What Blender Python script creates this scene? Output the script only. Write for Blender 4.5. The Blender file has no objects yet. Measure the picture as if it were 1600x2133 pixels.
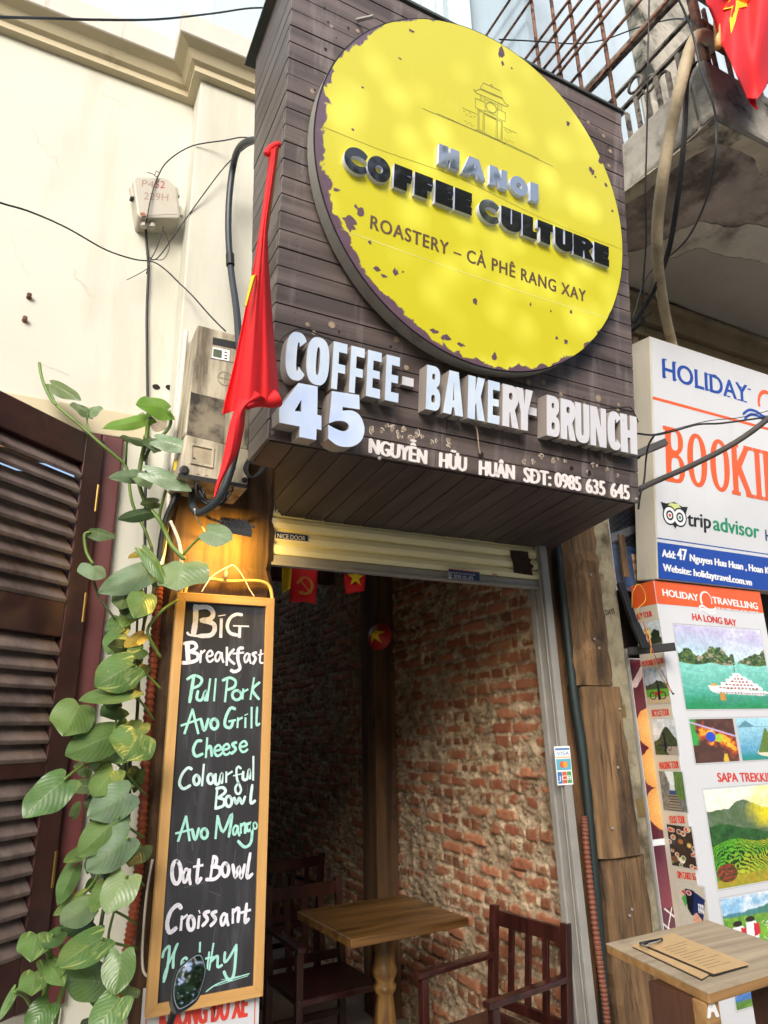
import bpy, math, random
import numpy as np
from mathutils import Vector, Matrix
from mathutils.geometry import tessellate_polygon
random.seed(7); RNG = np.random.RandomState(11)
SC = bpy.context.scene; COL = SC.collection
EYE = 1.55
# ---------------------------------------------------------------- camera
CAMROT = Matrix(((0.89108375, -0.12172179, -0.43721111), (-0.45338128, -0.28200297, -0.84552927), (-0.02037549, 0.95166072, -0.30647465)))
cam = bpy.data.objects.new('camera', bpy.data.cameras.new('camera')); COL.objects.link(cam)
cam.matrix_world = Matrix.Translation((0, 0, EYE)) @ CAMROT.to_4x4()
cam.data.sensor_fit = 'HORIZONTAL'; cam.data.sensor_width = 36.0; cam.data.lens = 36.0 * 1417 / 1600
cam.data.clip_start = 0.05; cam.data.clip_end = 500
SC.camera = cam
# ---------------------------------------------------------------- sky, sun, exposure
SUN_EL, SUN_AZ = math.radians(29), math.radians(214)      # azimuth: compass angle of the sun from +Y, clockwise
world = bpy.data.worlds.new('World'); SC.world = world; world.use_nodes = True
nt = world.node_tree; bg = nt.nodes['Background']
sky = nt.nodes.new('ShaderNodeTexSky'); sky.sky_type = 'NISHITA'; sky.sun_disc = False
sky.sun_elevation = SUN_EL; sky.sun_rotation = SUN_AZ; sky.air_density = 1.0; sky.dust_density = 4.0; sky.ozone_density = 1.0
nt.links.new(sky.outputs[0], bg.inputs[0]); bg.inputs[1].default_value = 0.15
sl = bpy.data.lights.new('sun', 'SUN'); sl.energy = 1.9; sl.angle = math.radians(32); sl.color = (1, 0.985, 0.96)
so = bpy.data.objects.new('sun', sl); COL.objects.link(so)
sd = Vector((math.sin(SUN_AZ) * math.cos(SUN_EL), math.cos(SUN_AZ) * math.cos(SUN_EL), math.sin(SUN_EL)))
so.rotation_euler = sd.to_track_quat('Z', 'Y').to_euler(); so.location = (0, -3, 12)
SC.view_settings.view_transform = 'Standard'; SC.view_settings.look = 'None'
SC.view_settings.exposure = 0.9; SC.view_settings.gamma = 1.0
SC.cycles.max_bounces = 8; SC.cycles.diffuse_bounces = 5; SC.cycles.use_denoising = True

# ---------------------------------------------------------------- helpers: picture rays and planes
def ray(px, py): return CAMROT @ Vector((px - 800, -(py - 1066.5), -1417))
def P(px, py, Y=None, X=None, Z=None):
    r = ray(px, py)
    k = Y / r.y if Y is not None else X / r.x if X is not None else (Z - EYE) / r.z
    return r * k + Vector((0, 0, EYE))
class Plane:
    def __init__(s, O, U=(1, 0, 0), V=(0, 0, 1)):
        s.O = Vector(O); s.U = Vector(U).normalized(); s.V = Vector(V).normalized(); s.N = s.U.cross(s.V)
    def hit(s, px, py, d=0.0):
        r = ray(px, py); c = Vector((0, 0, EYE)); o = s.O + s.N * d
        return c + r * ((o - c).dot(s.N) / r.dot(s.N))
    def uv(s, px, py, d=0.0):
        q = s.hit(px, py, d) - s.O; return (q.dot(s.U), q.dot(s.V))
    def at(s, u, v, d=0.0): return s.O + s.U * u + s.V * v + s.N * d
def smooth(pts, k=6):
    pts = [Vector(p) for p in pts]
    if len(pts) < 3: return pts
    out = []
    for i in range(len(pts) - 1):
        p0 = pts[max(i - 1, 0)]; p1 = pts[i]; p2 = pts[i + 1]; p3 = pts[min(i + 2, len(pts) - 1)]
        for j in range(k):
            t = j / k
            out.append(0.5 * ((2 * p1) + (p2 - p0) * t + (2 * p0 - 5 * p1 + 4 * p2 - p3) * t * t + (3 * p1 - p0 - 3 * p2 + p3) * t ** 3))
    out.append(pts[-1]); return out

# ---------------------------------------------------------------- helpers: meshes
class MB:
    def __init__(s): s.v = []; s.f = []; s.m = []; s.uv = None
    def quad(s, a, b, c, d, m=0):
        n = len(s.v); s.v += [Vector(a), Vector(b), Vector(c), Vector(d)]; s.f.append((n, n + 1, n + 2, n + 3)); s.m.append(m); return s
    def hexa(s, c8, m=0):
        n = len(s.v); s.v += [Vector(c) for c in c8]
        for f in ((0, 3, 2, 1), (4, 5, 6, 7), (0, 1, 5, 4), (1, 2, 6, 5), (2, 3, 7, 6), (3, 0, 4, 7)):
            s.f.append(tuple(n + i for i in f)); s.m.append(m)
        return s
    def box(s, a, b, m=0):
        x0, y0, z0 = a; x1, y1, z1 = b
        return s.hexa([(x0, y0, z0), (x1, y0, z0), (x1, y1, z0), (x0, y1, z0), (x0, y0, z1), (x1, y0, z1), (x1, y1, z1), (x0, y1, z1)], m)
    def pbox(s, pl, u0, v0, u1, v1, d0, d1, m=0):
        a = pl.at
        return s.hexa([a(u0, v0, d0), a(u1, v0, d0), a(u1, v1, d0), a(u0, v1, d0), a(u0, v0, d1), a(u1, v0, d1), a(u1, v1, d1), a(u0, v1, d1)], m)
    def bar(s, p, q, w, t, up=(0, 0, 1), m=0):
        p = Vector(p); q = Vector(q); d = (q - p).normalized(); a = d.cross(Vector(up))
        if a.length < 1e-4: a = d.cross(Vector((1, 0, 0)))
        a.normalize(); b = a.cross(d).normalized(); a = a * (w / 2); b = b * (t / 2)
        return s.hexa([p - a - b, p + a - b, p + a + b, p - a + b, q - a - b, q + a - b, q + a + b, q - a + b], m)
    def tube(s, pts, r, n=8, m=0, k=5, caps=True):
        pts = smooth(pts, k); N = len(pts); base = len(s.v); prev = None
        for i, p in enumerate(pts):
            t = (pts[min(i + 1, N - 1)] - pts[max(i - 1, 0)]).normalized()
            if prev is None:
                a = t.cross(Vector((0, 0, 1)))
                if a.length < 0.1: a = t.cross(Vector((1, 0, 0)))
            else: a = prev - t * prev.dot(t)
            a.normalize(); prev = a; b = t.cross(a)
            rr = r(i / (N - 1)) if callable(r) else r
            for j in range(n):
                an = 2 * math.pi * j / n; s.v.append(p + a * (rr * math.cos(an)) + b * (rr * math.sin(an)))
        for i in range(N - 1):
            for j in range(n):
                s.f.append((base + i * n + j, base + i * n + (j + 1) % n, base + (i + 1) * n + (j + 1) % n, base + (i + 1) * n + j)); s.m.append(m)
        if caps:
            s.f.append(tuple(base + j for j in range(n))[::-1]); s.m.append(m)
            s.f.append(tuple(base + (N - 1) * n + j for j in range(n))); s.m.append(m)
        return s
    def lathe(s, c, prof, n=20, m=0, axis=(0, 0, 1)):
        c = Vector(c); ax = Vector(axis).normalized(); a = ax.cross(Vector((1, 0, 0)))
        if a.length < 0.1: a = ax.cross(Vector((0, 1, 0)))
        a.normalize(); b = ax.cross(a); base = len(s.v)
        for r, z in prof:
            for j in range(n):
                an = 2 * math.pi * j / n; s.v.append(c + ax * z + a * (r * math.cos(an)) + b * (r * math.sin(an)))
        for i in range(len(prof) - 1):
            for j in range(n):
                s.f.append((base + i * n + j, base + i * n + (j + 1) % n, base + (i + 1) * n + (j + 1) % n, base + (i + 1) * n + j)); s.m.append(m)
        s.f.append(tuple(base + j for j in range(n))[::-1]); s.m.append(m)
        s.f.append(tuple(base + (len(prof) - 1) * n + j for j in range(n))); s.m.append(m)
        return s
    def slab(s, pl, loops, d0, d1, m=0, ms=None):
        """flat outline(s) in plane coordinates (first outer, then holes), front at d1, back at d0 (None = no thickness)"""
        if ms is None: ms = m
        allp = [[Vector((x, y, 0)) for x, y in lp] for lp in loops]
        tris = tessellate_polygon(allp); flat = [p for lp in allp for p in lp]; n0 = len(s.v)
        s.v += [pl.at(p.x, p.y, d1) for p in flat]
        for t in tris:
            a, b, c = (flat[i] for i in t)
            t = tuple(t) if (b - a).cross(c - a).z > 0 else (t[0], t[2], t[1])
            s.f.append(tuple(n0 + i for i in t)); s.m.append(m)
        if d0 is not None:
            n1 = len(s.v); s.v += [pl.at(p.x, p.y, d0) for p in flat]; o = 0
            for li, lp in enumerate(allp):
                area = sum(lp[i].x * lp[(i + 1) % len(lp)].y - lp[(i + 1) % len(lp)].x * lp[i].y for i in range(len(lp)))
                ccw = (area > 0) == (li == 0)
                for i in range(len(lp)):
                    j = (i + 1) % len(lp); q = (n1 + o + i, n1 + o + j, n0 + o + j, n0 + o + i)
                    s.f.append(q if ccw else q[::-1]); s.m.append(ms)
                o += len(lp)
        return s
    def ribbon(s, pl, pts, w, d, m=0, k=5, taper=0.25):
        pts = smooth([Vector((x, y, 0)) for x, y in pts], k); N = len(pts); base = len(s.v)
        ext = (pts[0] - pts[1]).normalized() * w * 0.2; pts[0] = pts[0] + ext
        ext = (pts[-1] - pts[-2]).normalized() * w * 0.2; pts[-1] = pts[-1] + ext
        for i, p in enumerate(pts):
            t = (pts[min(i + 1, N - 1)] - pts[max(i - 1, 0)]).normalized(); n = Vector((-t.y, t.x, 0))
            ww = w * 0.5 * (1 - taper * random.random() * 0.5)
            if i in (0, N - 1): ww *= 0.7
            a = p + n * ww; b = p - n * ww; s.v += [pl.at(a.x, a.y, d), pl.at(b.x, b.y, d)]
        for i in range(N - 1):
            s.f.append((base + 2 * i, base + 2 * i + 1, base + 2 * i + 3, base + 2 * i + 2)); s.m.append(m)
        return s
    def each(s, name, mats, parent, **kw):
        """one object per box of eight vertices"""
        for i in range(0, len(s.v), 8):
            q = MB(); q.hexa(s.v[i:i + 8], s.m[i // 8 * 6]); q.build(name, mats, parent, **kw)
    def islands(s, name, mats, parent, **kw):
        """one object per connected piece"""
        r = list(range(len(s.v)))
        def find(i):
            while r[i] != i: r[i] = r[r[i]]; i = r[i]
            return i
        for f in s.f:
            for i in f[1:]: r[find(i)] = find(f[0])
        groups = {}
        for f, m in zip(s.f, s.m): groups.setdefault(find(f[0]), []).append((f, m))
        for g in groups.values():
            q = MB(); idx = {}
            for f, m in g:
                for i in f:
                    if i not in idx: idx[i] = len(q.v); q.v.append(s.v[i])
                q.f.append(tuple(idx[i] for i in f)); q.m.append(m)
            q.build(name, mats, parent, **kw)
    def build(s, name, mats, parent=None, origin=None, smooth_faces=False, bevel=0, label=None, world_parent=True):
        me = bpy.data.meshes.new(name)
        org = Vector((0, 0, 0))
        if parent is not None and world_parent: org = wloc(parent)
        elif origin is not None: org = Vector(origin)
        off = Vector((0, 0, 0)) if (parent is not None and not world_parent) else org
        me.from_pydata([tuple(v - off) for v in s.v], [], s.f)
        if not isinstance(mats, (list, tuple)): mats = [mats]
        for m in mats: me.materials.append(m)
        me.polygons.foreach_set('material_index', s.m)
        if smooth_faces: me.polygons.foreach_set('use_smooth', [True] * len(s.f))
        if s.uv is not None:
            ul = me.uv_layers.new(name='UVMap')
            li = np.zeros(len(me.loops), dtype=np.int32); me.loops.foreach_get('vertex_index', li)
            ul.data.foreach_set('uv', np.array(s.uv, dtype=np.float32)[li].ravel())
        me.update(); me.validate()
        o = bpy.data.objects.new(name, me); COL.objects.link(o)
        if parent is not None: o.parent = parent
        elif origin is not None: o.location = org
        if bevel:
            b = o.modifiers.new('bevel', 'BEVEL'); b.width = bevel; b.segments = 2; b.limit_method = 'ANGLE'
        if label: o['label'] = label
        return o
def wloc(o):
    l = Vector((0, 0, 0))
    while o is not None: l = l + Vector(o.location); o = o.parent
    return l
def tag(o, label, cat, group=None):
    o['label'] = label; o['category'] = cat
    if group: o['group'] = group
    return o
def thing(name, loc, label, cat, group=None, rz=0.0):
    o = bpy.data.objects.new(name, None); COL.objects.link(o); o.location = loc; o.rotation_euler = (0, 0, rz); o.empty_display_size = 0.1
    return tag(o, label, cat, group)
def setting(o, kind='structure'): o['kind'] = kind; return o
def dup(root, loc, rz, label, group=None):
    r = root.copy(); COL.objects.link(r); r.location = loc; r.rotation_euler = (0, 0, rz); r['label'] = label
    if group: r['group'] = group
    for ch in list(root.children):
        c = ch.copy(); COL.objects.link(c); c.parent = r
        for g in list(ch.children):
            d = g.copy(); COL.objects.link(d); d.parent = c
    return r

# ---------------------------------------------------------------- helpers: materials
def lin(c):
    if isinstance(c, str): c = [int(c[i:i + 2], 16) / 255 for i in (0, 2, 4)]
    return tuple(((x + 0.055) / 1.055) ** 2.4 if x > 0.04045 else x / 12.92 for x in c)
def L4(c): return lin(c) + (1,)
class NT:
    def __init__(s, name):
        s.mat = bpy.data.materials.new(name); s.mat.use_nodes = True; s.t = s.mat.node_tree; s.b = s.t.nodes['Principled BSDF']
    def n(s, ty, **kw):
        x = s.t.nodes.new('ShaderNode' + ty)
        for k, v in kw.items(): setattr(x, k, v)
        return x
    def l(s, a, b): s.t.links.new(a, b)
    def coord(s, which='Object', scale=(1, 1, 1)):
        tc = s.n('TexCoord'); mp = s.n('Mapping'); s.l(tc.outputs[which], mp.inputs[0]); mp.inputs['Scale'].default_value = scale
        return mp.outputs[0]
    def noise(s, co, scale, detail=6, rough=0.55, dist=0.0):
        x = s.n('TexNoise'); s.l(co, x.inputs['Vector']); x.inputs['Scale'].default_value = scale; x.inputs['Detail'].default_value = detail
        x.inputs['Roughness'].default_value = rough; x.inputs['Distortion'].default_value = dist; return x.outputs[0]
    def ramp(s, fac, stops):
        x = s.n('ValToRGB'); s.l(fac, x.inputs[0]); e = x.color_ramp.elements
        while len(e) < len(stops): e.new(0.5)
        for i, (p, c) in enumerate(stops):
            e[i].position = p; e[i].color = L4(c) if not isinstance(c, (int, float)) else (c, c, c, 1)
        return x.outputs[0]
    def mix(s, f, a, b, mode='MIX'):
        x = s.n('MixRGB', blend_type=mode)
        for i, v in ((0, f), (1, a), (2, b)):
            if hasattr(v, 'is_linked') or hasattr(v, 'links'): s.l(v, x.inputs[i])
            elif i == 0: x.inputs[0].default_value = v
            else: x.inputs[i].default_value = L4(v)
        return x.outputs[0]
    def math(s, op, a, b=None):
        x = s.n('Math', operation=op)
        for i, v in ((0, a), (1, b)):
            if v is None: continue
            if isinstance(v, (int, float)): x.inputs[i].default_value = v
            else: s.l(v, x.inputs[i])
        return x.outputs[0]
    def base(s, c): s.l(c, s.b.inputs['Base Color'])
    def bump(s, h, strength, dist=0.01):
        x = s.n('Bump'); s.l(h, x.inputs['Height']); x.inputs['Strength'].default_value = strength; x.inputs['Distance'].default_value = dist
        s.l(x.outputs[0], s.b.inputs['Normal'])
    def set(s, **kw):
        for k, v in kw.items(): s.b.inputs[k.replace('_', ' ')].default_value = v
        return s
def mat(name, c, rough=0.6, metal=0.0, var=0.12, scale=5.0, bump=0.0, bscale=60.0, grime=None, gpos=(0.5, 0.7), gscale=3.0, coat=0.0, streak=False, rvar=0.1):
    m = NT(name); co = m.coord(); n1 = m.noise(co, scale)
    l0 = lin(c); d = [max(0, x * (1 - var)) for x in l0]; u = [min(1, x * (1 + var)) for x in l0]
    r = m.n('ValToRGB'); m.l(n1, r.inputs[0]); r.color_ramp.elements[0].position = 0.3; r.color_ramp.elements[1].position = 0.7
    r.color_ramp.elements[0].color = (*d, 1); r.color_ramp.elements[1].color = (*u, 1); c_ = r.outputs[0]
    if grime:
        co2 = m.coord('Object', (4, 4, 0.5)) if streak else co
        g = m.noise(co2, gscale, 8, 0.65)
        c_ = m.mix(m.ramp(g, [(gpos[0], 0.0), (gpos[1], 1.0)]), c_, grime)
    m.base(c_); m.set(Roughness=rough, Metallic=metal)
    if rvar:
        rr = m.n('MapRange'); m.l(m.noise(co, scale * 3), rr.inputs[0]); rr.inputs[3].default_value = max(0, rough - rvar); rr.inputs[4].default_value = min(1, rough + rvar); m.l(rr.outputs[0], m.b.inputs['Roughness'])
    if coat: m.b.inputs['Coat Weight'].default_value = coat; m.b.inputs['Coat Roughness'].default_value = 0.08
    if bump: m.bump(m.noise(co, bscale, 6), bump)
    return m.mat
def wood(name, c1, c2, axis=2, rough=0.55, grain=22.0, bump=0.25, stain=None, coat=0.0, spos=(0.52, 0.7), tone=None, drip=None):
    m = NT(name); sc = [grain, grain, grain]; sc[axis] = grain * 0.06
    co = m.coord('Object', sc); n1 = m.noise(co, 1.0, 8, 0.6, 0.6)
    sc2 = [6, 6, 6]; sc2[axis] = 0.8
    n2 = m.noise(m.coord('Object', sc2), 1.0, 5, 0.5, 0.3)
    c_ = m.mix(m.ramp(n1, [(0.32, 0.0), (0.68, 1.0)]), c1, c2)
    c_ = m.mix(m.math('MULTIPLY', m.ramp(n2, [(0.35, 0.0), (0.75, 1.0)]), 0.5), c_, c1)
    if stain:
        c_ = m.mix(m.ramp(m.noise(m.coord('Object', (5, 5, 2)), 1.0, 8, 0.65), [(spos[0], 0.0), (spos[1], 1.0)]), c_, stain)
    if tone: c_ = m.mix(m.math('MULTIPLY', m.ramp(m.noise(m.coord('Object', tone), 1.0, 2, 0.3), [(0.42, 0.0), (0.58, 1.0)]), 0.45), c_, m.mix(1.0, c_, '5e5856', 'MULTIPLY'))
    if drip: c_ = m.mix(m.math('MULTIPLY', m.ramp(m.noise(m.coord('Object', (16, 16, 0.9)), 1.0, 7, 0.6), [(0.52, 0.0), (0.72, 1.0)]), 0.55), c_, drip)
    m.base(c_); m.set(Roughness=rough)
    if coat: m.b.inputs['Coat Weight'].default_value = coat; m.b.inputs['Coat Roughness'].default_value = 0.15
    if bump: m.bump(n1, bump, 0.006)
    return m.mat
def glow(name, c, strength, var=0.0, scale=12.0, c2=None, rough=0.3):
    m = NT(name)
    if c2:
        m.l(m.mix(m.ramp(m.noise(m.coord(), scale, 2), [(0.35, 0.0), (0.68, 1.0)]), c, c2), m.b.inputs['Emission Color'])
    else: m.b.inputs['Emission Color'].default_value = L4(c)
    m.set(Base_Color=L4(c), Emission_Strength=strength, Roughness=rough); return m.mat
def vcol(name, rough=0.5, bump=0.0, bscale=50.0, coat=0.0, spec=0.5):
    m = NT(name); a = m.n('VertexColor', layer_name='Col'); m.base(a.outputs[0]); m.set(Roughness=rough, Specular_IOR_Level=spec)
    if coat: m.b.inputs['Coat Weight'].default_value = coat; m.b.inputs['Coat Roughness'].default_value = 0.1
    if bump: m.bump(m.noise(m.coord(), bscale, 8, 0.7), bump)
    return m.mat
# value noise for colours and heights computed in numpy
_T = RNG.rand(256, 256)
def vn(x, y):
    xi = np.floor(x).astype(int); yi = np.floor(y).astype(int); fx = x - xi; fy = y - yi
    fx = fx * fx * (3 - 2 * fx); fy = fy * fy * (3 - 2 * fy); g = lambda a, b: _T[a % 256, b % 256]
    return (g(xi, yi) * (1 - fx) + g(xi + 1, yi) * fx) * (1 - fy) + (g(xi, yi + 1) * (1 - fx) + g(xi + 1, yi + 1) * fx) * fy
def fbm(x, y, o=5):
    s = 0.0; a = 0.5; t = 0.0
    for i in range(o): s = s + a * vn(x * 2 ** i + 17 * i, y * 2 ** i + 31 * i); t += a; a *= 0.55
    return s / t
def npgrid(name, pts, cols, mats, parent=None, smooth_faces=True):
    """pts (ny,nx,3) world, cols (ny,nx,3) linear"""
    ny, nx, _ = pts.shape; org = wloc(parent) if parent is not None else Vector((0, 0, 0))
    me = bpy.data.meshes.new(name); me.vertices.add(ny * nx); me.vertices.foreach_set('co', (pts.reshape(-1, 3) - np.array(org)).astype(np.float32).ravel())
    idx = np.arange(ny * nx).reshape(ny, nx); q = np.stack([idx[:-1, :-1], idx[:-1, 1:], idx[1:, 1:], idx[1:, :-1]], -1).reshape(-1, 4)
    me.loops.add(q.size); me.loops.foreach_set('vertex_index', q.ravel().astype(np.int32)); me.polygons.add(len(q))
    me.polygons.foreach_set('loop_start', (np.arange(len(q)) * 4).astype(np.int32)); me.polygons.foreach_set('loop_total', np.full(len(q), 4, np.int32))
    me.polygons.foreach_set('use_smooth', np.full(len(q), smooth_faces)); me.update(calc_edges=True); me.validate()
    ca = me.color_attributes.new('Col', 'FLOAT_COLOR', 'POINT'); ca.data.foreach_set('color', np.concatenate([cols.reshape(-1, 3), np.ones((ny * nx, 1))], 1).astype(np.float32).ravel())
    me.materials.append(mats); o = bpy.data.objects.new(name, me); COL.objects.link(o)
    if parent is not None: o.parent = parent
    return o
def npl(c): return np.array(lin(c))
def blend(a, b, t): return a + (b - a) * t[..., None]
def picture(name, pl, corners, d, fn, n, mats, parent):
    """printed picture: corners u0,v0,u1,v1 on a plane; fn(u,v) gives linear colours, u to the right, v up"""
    u0, v0, u1, v1 = corners; nx = n; ny = max(6, int(n * (v1 - v0) / (u1 - u0)))
    a, b = np.meshgrid(np.linspace(0, 1, nx), np.linspace(0, 1, ny))
    pts = np.array(pl.O)[None, None] + np.array(pl.U)[None, None] * (u0 + (u1 - u0) * a)[..., None] + np.array(pl.V)[None, None] * (v0 + (v1 - v0) * b)[..., None] + np.array(pl.N)[None, None] * d
    c = fn(a, b); c = c * (0.72 + 0.56 * fbm(a * 46, b * 46 * ny / nx, 4))[..., None] * (0.9 + 0.2 * vn(a * 150, b * 150))[..., None]
    return npgrid(name, pts, np.clip(c, 0, 1), mats, parent, False)
# lettering: built-in font as a flat or raised mesh laid on a plane
_CAP = None
def font_mesh(s, bold=0.0, space=1.0):
    cu = bpy.data.curves.new('txt', 'FONT'); cu.body = s; cu.size = 1; cu.offset = bold; cu.space_character = space; cu.resolution_u = 4
    o = bpy.data.objects.new('txt', cu); me = bpy.data.meshes.new_from_object(o)
    v = [(p.co.x, p.co.y) for p in me.vertices]; f = [tuple(p.vertices) for p in me.polygons]
    bpy.data.objects.remove(o); bpy.data.curves.remove(cu); bpy.data.meshes.remove(me); return v, f
def text(mb, pl, s, uvl, uvr, h, d, m=0, bold=0.0, shear=0.0, space=1.0):
    """words from plane point uvl to uvr along their baseline, capitals h high, lying d above the plane"""
    global _CAP
    if _CAP is None: _CAP = max(y for x, y in font_mesh('H')[0])
    v, f = font_mesh(s, bold, space); x0 = min(x for x, y in v); x1 = max(x for x, y in v); n = len(mb.v)
    for x, y in v:
        t = (x - x0) / (x1 - x0); hh = y / _CAP * h
        mb.v.append(pl.at(uvl[0] + (uvr[0] - uvl[0]) * t + shear * hh, uvl[1] + (uvr[1] - uvl[1]) * t + hh, d))
    for q in f:
        a, b, c = (Vector((*v[i], 0)) for i in q[:3])
        q = q if (b - a).cross(c - a).z > 0 else q[::-1]
        mb.f.append(tuple(n + i for i in q)); mb.m.append(m)
    return mb
def ptext(mb, pl, s, pL, pR, pT, d, m=0, bold=0.0, shear=0.0, space=1.0):
    a = pl.uv(*pL, d); b = pl.uv(*pR, d); t = pl.uv(*pT, d); return text(mb, pl, s, a, b, t[1] - a[1], d, m, bold, shear, space)
# heavy display capitals as outlines in a box w x h, stem s, bar b
def ell(cx, cy, rx, ry, a0=0, a1=360, n=28, e=2.0):
    o = []
    for i in range(n + (0 if abs(a1 - a0) == 360 else 1)):
        t = math.radians(a0 + (a1 - a0) * i / n); c, s_ = math.cos(t), math.sin(t)
        o.append((cx + rx * math.copysign(abs(c) ** (2 / e), c), cy + ry * math.copysign(abs(s_) ** (2 / e), s_)))
    return o
def glyph(ch, w, h, s, b, e=2.3, hole=None):
    m = h / 2
    if ch == 'I': return [[(0, 0), (w, 0), (w, h), (0, h)]]
    if ch == '-': return [[(0, h * .38), (w, h * .38), (w, h * .62), (0, h * .62)]]
    if ch == 'L': return [[(0, 0), (w, 0), (w, b), (s, b), (s, h), (0, h)]]
    if ch == 'T': return [[(w / 2 - s / 2, 0), (w / 2 + s / 2, 0), (w / 2 + s / 2, h - b), (w, h - b), (w, h), (0, h), (0, h - b), (w / 2 - s / 2, h - b)]]
    if ch == 'F': return [[(0, 0), (s, 0), (s, h * .36), (w * .93, h * .36), (w * .93, h * .36 + b * .9), (s, h * .36 + b * .9), (s, h - b), (w, h - b), (w, h), (0, h)]]
    if ch == 'E': return [[(0, 0), (w, 0), (w, b), (s, b), (s, m - b * .42), (w * .92, m - b * .42), (w * .92, m + b * .42), (s, m + b * .42), (s, h - b), (w, h - b), (w, h), (0, h)]]
    if ch == 'H': return [[(0, 0), (s, 0), (s, m - b / 2), (w - s, m - b / 2), (w - s, 0), (w, 0), (w, h), (w - s, h), (w - s, m + b / 2), (s, m + b / 2), (s, h), (0, h)]]
    if ch == 'N':
        s = min(s * .9, w * .34); return [[(0, 0), (s, 0), (s, h * .5), (w - s * 1.25, 0), (w, 0), (w, h), (w - s, h), (w - s, h * .5), (s * 1.25, h), (0, h)]]
    if ch == 'A':
        t = s * .55; return [[(0, 0), (s * .95, 0), (s * 1.08, h * .17), (w - s * 1.08, h * .17), (w - s * .95, 0), (w, 0), (w / 2 + t, h), (w / 2 - t, h)], [(w / 2 - (w * .5 - s * 1.08) * .75, h * .17 + b * .8), (w / 2 + (w * .5 - s * 1.08) * .75, h * .17 + b * .8), (w / 2, h * .78)]]
    if ch == 'K': return [[(0, 0), (s, 0), (s, h * .32), (s * 1.15, h * .4), (w - s * 1.02, 0), (w, 0), (s * 1.75, h * .56), (w * .97, h), (w * .97 - s, h), (s, h * .66), (s, h), (0, h)]]
    if ch == 'Y': return [[(w / 2 - s / 2, 0), (w / 2 + s / 2, 0), (w / 2 + s / 2, h * .42), (w, h), (w - s, h), (w / 2, h * .62), (s, h), (0, h), (w / 2 - s / 2, h * .42)]]
    if ch == 'O':
        hx, hy = hole or (w / 2 - s, h / 2 - b); return [ell(w / 2, m, w / 2, m, e=e), ell(w / 2, m, hx, hy, e=e, n=20)]
    if ch == 'C':
        a = 38; hx, hy = hole or (w / 2 - s, h / 2 - b)
        return [ell(w * .55, m, w * .55, m, a, 360 - a, 30, e) + ell(w * .62, m, hx * .95, hy, 360 - a, a, 18, e)]
    if ch == 'U':
        r = h * .3; return [[(0, h)] + ell(w / 2, r * 1.05, w / 2, r * 1.05, 180, 360, 20, e) + [(w, h), (w - s, h)] + ell(w / 2, r * 1.1, w / 2 - s, r * 1.1 - b * .9, 360, 180, 14, e) + [(s, h)]]
    if ch in 'BR':
        t = h * .5; o = [(0, 0)]
        if ch == 'B':
            o = [(0, 0)] + ell(w * .55, t * .52, w * .45, t * .52, -90, 75, 14, e) + ell(w * .5, h - t * .48, w * .45, t * .48, -60, 90, 14, e) + [(0, h)]
            return [o, ell(w * .5, t * .52, w * .5 - s * .88, t * .52 - b * .85, n=16, e=3), ell(w * .49, h - t * .48, w * .46 - s * .85, t * .48 - b * .85, n=16, e=3)]
        o = [(0, 0), (s, 0), (s, h * .34), (s * 1.12, h * .36), (w - s * .98, 0), (w, 0), (w * .76, h * .43)] + ell(w * .52, h - t * .52, w * .46, t * .52, -38, 90, 16, e) + [(0, h)]
        return [o, ell(w * .5, h - t * .52, w * .48 - s * .88, t * .52 - b * .88, n=16, e=3)]
def shift(loops, u, v): return [[(x + u, y + v) for x, y in lp] for lp in loops]
# ---------------------------------------------------------------- materials
M = {}
M['cream'] = mat('cream_paint', 'bfbeb1', 0.75, var=0.05, scale=2.0, bump=0.08, bscale=25, grime='a9a695', gpos=(0.52, 0.82), gscale=1.2, streak=True)
M['cream_trim'] = mat('beige_trim_paint', 'b9ae90', 0.7, var=0.06, scale=4, bump=0.05, grime='8d7a5c', gpos=(0.62, 0.8), gscale=6)
M['white_trim'] = mat('pale_trim_paint', 'bdb7ad', 0.7, var=0.05, scale=4, grime='6d6152', gpos=(0.6, 0.85), gscale=5, streak=True)
M['white_wall'] = mat('white_wall_paint', 'a9b8c0', 0.7, var=0.04, scale=1.5, bump=0.05, grime='98a6ac', gpos=(0.55, 0.9), gscale=1.0, streak=True)
M['blue_wall'] = mat('pale_blue_wall_paint', '9fb0bd', 0.75, var=0.06, scale=2, bump=0.1, grime='8d9aa3', gpos=(0.5, 0.8), gscale=1.2, streak=True)
M['concrete'] = mat('stained_concrete', '9a968c', 0.9, var=0.3, scale=7, bump=0.7, bscale=18, grime='23261f', gpos=(0.44, 0.62), gscale=3.5)
M['soffit_concrete'] = mat('rough_bare_soffit', 'a0948a', 0.95, var=0.25, scale=6, bump=0.9, bscale=14, grime='5f554d', gpos=(0.45, 0.62), gscale=5)
M['tan_wall'] = mat('tan_old_plaster', '9a8a6e', 0.85, var=0.15, scale=4, bump=0.3, bscale=20, grime='5d503f', gpos=(0.5, 0.75), gscale=3)
M['asphalt'] = mat('asphalt', '55555a', 0.9, var=0.2, scale=20, bump=0.3, bscale=150)
M['paving'] = mat('grey_paving', 'a5a198', 0.85, var=0.15, scale=4, bump=0.2, bscale=60)
M['tile'] = mat('pale_floor_tile', 'a89a88', 0.5, var=0.2, scale=6)  # floor lightened to bounce daylight onto the brick wall
M['dark_int'] = mat('dark_plaster', '4a3c32', 0.9, var=0.3, scale=3, bump=0.3, bscale=12)
M['steel'] = mat('galvanised_steel', '918f8a', 0.55, 0.1, var=0.1, scale=12, bump=0.03, rvar=0.15)
M['black_metal'] = mat('black_metal', '17181a', 0.5, 0.3, var=0.2)
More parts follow.
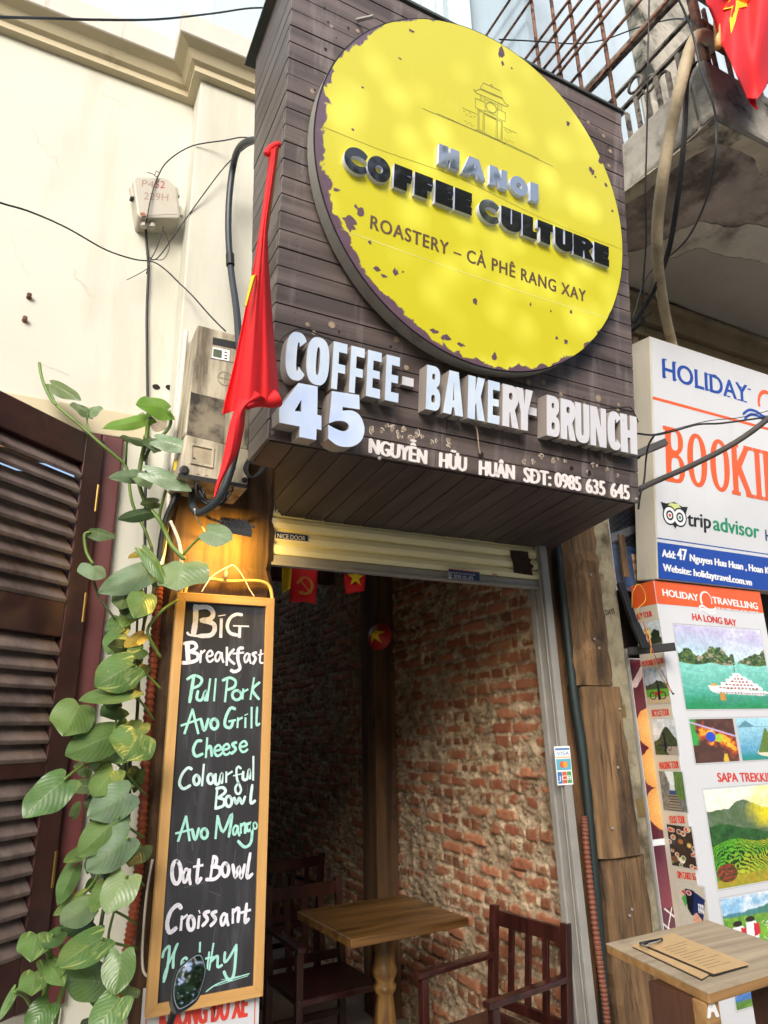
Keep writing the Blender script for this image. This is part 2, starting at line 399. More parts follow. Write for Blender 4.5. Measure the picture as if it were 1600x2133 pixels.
M['rust'] = mat('rusty_iron', '7d5c4b', 0.85, 0.2, var=0.35, scale=30, bump=0.3, bscale=120, grime='3a2a24', gpos=(0.5, 0.6), gscale=18)
M['old_iron'] = mat('flaking_iron_paint', '6e6960', 0.85, 0.1, var=0.35, scale=30, bump=0.4, bscale=90, grime='2f2622', gpos=(0.48, 0.58), gscale=14)
M['black'] = mat('black_rubber', '141516', 0.55, var=0.2)
M['cable_grey'] = mat('dark_grey_cable', '2c3338', 0.45, var=0.15)
M['mahogany'] = wood('mahogany_lacquer', '1d0a09', '45201a', 2, 0.3, 22, 0.15, coat=0.4)
M['shutter_red'] = wood('dark_red_shutter_wood', '2c1413', '4a2320', 0, 0.5, 14, 0.15, stain='57463f', spos=(0.58, 0.85), coat=0.1)
M['frame_red'] = wood('red_frame_wood', '4b1f20', '632c2b', 2, 0.5, 14, 0.12)
M['frame_worn'] = wood('worn_frame_wood', '6b4a36', '8a6a4b', 2, 0.7, 16, 0.2, stain='4b1f20', spos=(0.5, 0.6))
M['slat'] = wood('dusty_louvre_wood', '5f524e', '86766f', 0, 0.7, 10, 0.2, stain='2f1b19', spos=(0.48, 0.7))
M['fascia'] = wood('dark_stained_boards', '4a403e', '6c605d', 0, 0.5, 26, 0.3, stain='857b7b', spos=(0.6, 0.95), tone=(1.1, 1.1, 17), drip='8d8584')
M['fascia_side'] = wood('stained_side_boards', '463d3c', '665e5b', 1, 0.5, 20, 0.25, stain='64605f', spos=(0.5, 0.9), tone=(1.1, 1.1, 17))
M['soffit_w'] = wood('dark_soffit_boards', '3a3230', '55494a', 1, 0.5, 20, 0.25, stain='5a514d', spos=(0.6, 0.9), tone=(13, 1, 1))
M['old_wood'] = wood('old_weathered_timber', '4a3826', '9f7c54', 2, 0.9, 24, 1.0, stain='30261d', spos=(0.5, 0.66), tone=(14, 14, 2))
M['post_wood'] = wood('rough_brown_post', '38271a', '7b5a37', 2, 0.8, 18, 1.0, stain='2a1b12', spos=(0.55, 0.72))
M['pine'] = wood('pine_frame', 'b98a4e', 'd2a96c', 2, 0.55, 14, 0.15, stain='8f6a3b', spos=(0.6, 0.9))
M['oak'] = wood('oak_table', '3f2710', '8f6a38', 0, 0.32, 22, 0.2, coat=0.3)
M['oak_v'] = wood('oak_turned', '4a3016', '9a7640', 2, 0.4, 24, 0.15, coat=0.2)
M['grey_wood'] = wood('weathered_table_top', '94846c', 'c8b799', 0, 0.6, 22, 0.3, stain='776c60', spos=(0.55, 0.8))
M['edge_wood'] = wood('brown_table_edge', '7a5730', 'b08a58', 0, 0.55, 22, 0.2)
M['brick'] = vcol('rough_brick_and_mortar', 0.92, 0.9, 120.0, spec=0.2)
M['print'] = vcol('printed_vinyl', 0.35, coat=0.3)
M['white_vinyl'] = mat('white_vinyl', 'c9ccd1', 0.35, var=0.03, scale=2, coat=0.2, grime='b7b5ae', gpos=(0.6, 0.9), gscale=2, streak=True)
M['grey_vinyl'] = mat('yellowed_vinyl', 'bcb6a6', 0.5, var=0.05, scale=3, grime='95907f', gpos=(0.55, 0.8), gscale=3, streak=True)
M['white'] = mat('white_print', 'e6e8ea', 0.5, var=0.02)
M['orange'] = mat('orange_print', 'd95a2a', 0.4, var=0.06, scale=5, coat=0.2)
M['blue'] = mat('blue_print', '1d47a0', 0.4, var=0.05, coat=0.2)
M['navy'] = mat('navy_print', '20305f', 0.4, var=0.05)
M['black_print'] = mat('black_print', '1d1f22', 0.5)
M['green_print'] = mat('green_print', '1c8a62', 0.5)
M['lime_print'] = mat('pale_green_print', 'c9d488', 0.5)
M['red_print'] = mat('red_print', 'cf3f33', 0.5)
M['red_cloth'] = mat('red_flag_cloth', 'd3141c', 0.75, var=0.08, scale=3, bump=0.05, bscale=300)
M['yellow_cloth'] = mat('yellow_star_cloth', 'e8c81d', 0.7, var=0.05)
M['chalkboard'] = mat('chalkboard_black', '26272b', 0.7, var=0.2, scale=3, grime='4c4e54', gpos=(0.5, 0.8), gscale=5, streak=True)
M['chalk_white'] = mat('white_chalk_paint', 'dcdbe4', 0.8, var=0.06, scale=30, grime='9697a2', gpos=(0.55, 0.78), gscale=40)
M['chalk_mint'] = mat('mint_chalk_paint', '9fd6c9', 0.8, var=0.06, scale=30, grime='6fa79b', gpos=(0.56, 0.78), gscale=40)
M['chalk_pale'] = mat('pale_mint_chalk_paint', 'c4e0dd', 0.8, var=0.06, scale=30, grime='8fb3ae', gpos=(0.56, 0.78), gscale=40)

# ---------------------------------------------------------------- ground
g = MB().quad((-150, -150, -0.13), (150, -150, -0.13), (150, 150, -0.13), (-150, 150, -0.13)).build('road', M['asphalt']); setting(g)
g = MB().box((-30, -1.3, -0.126), (30, 8.0, 0.0)).build('pavement', M['paving'], bevel=0.01); setting(g)
g = MB().quad((0.7, 2.42, 0.004), (2.3, 2.42, 0.004), (2.3, 7.9, 0.004), (0.7, 7.9, 0.004)).build('cafe_floor', M['tile']); setting(g)

# ---------------------------------------------------------------- left neighbour: cream house
YW, YP = 2.57, 2.42
FP = Plane((0, 2.4, 0)); WP = Plane((0, YW, 0)); PP = Plane((0, YP, 0))
house = thing('cream_house', (-2, 2.9, 0), 'cream painted house wall with moulded cornice and open louvred window', 'house')
wx0, wx1, wz0, wz1 = -1.25, 0.215, 0.80, 2.625
b = MB()
for (x0, x1, z0, z1) in ((-7, wx0, 0, 9), (wx1, 0.72, 0, 9), (wx0, wx1, 0, wz0), (wx0, wx1, wz1, 9)): b.box((x0, YW, z0), (x1, YW + 0.24, z1))
b.build('wall', M['cream'], house)
MB().box((-7, YW - 0.012, 4.55), (0.8, YW - 0.001, 8.9)).build('upper_wall', M['white_wall'], house)
MB().box((0.368, YP, 0), (0.73, YW - 0.002, 4.40)).build('pilaster', M['cream'], house, bevel=0.006)
MB().box((0.42, YP + 0.04, 4.5), (0.82, YW - 0.014, 8.8)).build('upper_pilaster', M['white_wall'], house, bevel=0.004)
prof = [(0.0, 4.36), (0.035, 4.365), (0.035, 4.395), (0.055, 4.405), (0.075, 4.44), (0.115, 4.455), (0.12, 4.46), (0.12, 4.575), (0.0, 4.60)]
b = MB()
path = [(-7, YW), (0.368, YW), (0.368, YP), (0.73, YP)]           # cornice runs along the wall, then jogs round the pilaster
def cpt(i, o):
    x, y = path[i]; return (x if i in (0, 3) else x - o, y - o)
for i in range(3):
    for (o0, z0), (o1, z1) in zip(prof[:-1], prof[1:]):
        a = cpt(i, o0); c = cpt(i + 1, o0); d = cpt(i + 1, o1); e = cpt(i, o1); mi = 1 if o0 >= 0.115 and o1 >= 0.115 else 0
        b.quad((*a, z0), (*c, z0), (*d, z1), (*e, z1), mi)
b.build('cornice', [M['cream_trim'], M['white_trim']], house)
z_b0 = wz1 + 0.012; z_b1 = WP.uv(100, 836)[1]
MB().box((wx0 - 0.1, YW - 0.018, wz1 + 0.004), (0.30, YW - 0.001, z_b1)).build('window_band', M['cream_trim'], house, bevel=0.004)
# window frame
b = MB(); b.box((wx1 - 0.075, YW - 0.03, wz0), (wx1, YW + 0.12, wz1)); b.box((wx0, YW - 0.03, wz1 - 0.06), (wx1 - 0.076, YW + 0.12, wz1)); b.box((wx0, YW - 0.03, wz0), (wx1 - 0.076, YW + 0.12, wz0 + 0.05))
wf = b.build('window_frame', M['frame_red'], house, bevel=0.006)
b = MB(); b.box((wx1 - 0.118, YW - 0.012, wz0 + 0.051), (wx1 - 0.077, YW + 0.1, wz1 - 0.062)); b.box((wx0, YW - 0.012, wz1 - 0.1), (wx1 - 0.119, YW + 0.1, wz1 - 0.062))
b.build('frame_stop', M['frame_worn'], wf, bevel=0.004)
MB().box((wx0, YW + 0.5, wz0), (wx1 + 0.2, YW + 0.52, wz1)).build('dark_room_wall', M['dark_int'], house)
# sill mouldings under the window
b = MB()
b.box((wx0 - 0.1, YW - 0.02, 0.745), (0.21, YW - 0.001, 0.79)); b.box((wx0 - 0.1, YW - 0.035, 0.60), (0.235, YW - 0.001, 0.632)); b.box((wx0 - 0.1, YW - 0.022, 0.56), (0.222, YW - 0.001, 0.599))
b.build('sill', M['cream'], house, bevel=0.006)
# plaster damage and stubs on the wall
def blob(u, v, r, sq=1.0, n=14, ja=0.35):
    ph = random.random() * 9
    return [(u + r * math.cos(2 * math.pi * i / n) * (1 + ja * (vn(np.array([i * 0.9 + ph]), np.array([ph]))[0] - 0.5)), v + sq * r * math.sin(2 * math.pi * i / n) * (1 + ja * (vn(np.array([i * 0.9 + ph]), np.array([ph + 5]))[0] - 0.5))) for i in range(n)]
M['hole'] = mat('dark_hole', '1a1614', 0.95); M['bare'] = mat('bare_cement', '8d8270', 0.95, var=0.25, scale=30, bump=0.5, bscale=90)
b = MB()
for px, py, r in ((325, 806, 0.015), (352, 807, 0.014), (305, 875, 0.03)): u, v = WP.uv(px, py); b.slab(WP, [blob(u, v, r, 0.8)], None, 0.0015, 0)
for px, py, r in ((330, 880, 0.036), (298, 870, 0.02)): u, v = WP.uv(px, py); b.slab(WP, [blob(u, v, r, 1.0, 18, 0.9)], None, 0.0008, 1)
b.build('plaster_damage', [M['hole'], M['bare']], house)
b = MB()
for px, py in ((60, 620), (51, 668)):
    u, v = WP.uv(px, py); p = WP.at(u, v); b.lathe(p, [(0.010, 0.0), (0.007, 0.012), (0.009, 0.013), (0.009, 0.02), (0.003, 0.023)], 10, 0, (0.1, -1, 0.15))
b.islands('bolt_stub', M['rust'], house)

b = MB(); rc = random.Random(5)
for px, py, ln, dr in ((60, 250, 16, (9, 14)), (250, 330, 14, (7, 12)), (150, 560, 18, (12, 5)), (330, 690, 12, (5, 13)), (215, 190, 10, (11, 6)), (90, 760, 12, (13, 3)), (20, 480, 12, (6, 11))):
    pts = [(px, py)]
    for k in range(ln): pts.append((pts[-1][0] + dr[0] * rc.uniform(-.3, 1.1), pts[-1][1] + dr[1] * rc.uniform(-.2, 1.1)))
    b.ribbon(WP, [WP.uv(*p) for p in pts], 0.0016, 0.0012, 0, 2, 0.9)
b.build('hairline_cracks', mat('hairline_crack', 'b3ae9d', .9), house)
# ---------------------------------------------------------------- open louvred shutter leaf
hx, hy = 0.135, YW - 0.045
top_z = 2.585; p = P(0, 818, Z=top_z); dirv = Vector((p.x - hx, p.y - hy, 0)).normalized()
leaf = thing('window_shutter', (hx, hy, 1.7), 'dark red wooden louvred shutter swung open beside the climbing plant', 'shutter')
SP = Plane((hx, hy, 0), (-dirv.x, -dirv.y, 0), (0, 0, 1))           # u grows towards the hinge, negative is the free end
SB = 0.815; Wd = 0.62
def sbox(b, u0, v0, u1, v1, d0, d1): return b.pbox(SP, u0, v0, u1, v1, d0, d1)
b = MB(); sbox(b, -0.085, SB, 0, top_z, -0.02, 0.02); sbox(b, -Wd, SB, -Wd + 0.085, top_z, -0.02, 0.02); b.each('stile', M['shutter_red'], leaf, bevel=0.004)
rails = [(top_z - 0.115, top_z), (1.685, 1.80), (0.99 + 0.36, 1.42), (SB, 0.955)]
bays = []
zs = [top_z - 0.115, SP.uv(100, 1245)[1], SP.uv(60, 1320)[1]]
b = MB(); r1 = (SP.uv(60, 1320)[1] - 0.0, SP.uv(60, 1240)[1]); r2 = (SP.uv(60, 1620)[1], SP.uv(60, 1585)[1])
for z0, z1 in ((top_z - 0.115, top_z - 0.001), r1, r2, (SB + 0.001, 0.965)): sbox(b, -Wd + 0.086, z0, -0.086, z1, -0.018, 0.018)
b.each('rail', M['shutter_red'], leaf, bevel=0.004)
b = MB()
for z0, z1 in ((r1[1], top_z - 0.115), (r2[1], r1[0]), (0.965, r2[0])):
    n = max(2, int(round((z1 - z0) / 0.052))); st = (z1 - z0) / n
    for i in range(n):
        zc = z0 + st * (i + 0.5); h = st * 0.62; c = []
        for u in (-Wd + 0.087, -0.087):
            c.append([SP.at(u, zc - h, 0.02), SP.at(u, zc - h + 0.013, 0.024), SP.at(u, zc + h, -0.016), SP.at(u, zc + h - 0.013, -0.02)])
        a, e = c; b.hexa([a[0], e[0], e[3], a[3], a[1], e[1], e[2], a[2]])
b.build('louvre_slats', M['slat'], leaf, bevel=0.003)
M['brass'] = mat('old_brass', '8a7040', 0.45, 0.9, var=0.15)
for py in (1040, 1268, 1800):
    z = P(212, py, Y=YW - 0.06).z; MB().lathe((0.142, YW - 0.066, z - 0.05), [(0.0055, 0), (0.0055, 0.1)], 10).build('hinge', M['brass'], leaf)

# ---------------------------------------------------------------- cafe building
cafe = thing('cafe_building', (1.5, 4.5, 0), 'old cafe building with rough brick room behind a raised roller shutter', 'building')
b = MB(); b.box((0.82, 3.1, 3.6), (2.42, 3.3, 9.5)); b.build('upper_wall', M['white_wall'], cafe)
b = MB()
for x0, x1, y0 in ((0.95, 1.25, 3.06), (1.62, 1.72, 3.07), (2.0, 2.12, 3.07), (2.2, 2.405, 3.02)): b.box((x0, y0, 3.62), (x1, 3.098, 9.4))
b.each('wall_pilaster', M['white_wall'], cafe, bevel=0.01)
b = MB(); b.box((0.7, 2.43, 2.62), (2.42, 3.3, 3.6)); b.build('lintel_wall', M['tan_wall'], cafe)
b = MB(); b.box((0.50, 2.5, 0), (0.74, 7.9, 5.2)); b.box((0.74, 7.6, 0), (2.3, 7.9, 3.3)); b.box((0.74, 3.3, 2.95), (2.3, 4.9, 3.1)); b.build('room_shell', mat('room_plaster', 'b5a895', .9, var=.08, scale=3), cafe)  # added light well: open roof lets sky in, raised left wall blocks sun
# brick party wall, every brick proud of ragged mortar
XW = 2.12; NY, NZ = 470, 430
ty = np.linspace(0, 1, NY); yy = 2.45 + (6.9 - 2.45) * (ty ** 1.5); zz = np.linspace(0, 3.15, NZ)
A, B = np.meshgrid(yy, zz)
wob = (fbm(A * 1.5, B * 1.5, 3) - 0.5)
rh = 0.066; row = np.floor((B + wob * 0.03) / rh); fv = (B + wob * 0.03) / rh - row
off = _T[(row.astype(int) * 7) % 256, 3]; bl = 0.20 * (0.85 + 0.3 * _T[(row.astype(int) * 5) % 256, 9])
cu_ = (A + wob * 0.03) / bl + off * 3; colm = np.floor(cu_); fu = cu_ - colm
cid = (row.astype(int) * 31 + colm.astype(int) * 17)
r1_, r2_, r3_ = _T[cid % 256, 40], _T[(cid * 3) % 256, 80], _T[(cid * 7) % 256, 120]
hd = r3_ > 0.72; fu = np.where(hd, (fu * 2) % 1, fu); lw = np.where(hd, bl / 2, bl)
edge = np.minimum(np.minimum(fu, 1 - fu) * lw, np.minimum(fv, 1 - fv) * rh)
n1 = fbm(A * 22, B * 22, 5); n2 = fbm(A * 4.5 + 9, B * 4.5, 4); n3 = fbm(A * 60, B * 60, 3); n4 = fbm(A * 1.1 + 3, B * 1.6 + 7, 3)
n5 = fbm(A * 11 + 2, B * 15 + 4, 5)
crk = 1 - np.abs(2 * fbm(A * 26 + 7 * n1, B * 34 + 3, 4) - 1)
mask = np.clip((edge - 0.006 - 0.034 * np.clip(n5 - 0.40, -.1, 1) - 0.012 * (n1 - 0.4)) / 0.004, 0, 1)
cover = np.clip((n2 * .8 + 0.45 * (n5 - 0.4) + 0.34 * (r2_ - 0.5) - 0.505) / 0.05, 0, 1)
mask = mask * (1 - cover)
hgt = mask * 0.006 + (1 - mask) * (0.034 * (n1 - 0.5) + 0.018 * (n5 - .45) - 0.013 * np.clip(crk - .70, 0, 1) * 3) + 0.006 * (n3 - 0.5) + 0.024 * (n4 - 0.5)
colr_crk = np.clip(crk - .8, 0, 1) * 2.2
hgt += 0.008 * (r1_ - 0.5) * mask
bc = blend(npl('96503a') * np.ones(A.shape + (3,)), npl('c98462'), r1_); bc = blend(bc, npl('543226'), np.clip(r3_ - 0.55, 0, 1) * 1.6)
bc = blend(bc, npl('b79a7a'), np.clip((n1 - .56) * 5, 0, 1) * .8) * (0.7 + 0.6 * n5)[..., None]; bc = blend(bc, npl('a58a68'), np.full(A.shape, .16))
mc = blend(npl('a8937a') * np.ones(A.shape + (3,)), npl('dac6a6'), np.clip((n1 - 0.3) * 2.2, 0, 1)); mc = blend(mc, npl('6d5a44'), np.clip((n2 - 0.5) * 3, 0, 1) * 0.5)
mc = blend(mc, npl('4f3f2d'), np.clip(colr_crk, 0, .6)); colr = blend(mc, bc, mask); dirt_shade = np.clip((n4 - 0.56) * 2.6 + (B - 2.1) * 0.9, 0, 1) * 0.42  # random dirt, and shade near the ceiling painted darker towards the top
colr = blend(colr, npl('45352a') * np.ones_like(colr) * (0.6 + 0.8 * n1)[..., None], dirt_shade)
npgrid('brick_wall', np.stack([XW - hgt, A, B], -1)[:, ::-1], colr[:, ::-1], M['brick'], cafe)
MB().box((XW + 0.035, 2.45, 0), (2.4, 7.6, 3.3)).build('party_wall_core', M['dark_int'], cafe)
# timber post standing against the brick
q0 = P(792, 1870, X=1.99); b = MB(); b.box((1.975, 4.0, 0), (XW + 0.02, 4.21, 3.0))
b.build('wall_post', M['post_wood'], cafe, bevel=0.012)
b = MB(); b.box((0.74, 3.2, 2.70), (XW, 3.32, 2.86)); b.box((0.74, 5.0, 2.70), (XW, 5.12, 2.86)); b.each('ceiling_beam', M['post_wood'], cafe, bevel=0.01)

# ---------------------------------------------------------------- right neighbour: travel agency building with balcony
agency = thing('agency_building', (4.5, 4.5, 0), 'weathered grey building with concrete balcony above the travel agency', 'building')
MB().box((2.452, 2.5, 4.05), (2.7, 8, 10)).build('side_wall', M['blue_wall'], agency)
b = MB(); b.box((2.702, 2.5, 4.05), (8, 2.75, 10)); b.build('front_wall', M['blue_wall'], agency)
cp0 = P(1330, 100, Y=2.44).x; cp1 = P(1452, 60, Y=2.44).x
MB().box((cp0, 2.40, 4.2), (cp1, 2.497, 9)).build('concrete_pillar', M['concrete'], agency, bevel=0.01)
zc0 = P(1312, 602, Y=2.42).z
b = MB(); b.box((2.42, 2.56, zc0 - 0.55), (8, 2.74, zc0 - 0.05)); b.box((2.42, 2.45, zc0 - 0.165), (8, 2.558, zc0 - 0.045)); b.box((2.42, 2.40, zc0 - 0.06), (8, 2.558, zc0 - 0.02)); b.box((2.42, 2.49, zc0 - 0.24), (8, 2.558, zc0 - 0.17))
for i in range(46): b.box((2.43 + i * 0.075, 2.515, zc0 - 0.34), (2.43 + i * 0.075 + 0.055, 2.558, zc0 - 0.245))
b.build('tan_cornice', M['tan_wall'], agency, bevel=0.006)
b = MB(); b.box((2.62, 2.70, 0), (8, 2.9, zc0 - 0.55)); b.build('shop_front_wall', M['dark_int'], agency)
# balcony
BX, BY, BZ = 2.42, 1.38, 4.125
MB().hexa([(BX, BY + 0.03, BZ), (8, BY + 0.03, BZ), (8, 2.5, zc0 - 0.0), (BX, 2.5, zc0 - 0.0), (BX, BY + 0.03, BZ + 0.05), (8, BY + 0.03, BZ + 0.05), (8, 2.5, BZ + 0.05), (BX, 2.5, BZ + 0.05)]).build('balcony_soffit', M['soffit_concrete'], agency)
BS = Plane((BX, BY + .03, BZ), (1, 0, 0), (0, 1.09, zc0 - BZ))
def rag(pts, k=5, a=1.0):
    o = []
    for p in smooth([Vector((x, y, 0)) for x, y in pts], k): o.append((p.x + random.uniform(-a, a) * 2, p.y + random.uniform(-a, a) * 2))
    return o
b = MB(); b.slab(BS, [[BS.uv(*p) for p in rag([(1300, 525), (1337, 517), (1379, 499), (1442, 465), (1465, 459), (1487, 465), (1525, 472), (1562, 465), (1600, 472), (1700, 500)]) + [(1700, 745), (1305, 590)]]], -0.001, -0.008); b.build('loose_plaster', mat('pale_soffit_plaster', 'c2bbad', .9, var=.12, scale=6, bump=.3, bscale=30, grime='857c70', gpos=(.5, .7), gscale=5), agency)
b = MB(); b.slab(BS, [[BS.uv(*p) for p in rag([(1368, 552), (1400, 535), (1450, 514), (1487, 525), (1555, 536), (1600, 547), (1700, 570)]) + [(1700, 742), (1350, 606)]]], -0.009, -0.012); b.build('grey_skim_coat', mat('grey_skim_coat', 'a8a298', .9, var=.08, scale=4, bump=.15, bscale=60), agency)
b = MB(); b.slab(BS, [[BS.uv(*p) for p in [(1300, 398), (1494, 252), (1600, 308), (1700, 360)] + rag([(1700, 400), (1600, 350), (1585, 366), (1565, 325), (1500, 298), (1480, 304), (1400, 352), (1350, 395), (1300, 428)])]], -0.001, -0.006); b.build('edge_plaster', mat('tan_edge_plaster', 'bdb39c', .9, var=.2, scale=9, bump=.4, bscale=40, grime='5a5344', gpos=(.52, .68), gscale=6), agency)
b = MB(); b.box((BX - 0.012, BY, BZ - 0.002), (8, BY + 0.09, BZ + 0.33)); b.box((BX - 0.012, BY + 0.092, BZ - 0.002), (BX + 0.08, 2.5, BZ + 0.30)); b.box((BX + 0.09, BY + 0.1, BZ + 0.06), (8, 2.5, BZ + 0.2))
b.build('balcony_edge', M['concrete'], agency, bevel=0.02)
# railing on the balcony's open side and front
RX = BX + 0.03
def RP(px, py): return P(px, py, X=RX)
b = MB(); rail = thing('balcony_railing', (RX, 2.0, BZ + 0.3), 'rusty scrolled iron railing along the side of the concrete balcony', 'railing')
za, zb = RP(1394, 4).z, RP(1300, 170).z
b.tube([(RX, 1.40, RP(1394, 10).z), (RX, 2.55, RP(1210, 195).z)], 0.026, 10); b.tube([(RX, 1.41, RP(1394, 10).z), (3.5, 1.41, RP(1394, 10).z), (6, 1.41, RP(1394, 10).z)], 0.026, 10); b.build('handrail', M['old_iron'], rail, smooth_faces=True)
zr2 = RP(1280, 175).z; ztop = RP(1300, 165).z - 0.07; zlow = BZ + 0.31
b = MB(); b.bar((RX, 1.42, ztop + 0.02), (RX, 2.5, ztop + 0.02), 0.02, 0.014); b.bar((RX, 1.42, ztop - 0.10), (RX, 2.5, ztop - 0.10), 0.022, 0.016); b.each('rail_bar', M['old_iron'], rail)
ys = [1.46 + .066 * i for i in range(16)]
b = MB()
for i, y in enumerate(ys): b.bar((RX, y, zlow - 0.03), (RX, y, ztop - (0.10 if i % 2 else 0.16)), 0.022, 0.015)
b.each('baluster', M['old_iron'], rail)
b = MB()
for i in range(0, len(ys) - 1, 2):
    y = (ys[i] + ys[i + 1]) / 2; r = 0.033; zz_ = ztop - 0.16
    b.tube([(RX, y - r * math.cos(a), zz_ + r * math.sin(a)) for a in np.linspace(0, math.pi, 9)], 0.008, 6, k=2)
    b.tube([(RX, y - r * math.cos(a), zlow + 0.03 - r * math.sin(a)) for a in np.linspace(0, math.pi, 9)], 0.008, 6, k=2)
for y, z in ((1.78, ztop - 0.03), (2.05, ztop - 0.03), (1.70, zlow + 0.22)):
    b.tube([(RX, y + 0.042 * math.cos(a), z + 0.042 * math.sin(a)) for a in np.linspace(0, 2 * math.pi, 17)], 0.008, 6, k=2)
b.islands('scroll', M['old_iron'], rail, smooth_faces=True)
b = MB()
for i in range(22):
    x = 2.56 + i * 0.11; b.bar((x, 1.42, zlow - 0.02), (x, 1.42, za - 0.1), 0.017, 0.014)
for z in (ztop - 0.1, ztop + 0.02, zlow + 0.02): b.bar((RX + 0.02, 1.42, z), (5, 1.42, z), 0.02, 0.016)
b.islands('front_baluster', M['rust'], rail)
b = MB(); b.tube([(RX, 1.40, BZ + 0.3), (RX, 1.40, za + 1.2)], 0.024, 8); b.build('corner_post', M['rust'], rail)
# security cage rising above the railing
cage = thing('window_cage', (BX, 2.1, 5.2), 'rusty steel security cage of crossed rods above the balcony', 'cage')
def CP(px, py): return P(px, py, X=BX)
b = MB()
for a, c in (((1106, 0), (1126, 150)), ((1150, 10), (1172, 185)), ((1184, 0), (1216, 200)), ((1243, 4), (1272, 140))):
    p0 = CP(*a); p1 = CP(*c); y = (p0.y + p1.y) / 2; b.tube([(BX, y, p1.z - 0.3), (BX, y, p0.z + 0.9)], 0.011, 8)
b.islands('upright_rod', M['rust'], cage, smooth_faces=True)
b = MB()
for px, py in ((1162, 40), (1175, 55), (1200, 65), (1226, 85), (1257, 100)):
    p0 = CP(px, py); b.tube([(BX - 0.016, 1.42, p0.z), (BX - 0.016, 2.9, p0.z)], 0.009, 8)
for z in (4.95, 5.35, 5.6, 6.1, 6.35): b.tube([(BX - 0.016, 1.42, z), (BX - 0.016, 2.9, z)], 0.009, 8)
b.islands('cross_rod', M['rust'], cage, smooth_faces=True)
# ---------------------------------------------------------------- boarded sign box over the shop front
FA = Plane((0, 1.73, 2.35), (1, 0, 0), (0, -0.23, 1.65))
FB = wloc
sign = thing('shop_sign_box', (1.25, 1.9, 2.35), 'dark boarded sign box with raised white lettering leaning out over the cafe entrance', 'shop sign')
VT = 1.675; BK = 1.93
def fl(v): return 0.527 - 0.039 * v / 1.67
def fr(v): return 1.983 - 0.042 * v / 1.67
b = MB(); nb = 28; st = VT / nb
for i in range(nb):
    v0 = i * st + 0.0016; v1 = (i + 1) * st - 0.0016; j = random.uniform(-0.0012, 0.0012)
    cuts = [0.0] + ([random.uniform(0.2, 0.8)] if i % 2 else [random.uniform(0.25, 0.5), random.uniform(0.6, 0.9)]) + [1.0]
    for k in range(len(cuts) - 1):
        ua0 = fl(v0) + (fr(v0) - fl(v0)) * cuts[k] + (0.0008 if k else 0); ub0 = fl(v0) + (fr(v0) - fl(v0)) * cuts[k + 1] - (0.0008 if k < len(cuts) - 2 else 0)
        dj = j + random.uniform(-0.0008, 0.0008)
        b.hexa([FA.at(ua0, v0, -0.016), FA.at(ub0, v0, -0.016), FA.at(ub0, v1, -0.016), FA.at(ua0, v1, -0.016), FA.at(ua0, v0, dj), FA.at(ub0, v0, dj), FA.at(ub0, v1, dj), FA.at(ua0, v1, dj)])
b.build('front_boards', M['fascia'], sign, bevel=0.0012)
b = MB(); b.slab(FA, [[(fl(0) + .01, 0.004), (fr(0) - .01, 0.004), (fr(VT) - .01, VT - .004), (fl(VT) + .01, VT - .004)]], -0.03, -0.017); b.build('backing', M['black_metal'], sign)
b = MB()
for i in range(nb):
    v0 = i * st + 0.0016; v1 = (i + 1) * st - 0.0016; p0 = FA.at(fl(v0), v0, -0.018); p1 = FA.at(fl(v1), v1, -0.018); x = random.uniform(-0.001, 0.001)
    q0 = Vector((p0.x + 0.0, BK, p0.z)); q1 = Vector((p1.x, BK, p1.z)); t = Vector((0.014, 0, 0)); e = Vector((x, 0, 0))
    b.hexa([p0 + e, q0 + e, q0 + t, p0 + t, p1 + e, q1 + e, q1 + t, p1 + t])
b.build('side_boards', M['fascia_side'], sign, bevel=0.001)
b = MB(); p = FA.at(fr(0), 0.004, -0.02); q = FA.at(fr(VT), VT - 0.004, -0.02)
b.hexa([p - Vector((.016, 0, 0)), p, Vector((p.x, BK, p.z)), Vector((p.x - .016, BK, p.z)), q - Vector((.016, 0, 0)), q, Vector((q.x, BK, q.z)), Vector((q.x - .016, BK, q.z))]); b.build('end_panel', M['fascia_side'], sign)
p = FA.at(fl(VT), VT, 0); q = FA.at(fr(VT), VT, 0); M['flash'] = mat('dark_roof_flashing', '3c4240', 0.6, 0.3, var=0.2, scale=8, grime='5a4a3c', gpos=(0.55, 0.7))
b = MB(); b.hexa([p + Vector((-.03, -.01, .002)), q + Vector((.01, -.01, .002)), Vector((q.x + .01, BK + .05, q.z + .002)), Vector((p.x - .03, BK + .05, p.z + .002)), p + Vector((-.03, -.01, .014)), q + Vector((.01, -.01, .014)), Vector((q.x + .01, BK + .05, q.z + .014)), Vector((p.x - .03, BK + .05, p.z + .014))]); b.build('flashing', M['flash'], sign)
# boards of the underside, running back to the shutter
b = MB(); n = 19
for i in range(n):
    f0 = 0.535 + (1.976 - 0.535) * i / n + 0.0016; f1 = 0.535 + (1.976 - 0.535) * (i + 1) / n - 0.0016; k0 = 0.56 + (2.13 - 0.56) * i / n + 0.0016; k1 = 0.56 + (2.13 - 0.56) * (i + 1) / n - 0.0016; j = random.uniform(-0.001, 0.001)
    def cut(f, k):                                    # boards stop short where the door post stands
        y = 2.425
        for _ in range(8): y = min(2.425, max(1.935, (f + (k - f) * (y - 1.745) / .68) / .3185))
        return (f + (k - f) * (y - 1.745) / .68, y)
    (k0, ya), (k1, yb) = cut(f0, k0), cut(f1, k1)
    b.hexa([(f0, 1.745, 2.349 + j), (f1, 1.745, 2.349 + j), (k1, yb, 2.349 + j), (k0, ya, 2.349 + j), (f0, 1.745, 2.36), (f1, 1.745, 2.36), (k1, yb, 2.36), (k0, ya, 2.36)])
b.build('soffit_boards', M['soffit_w'], sign, bevel=0.001)
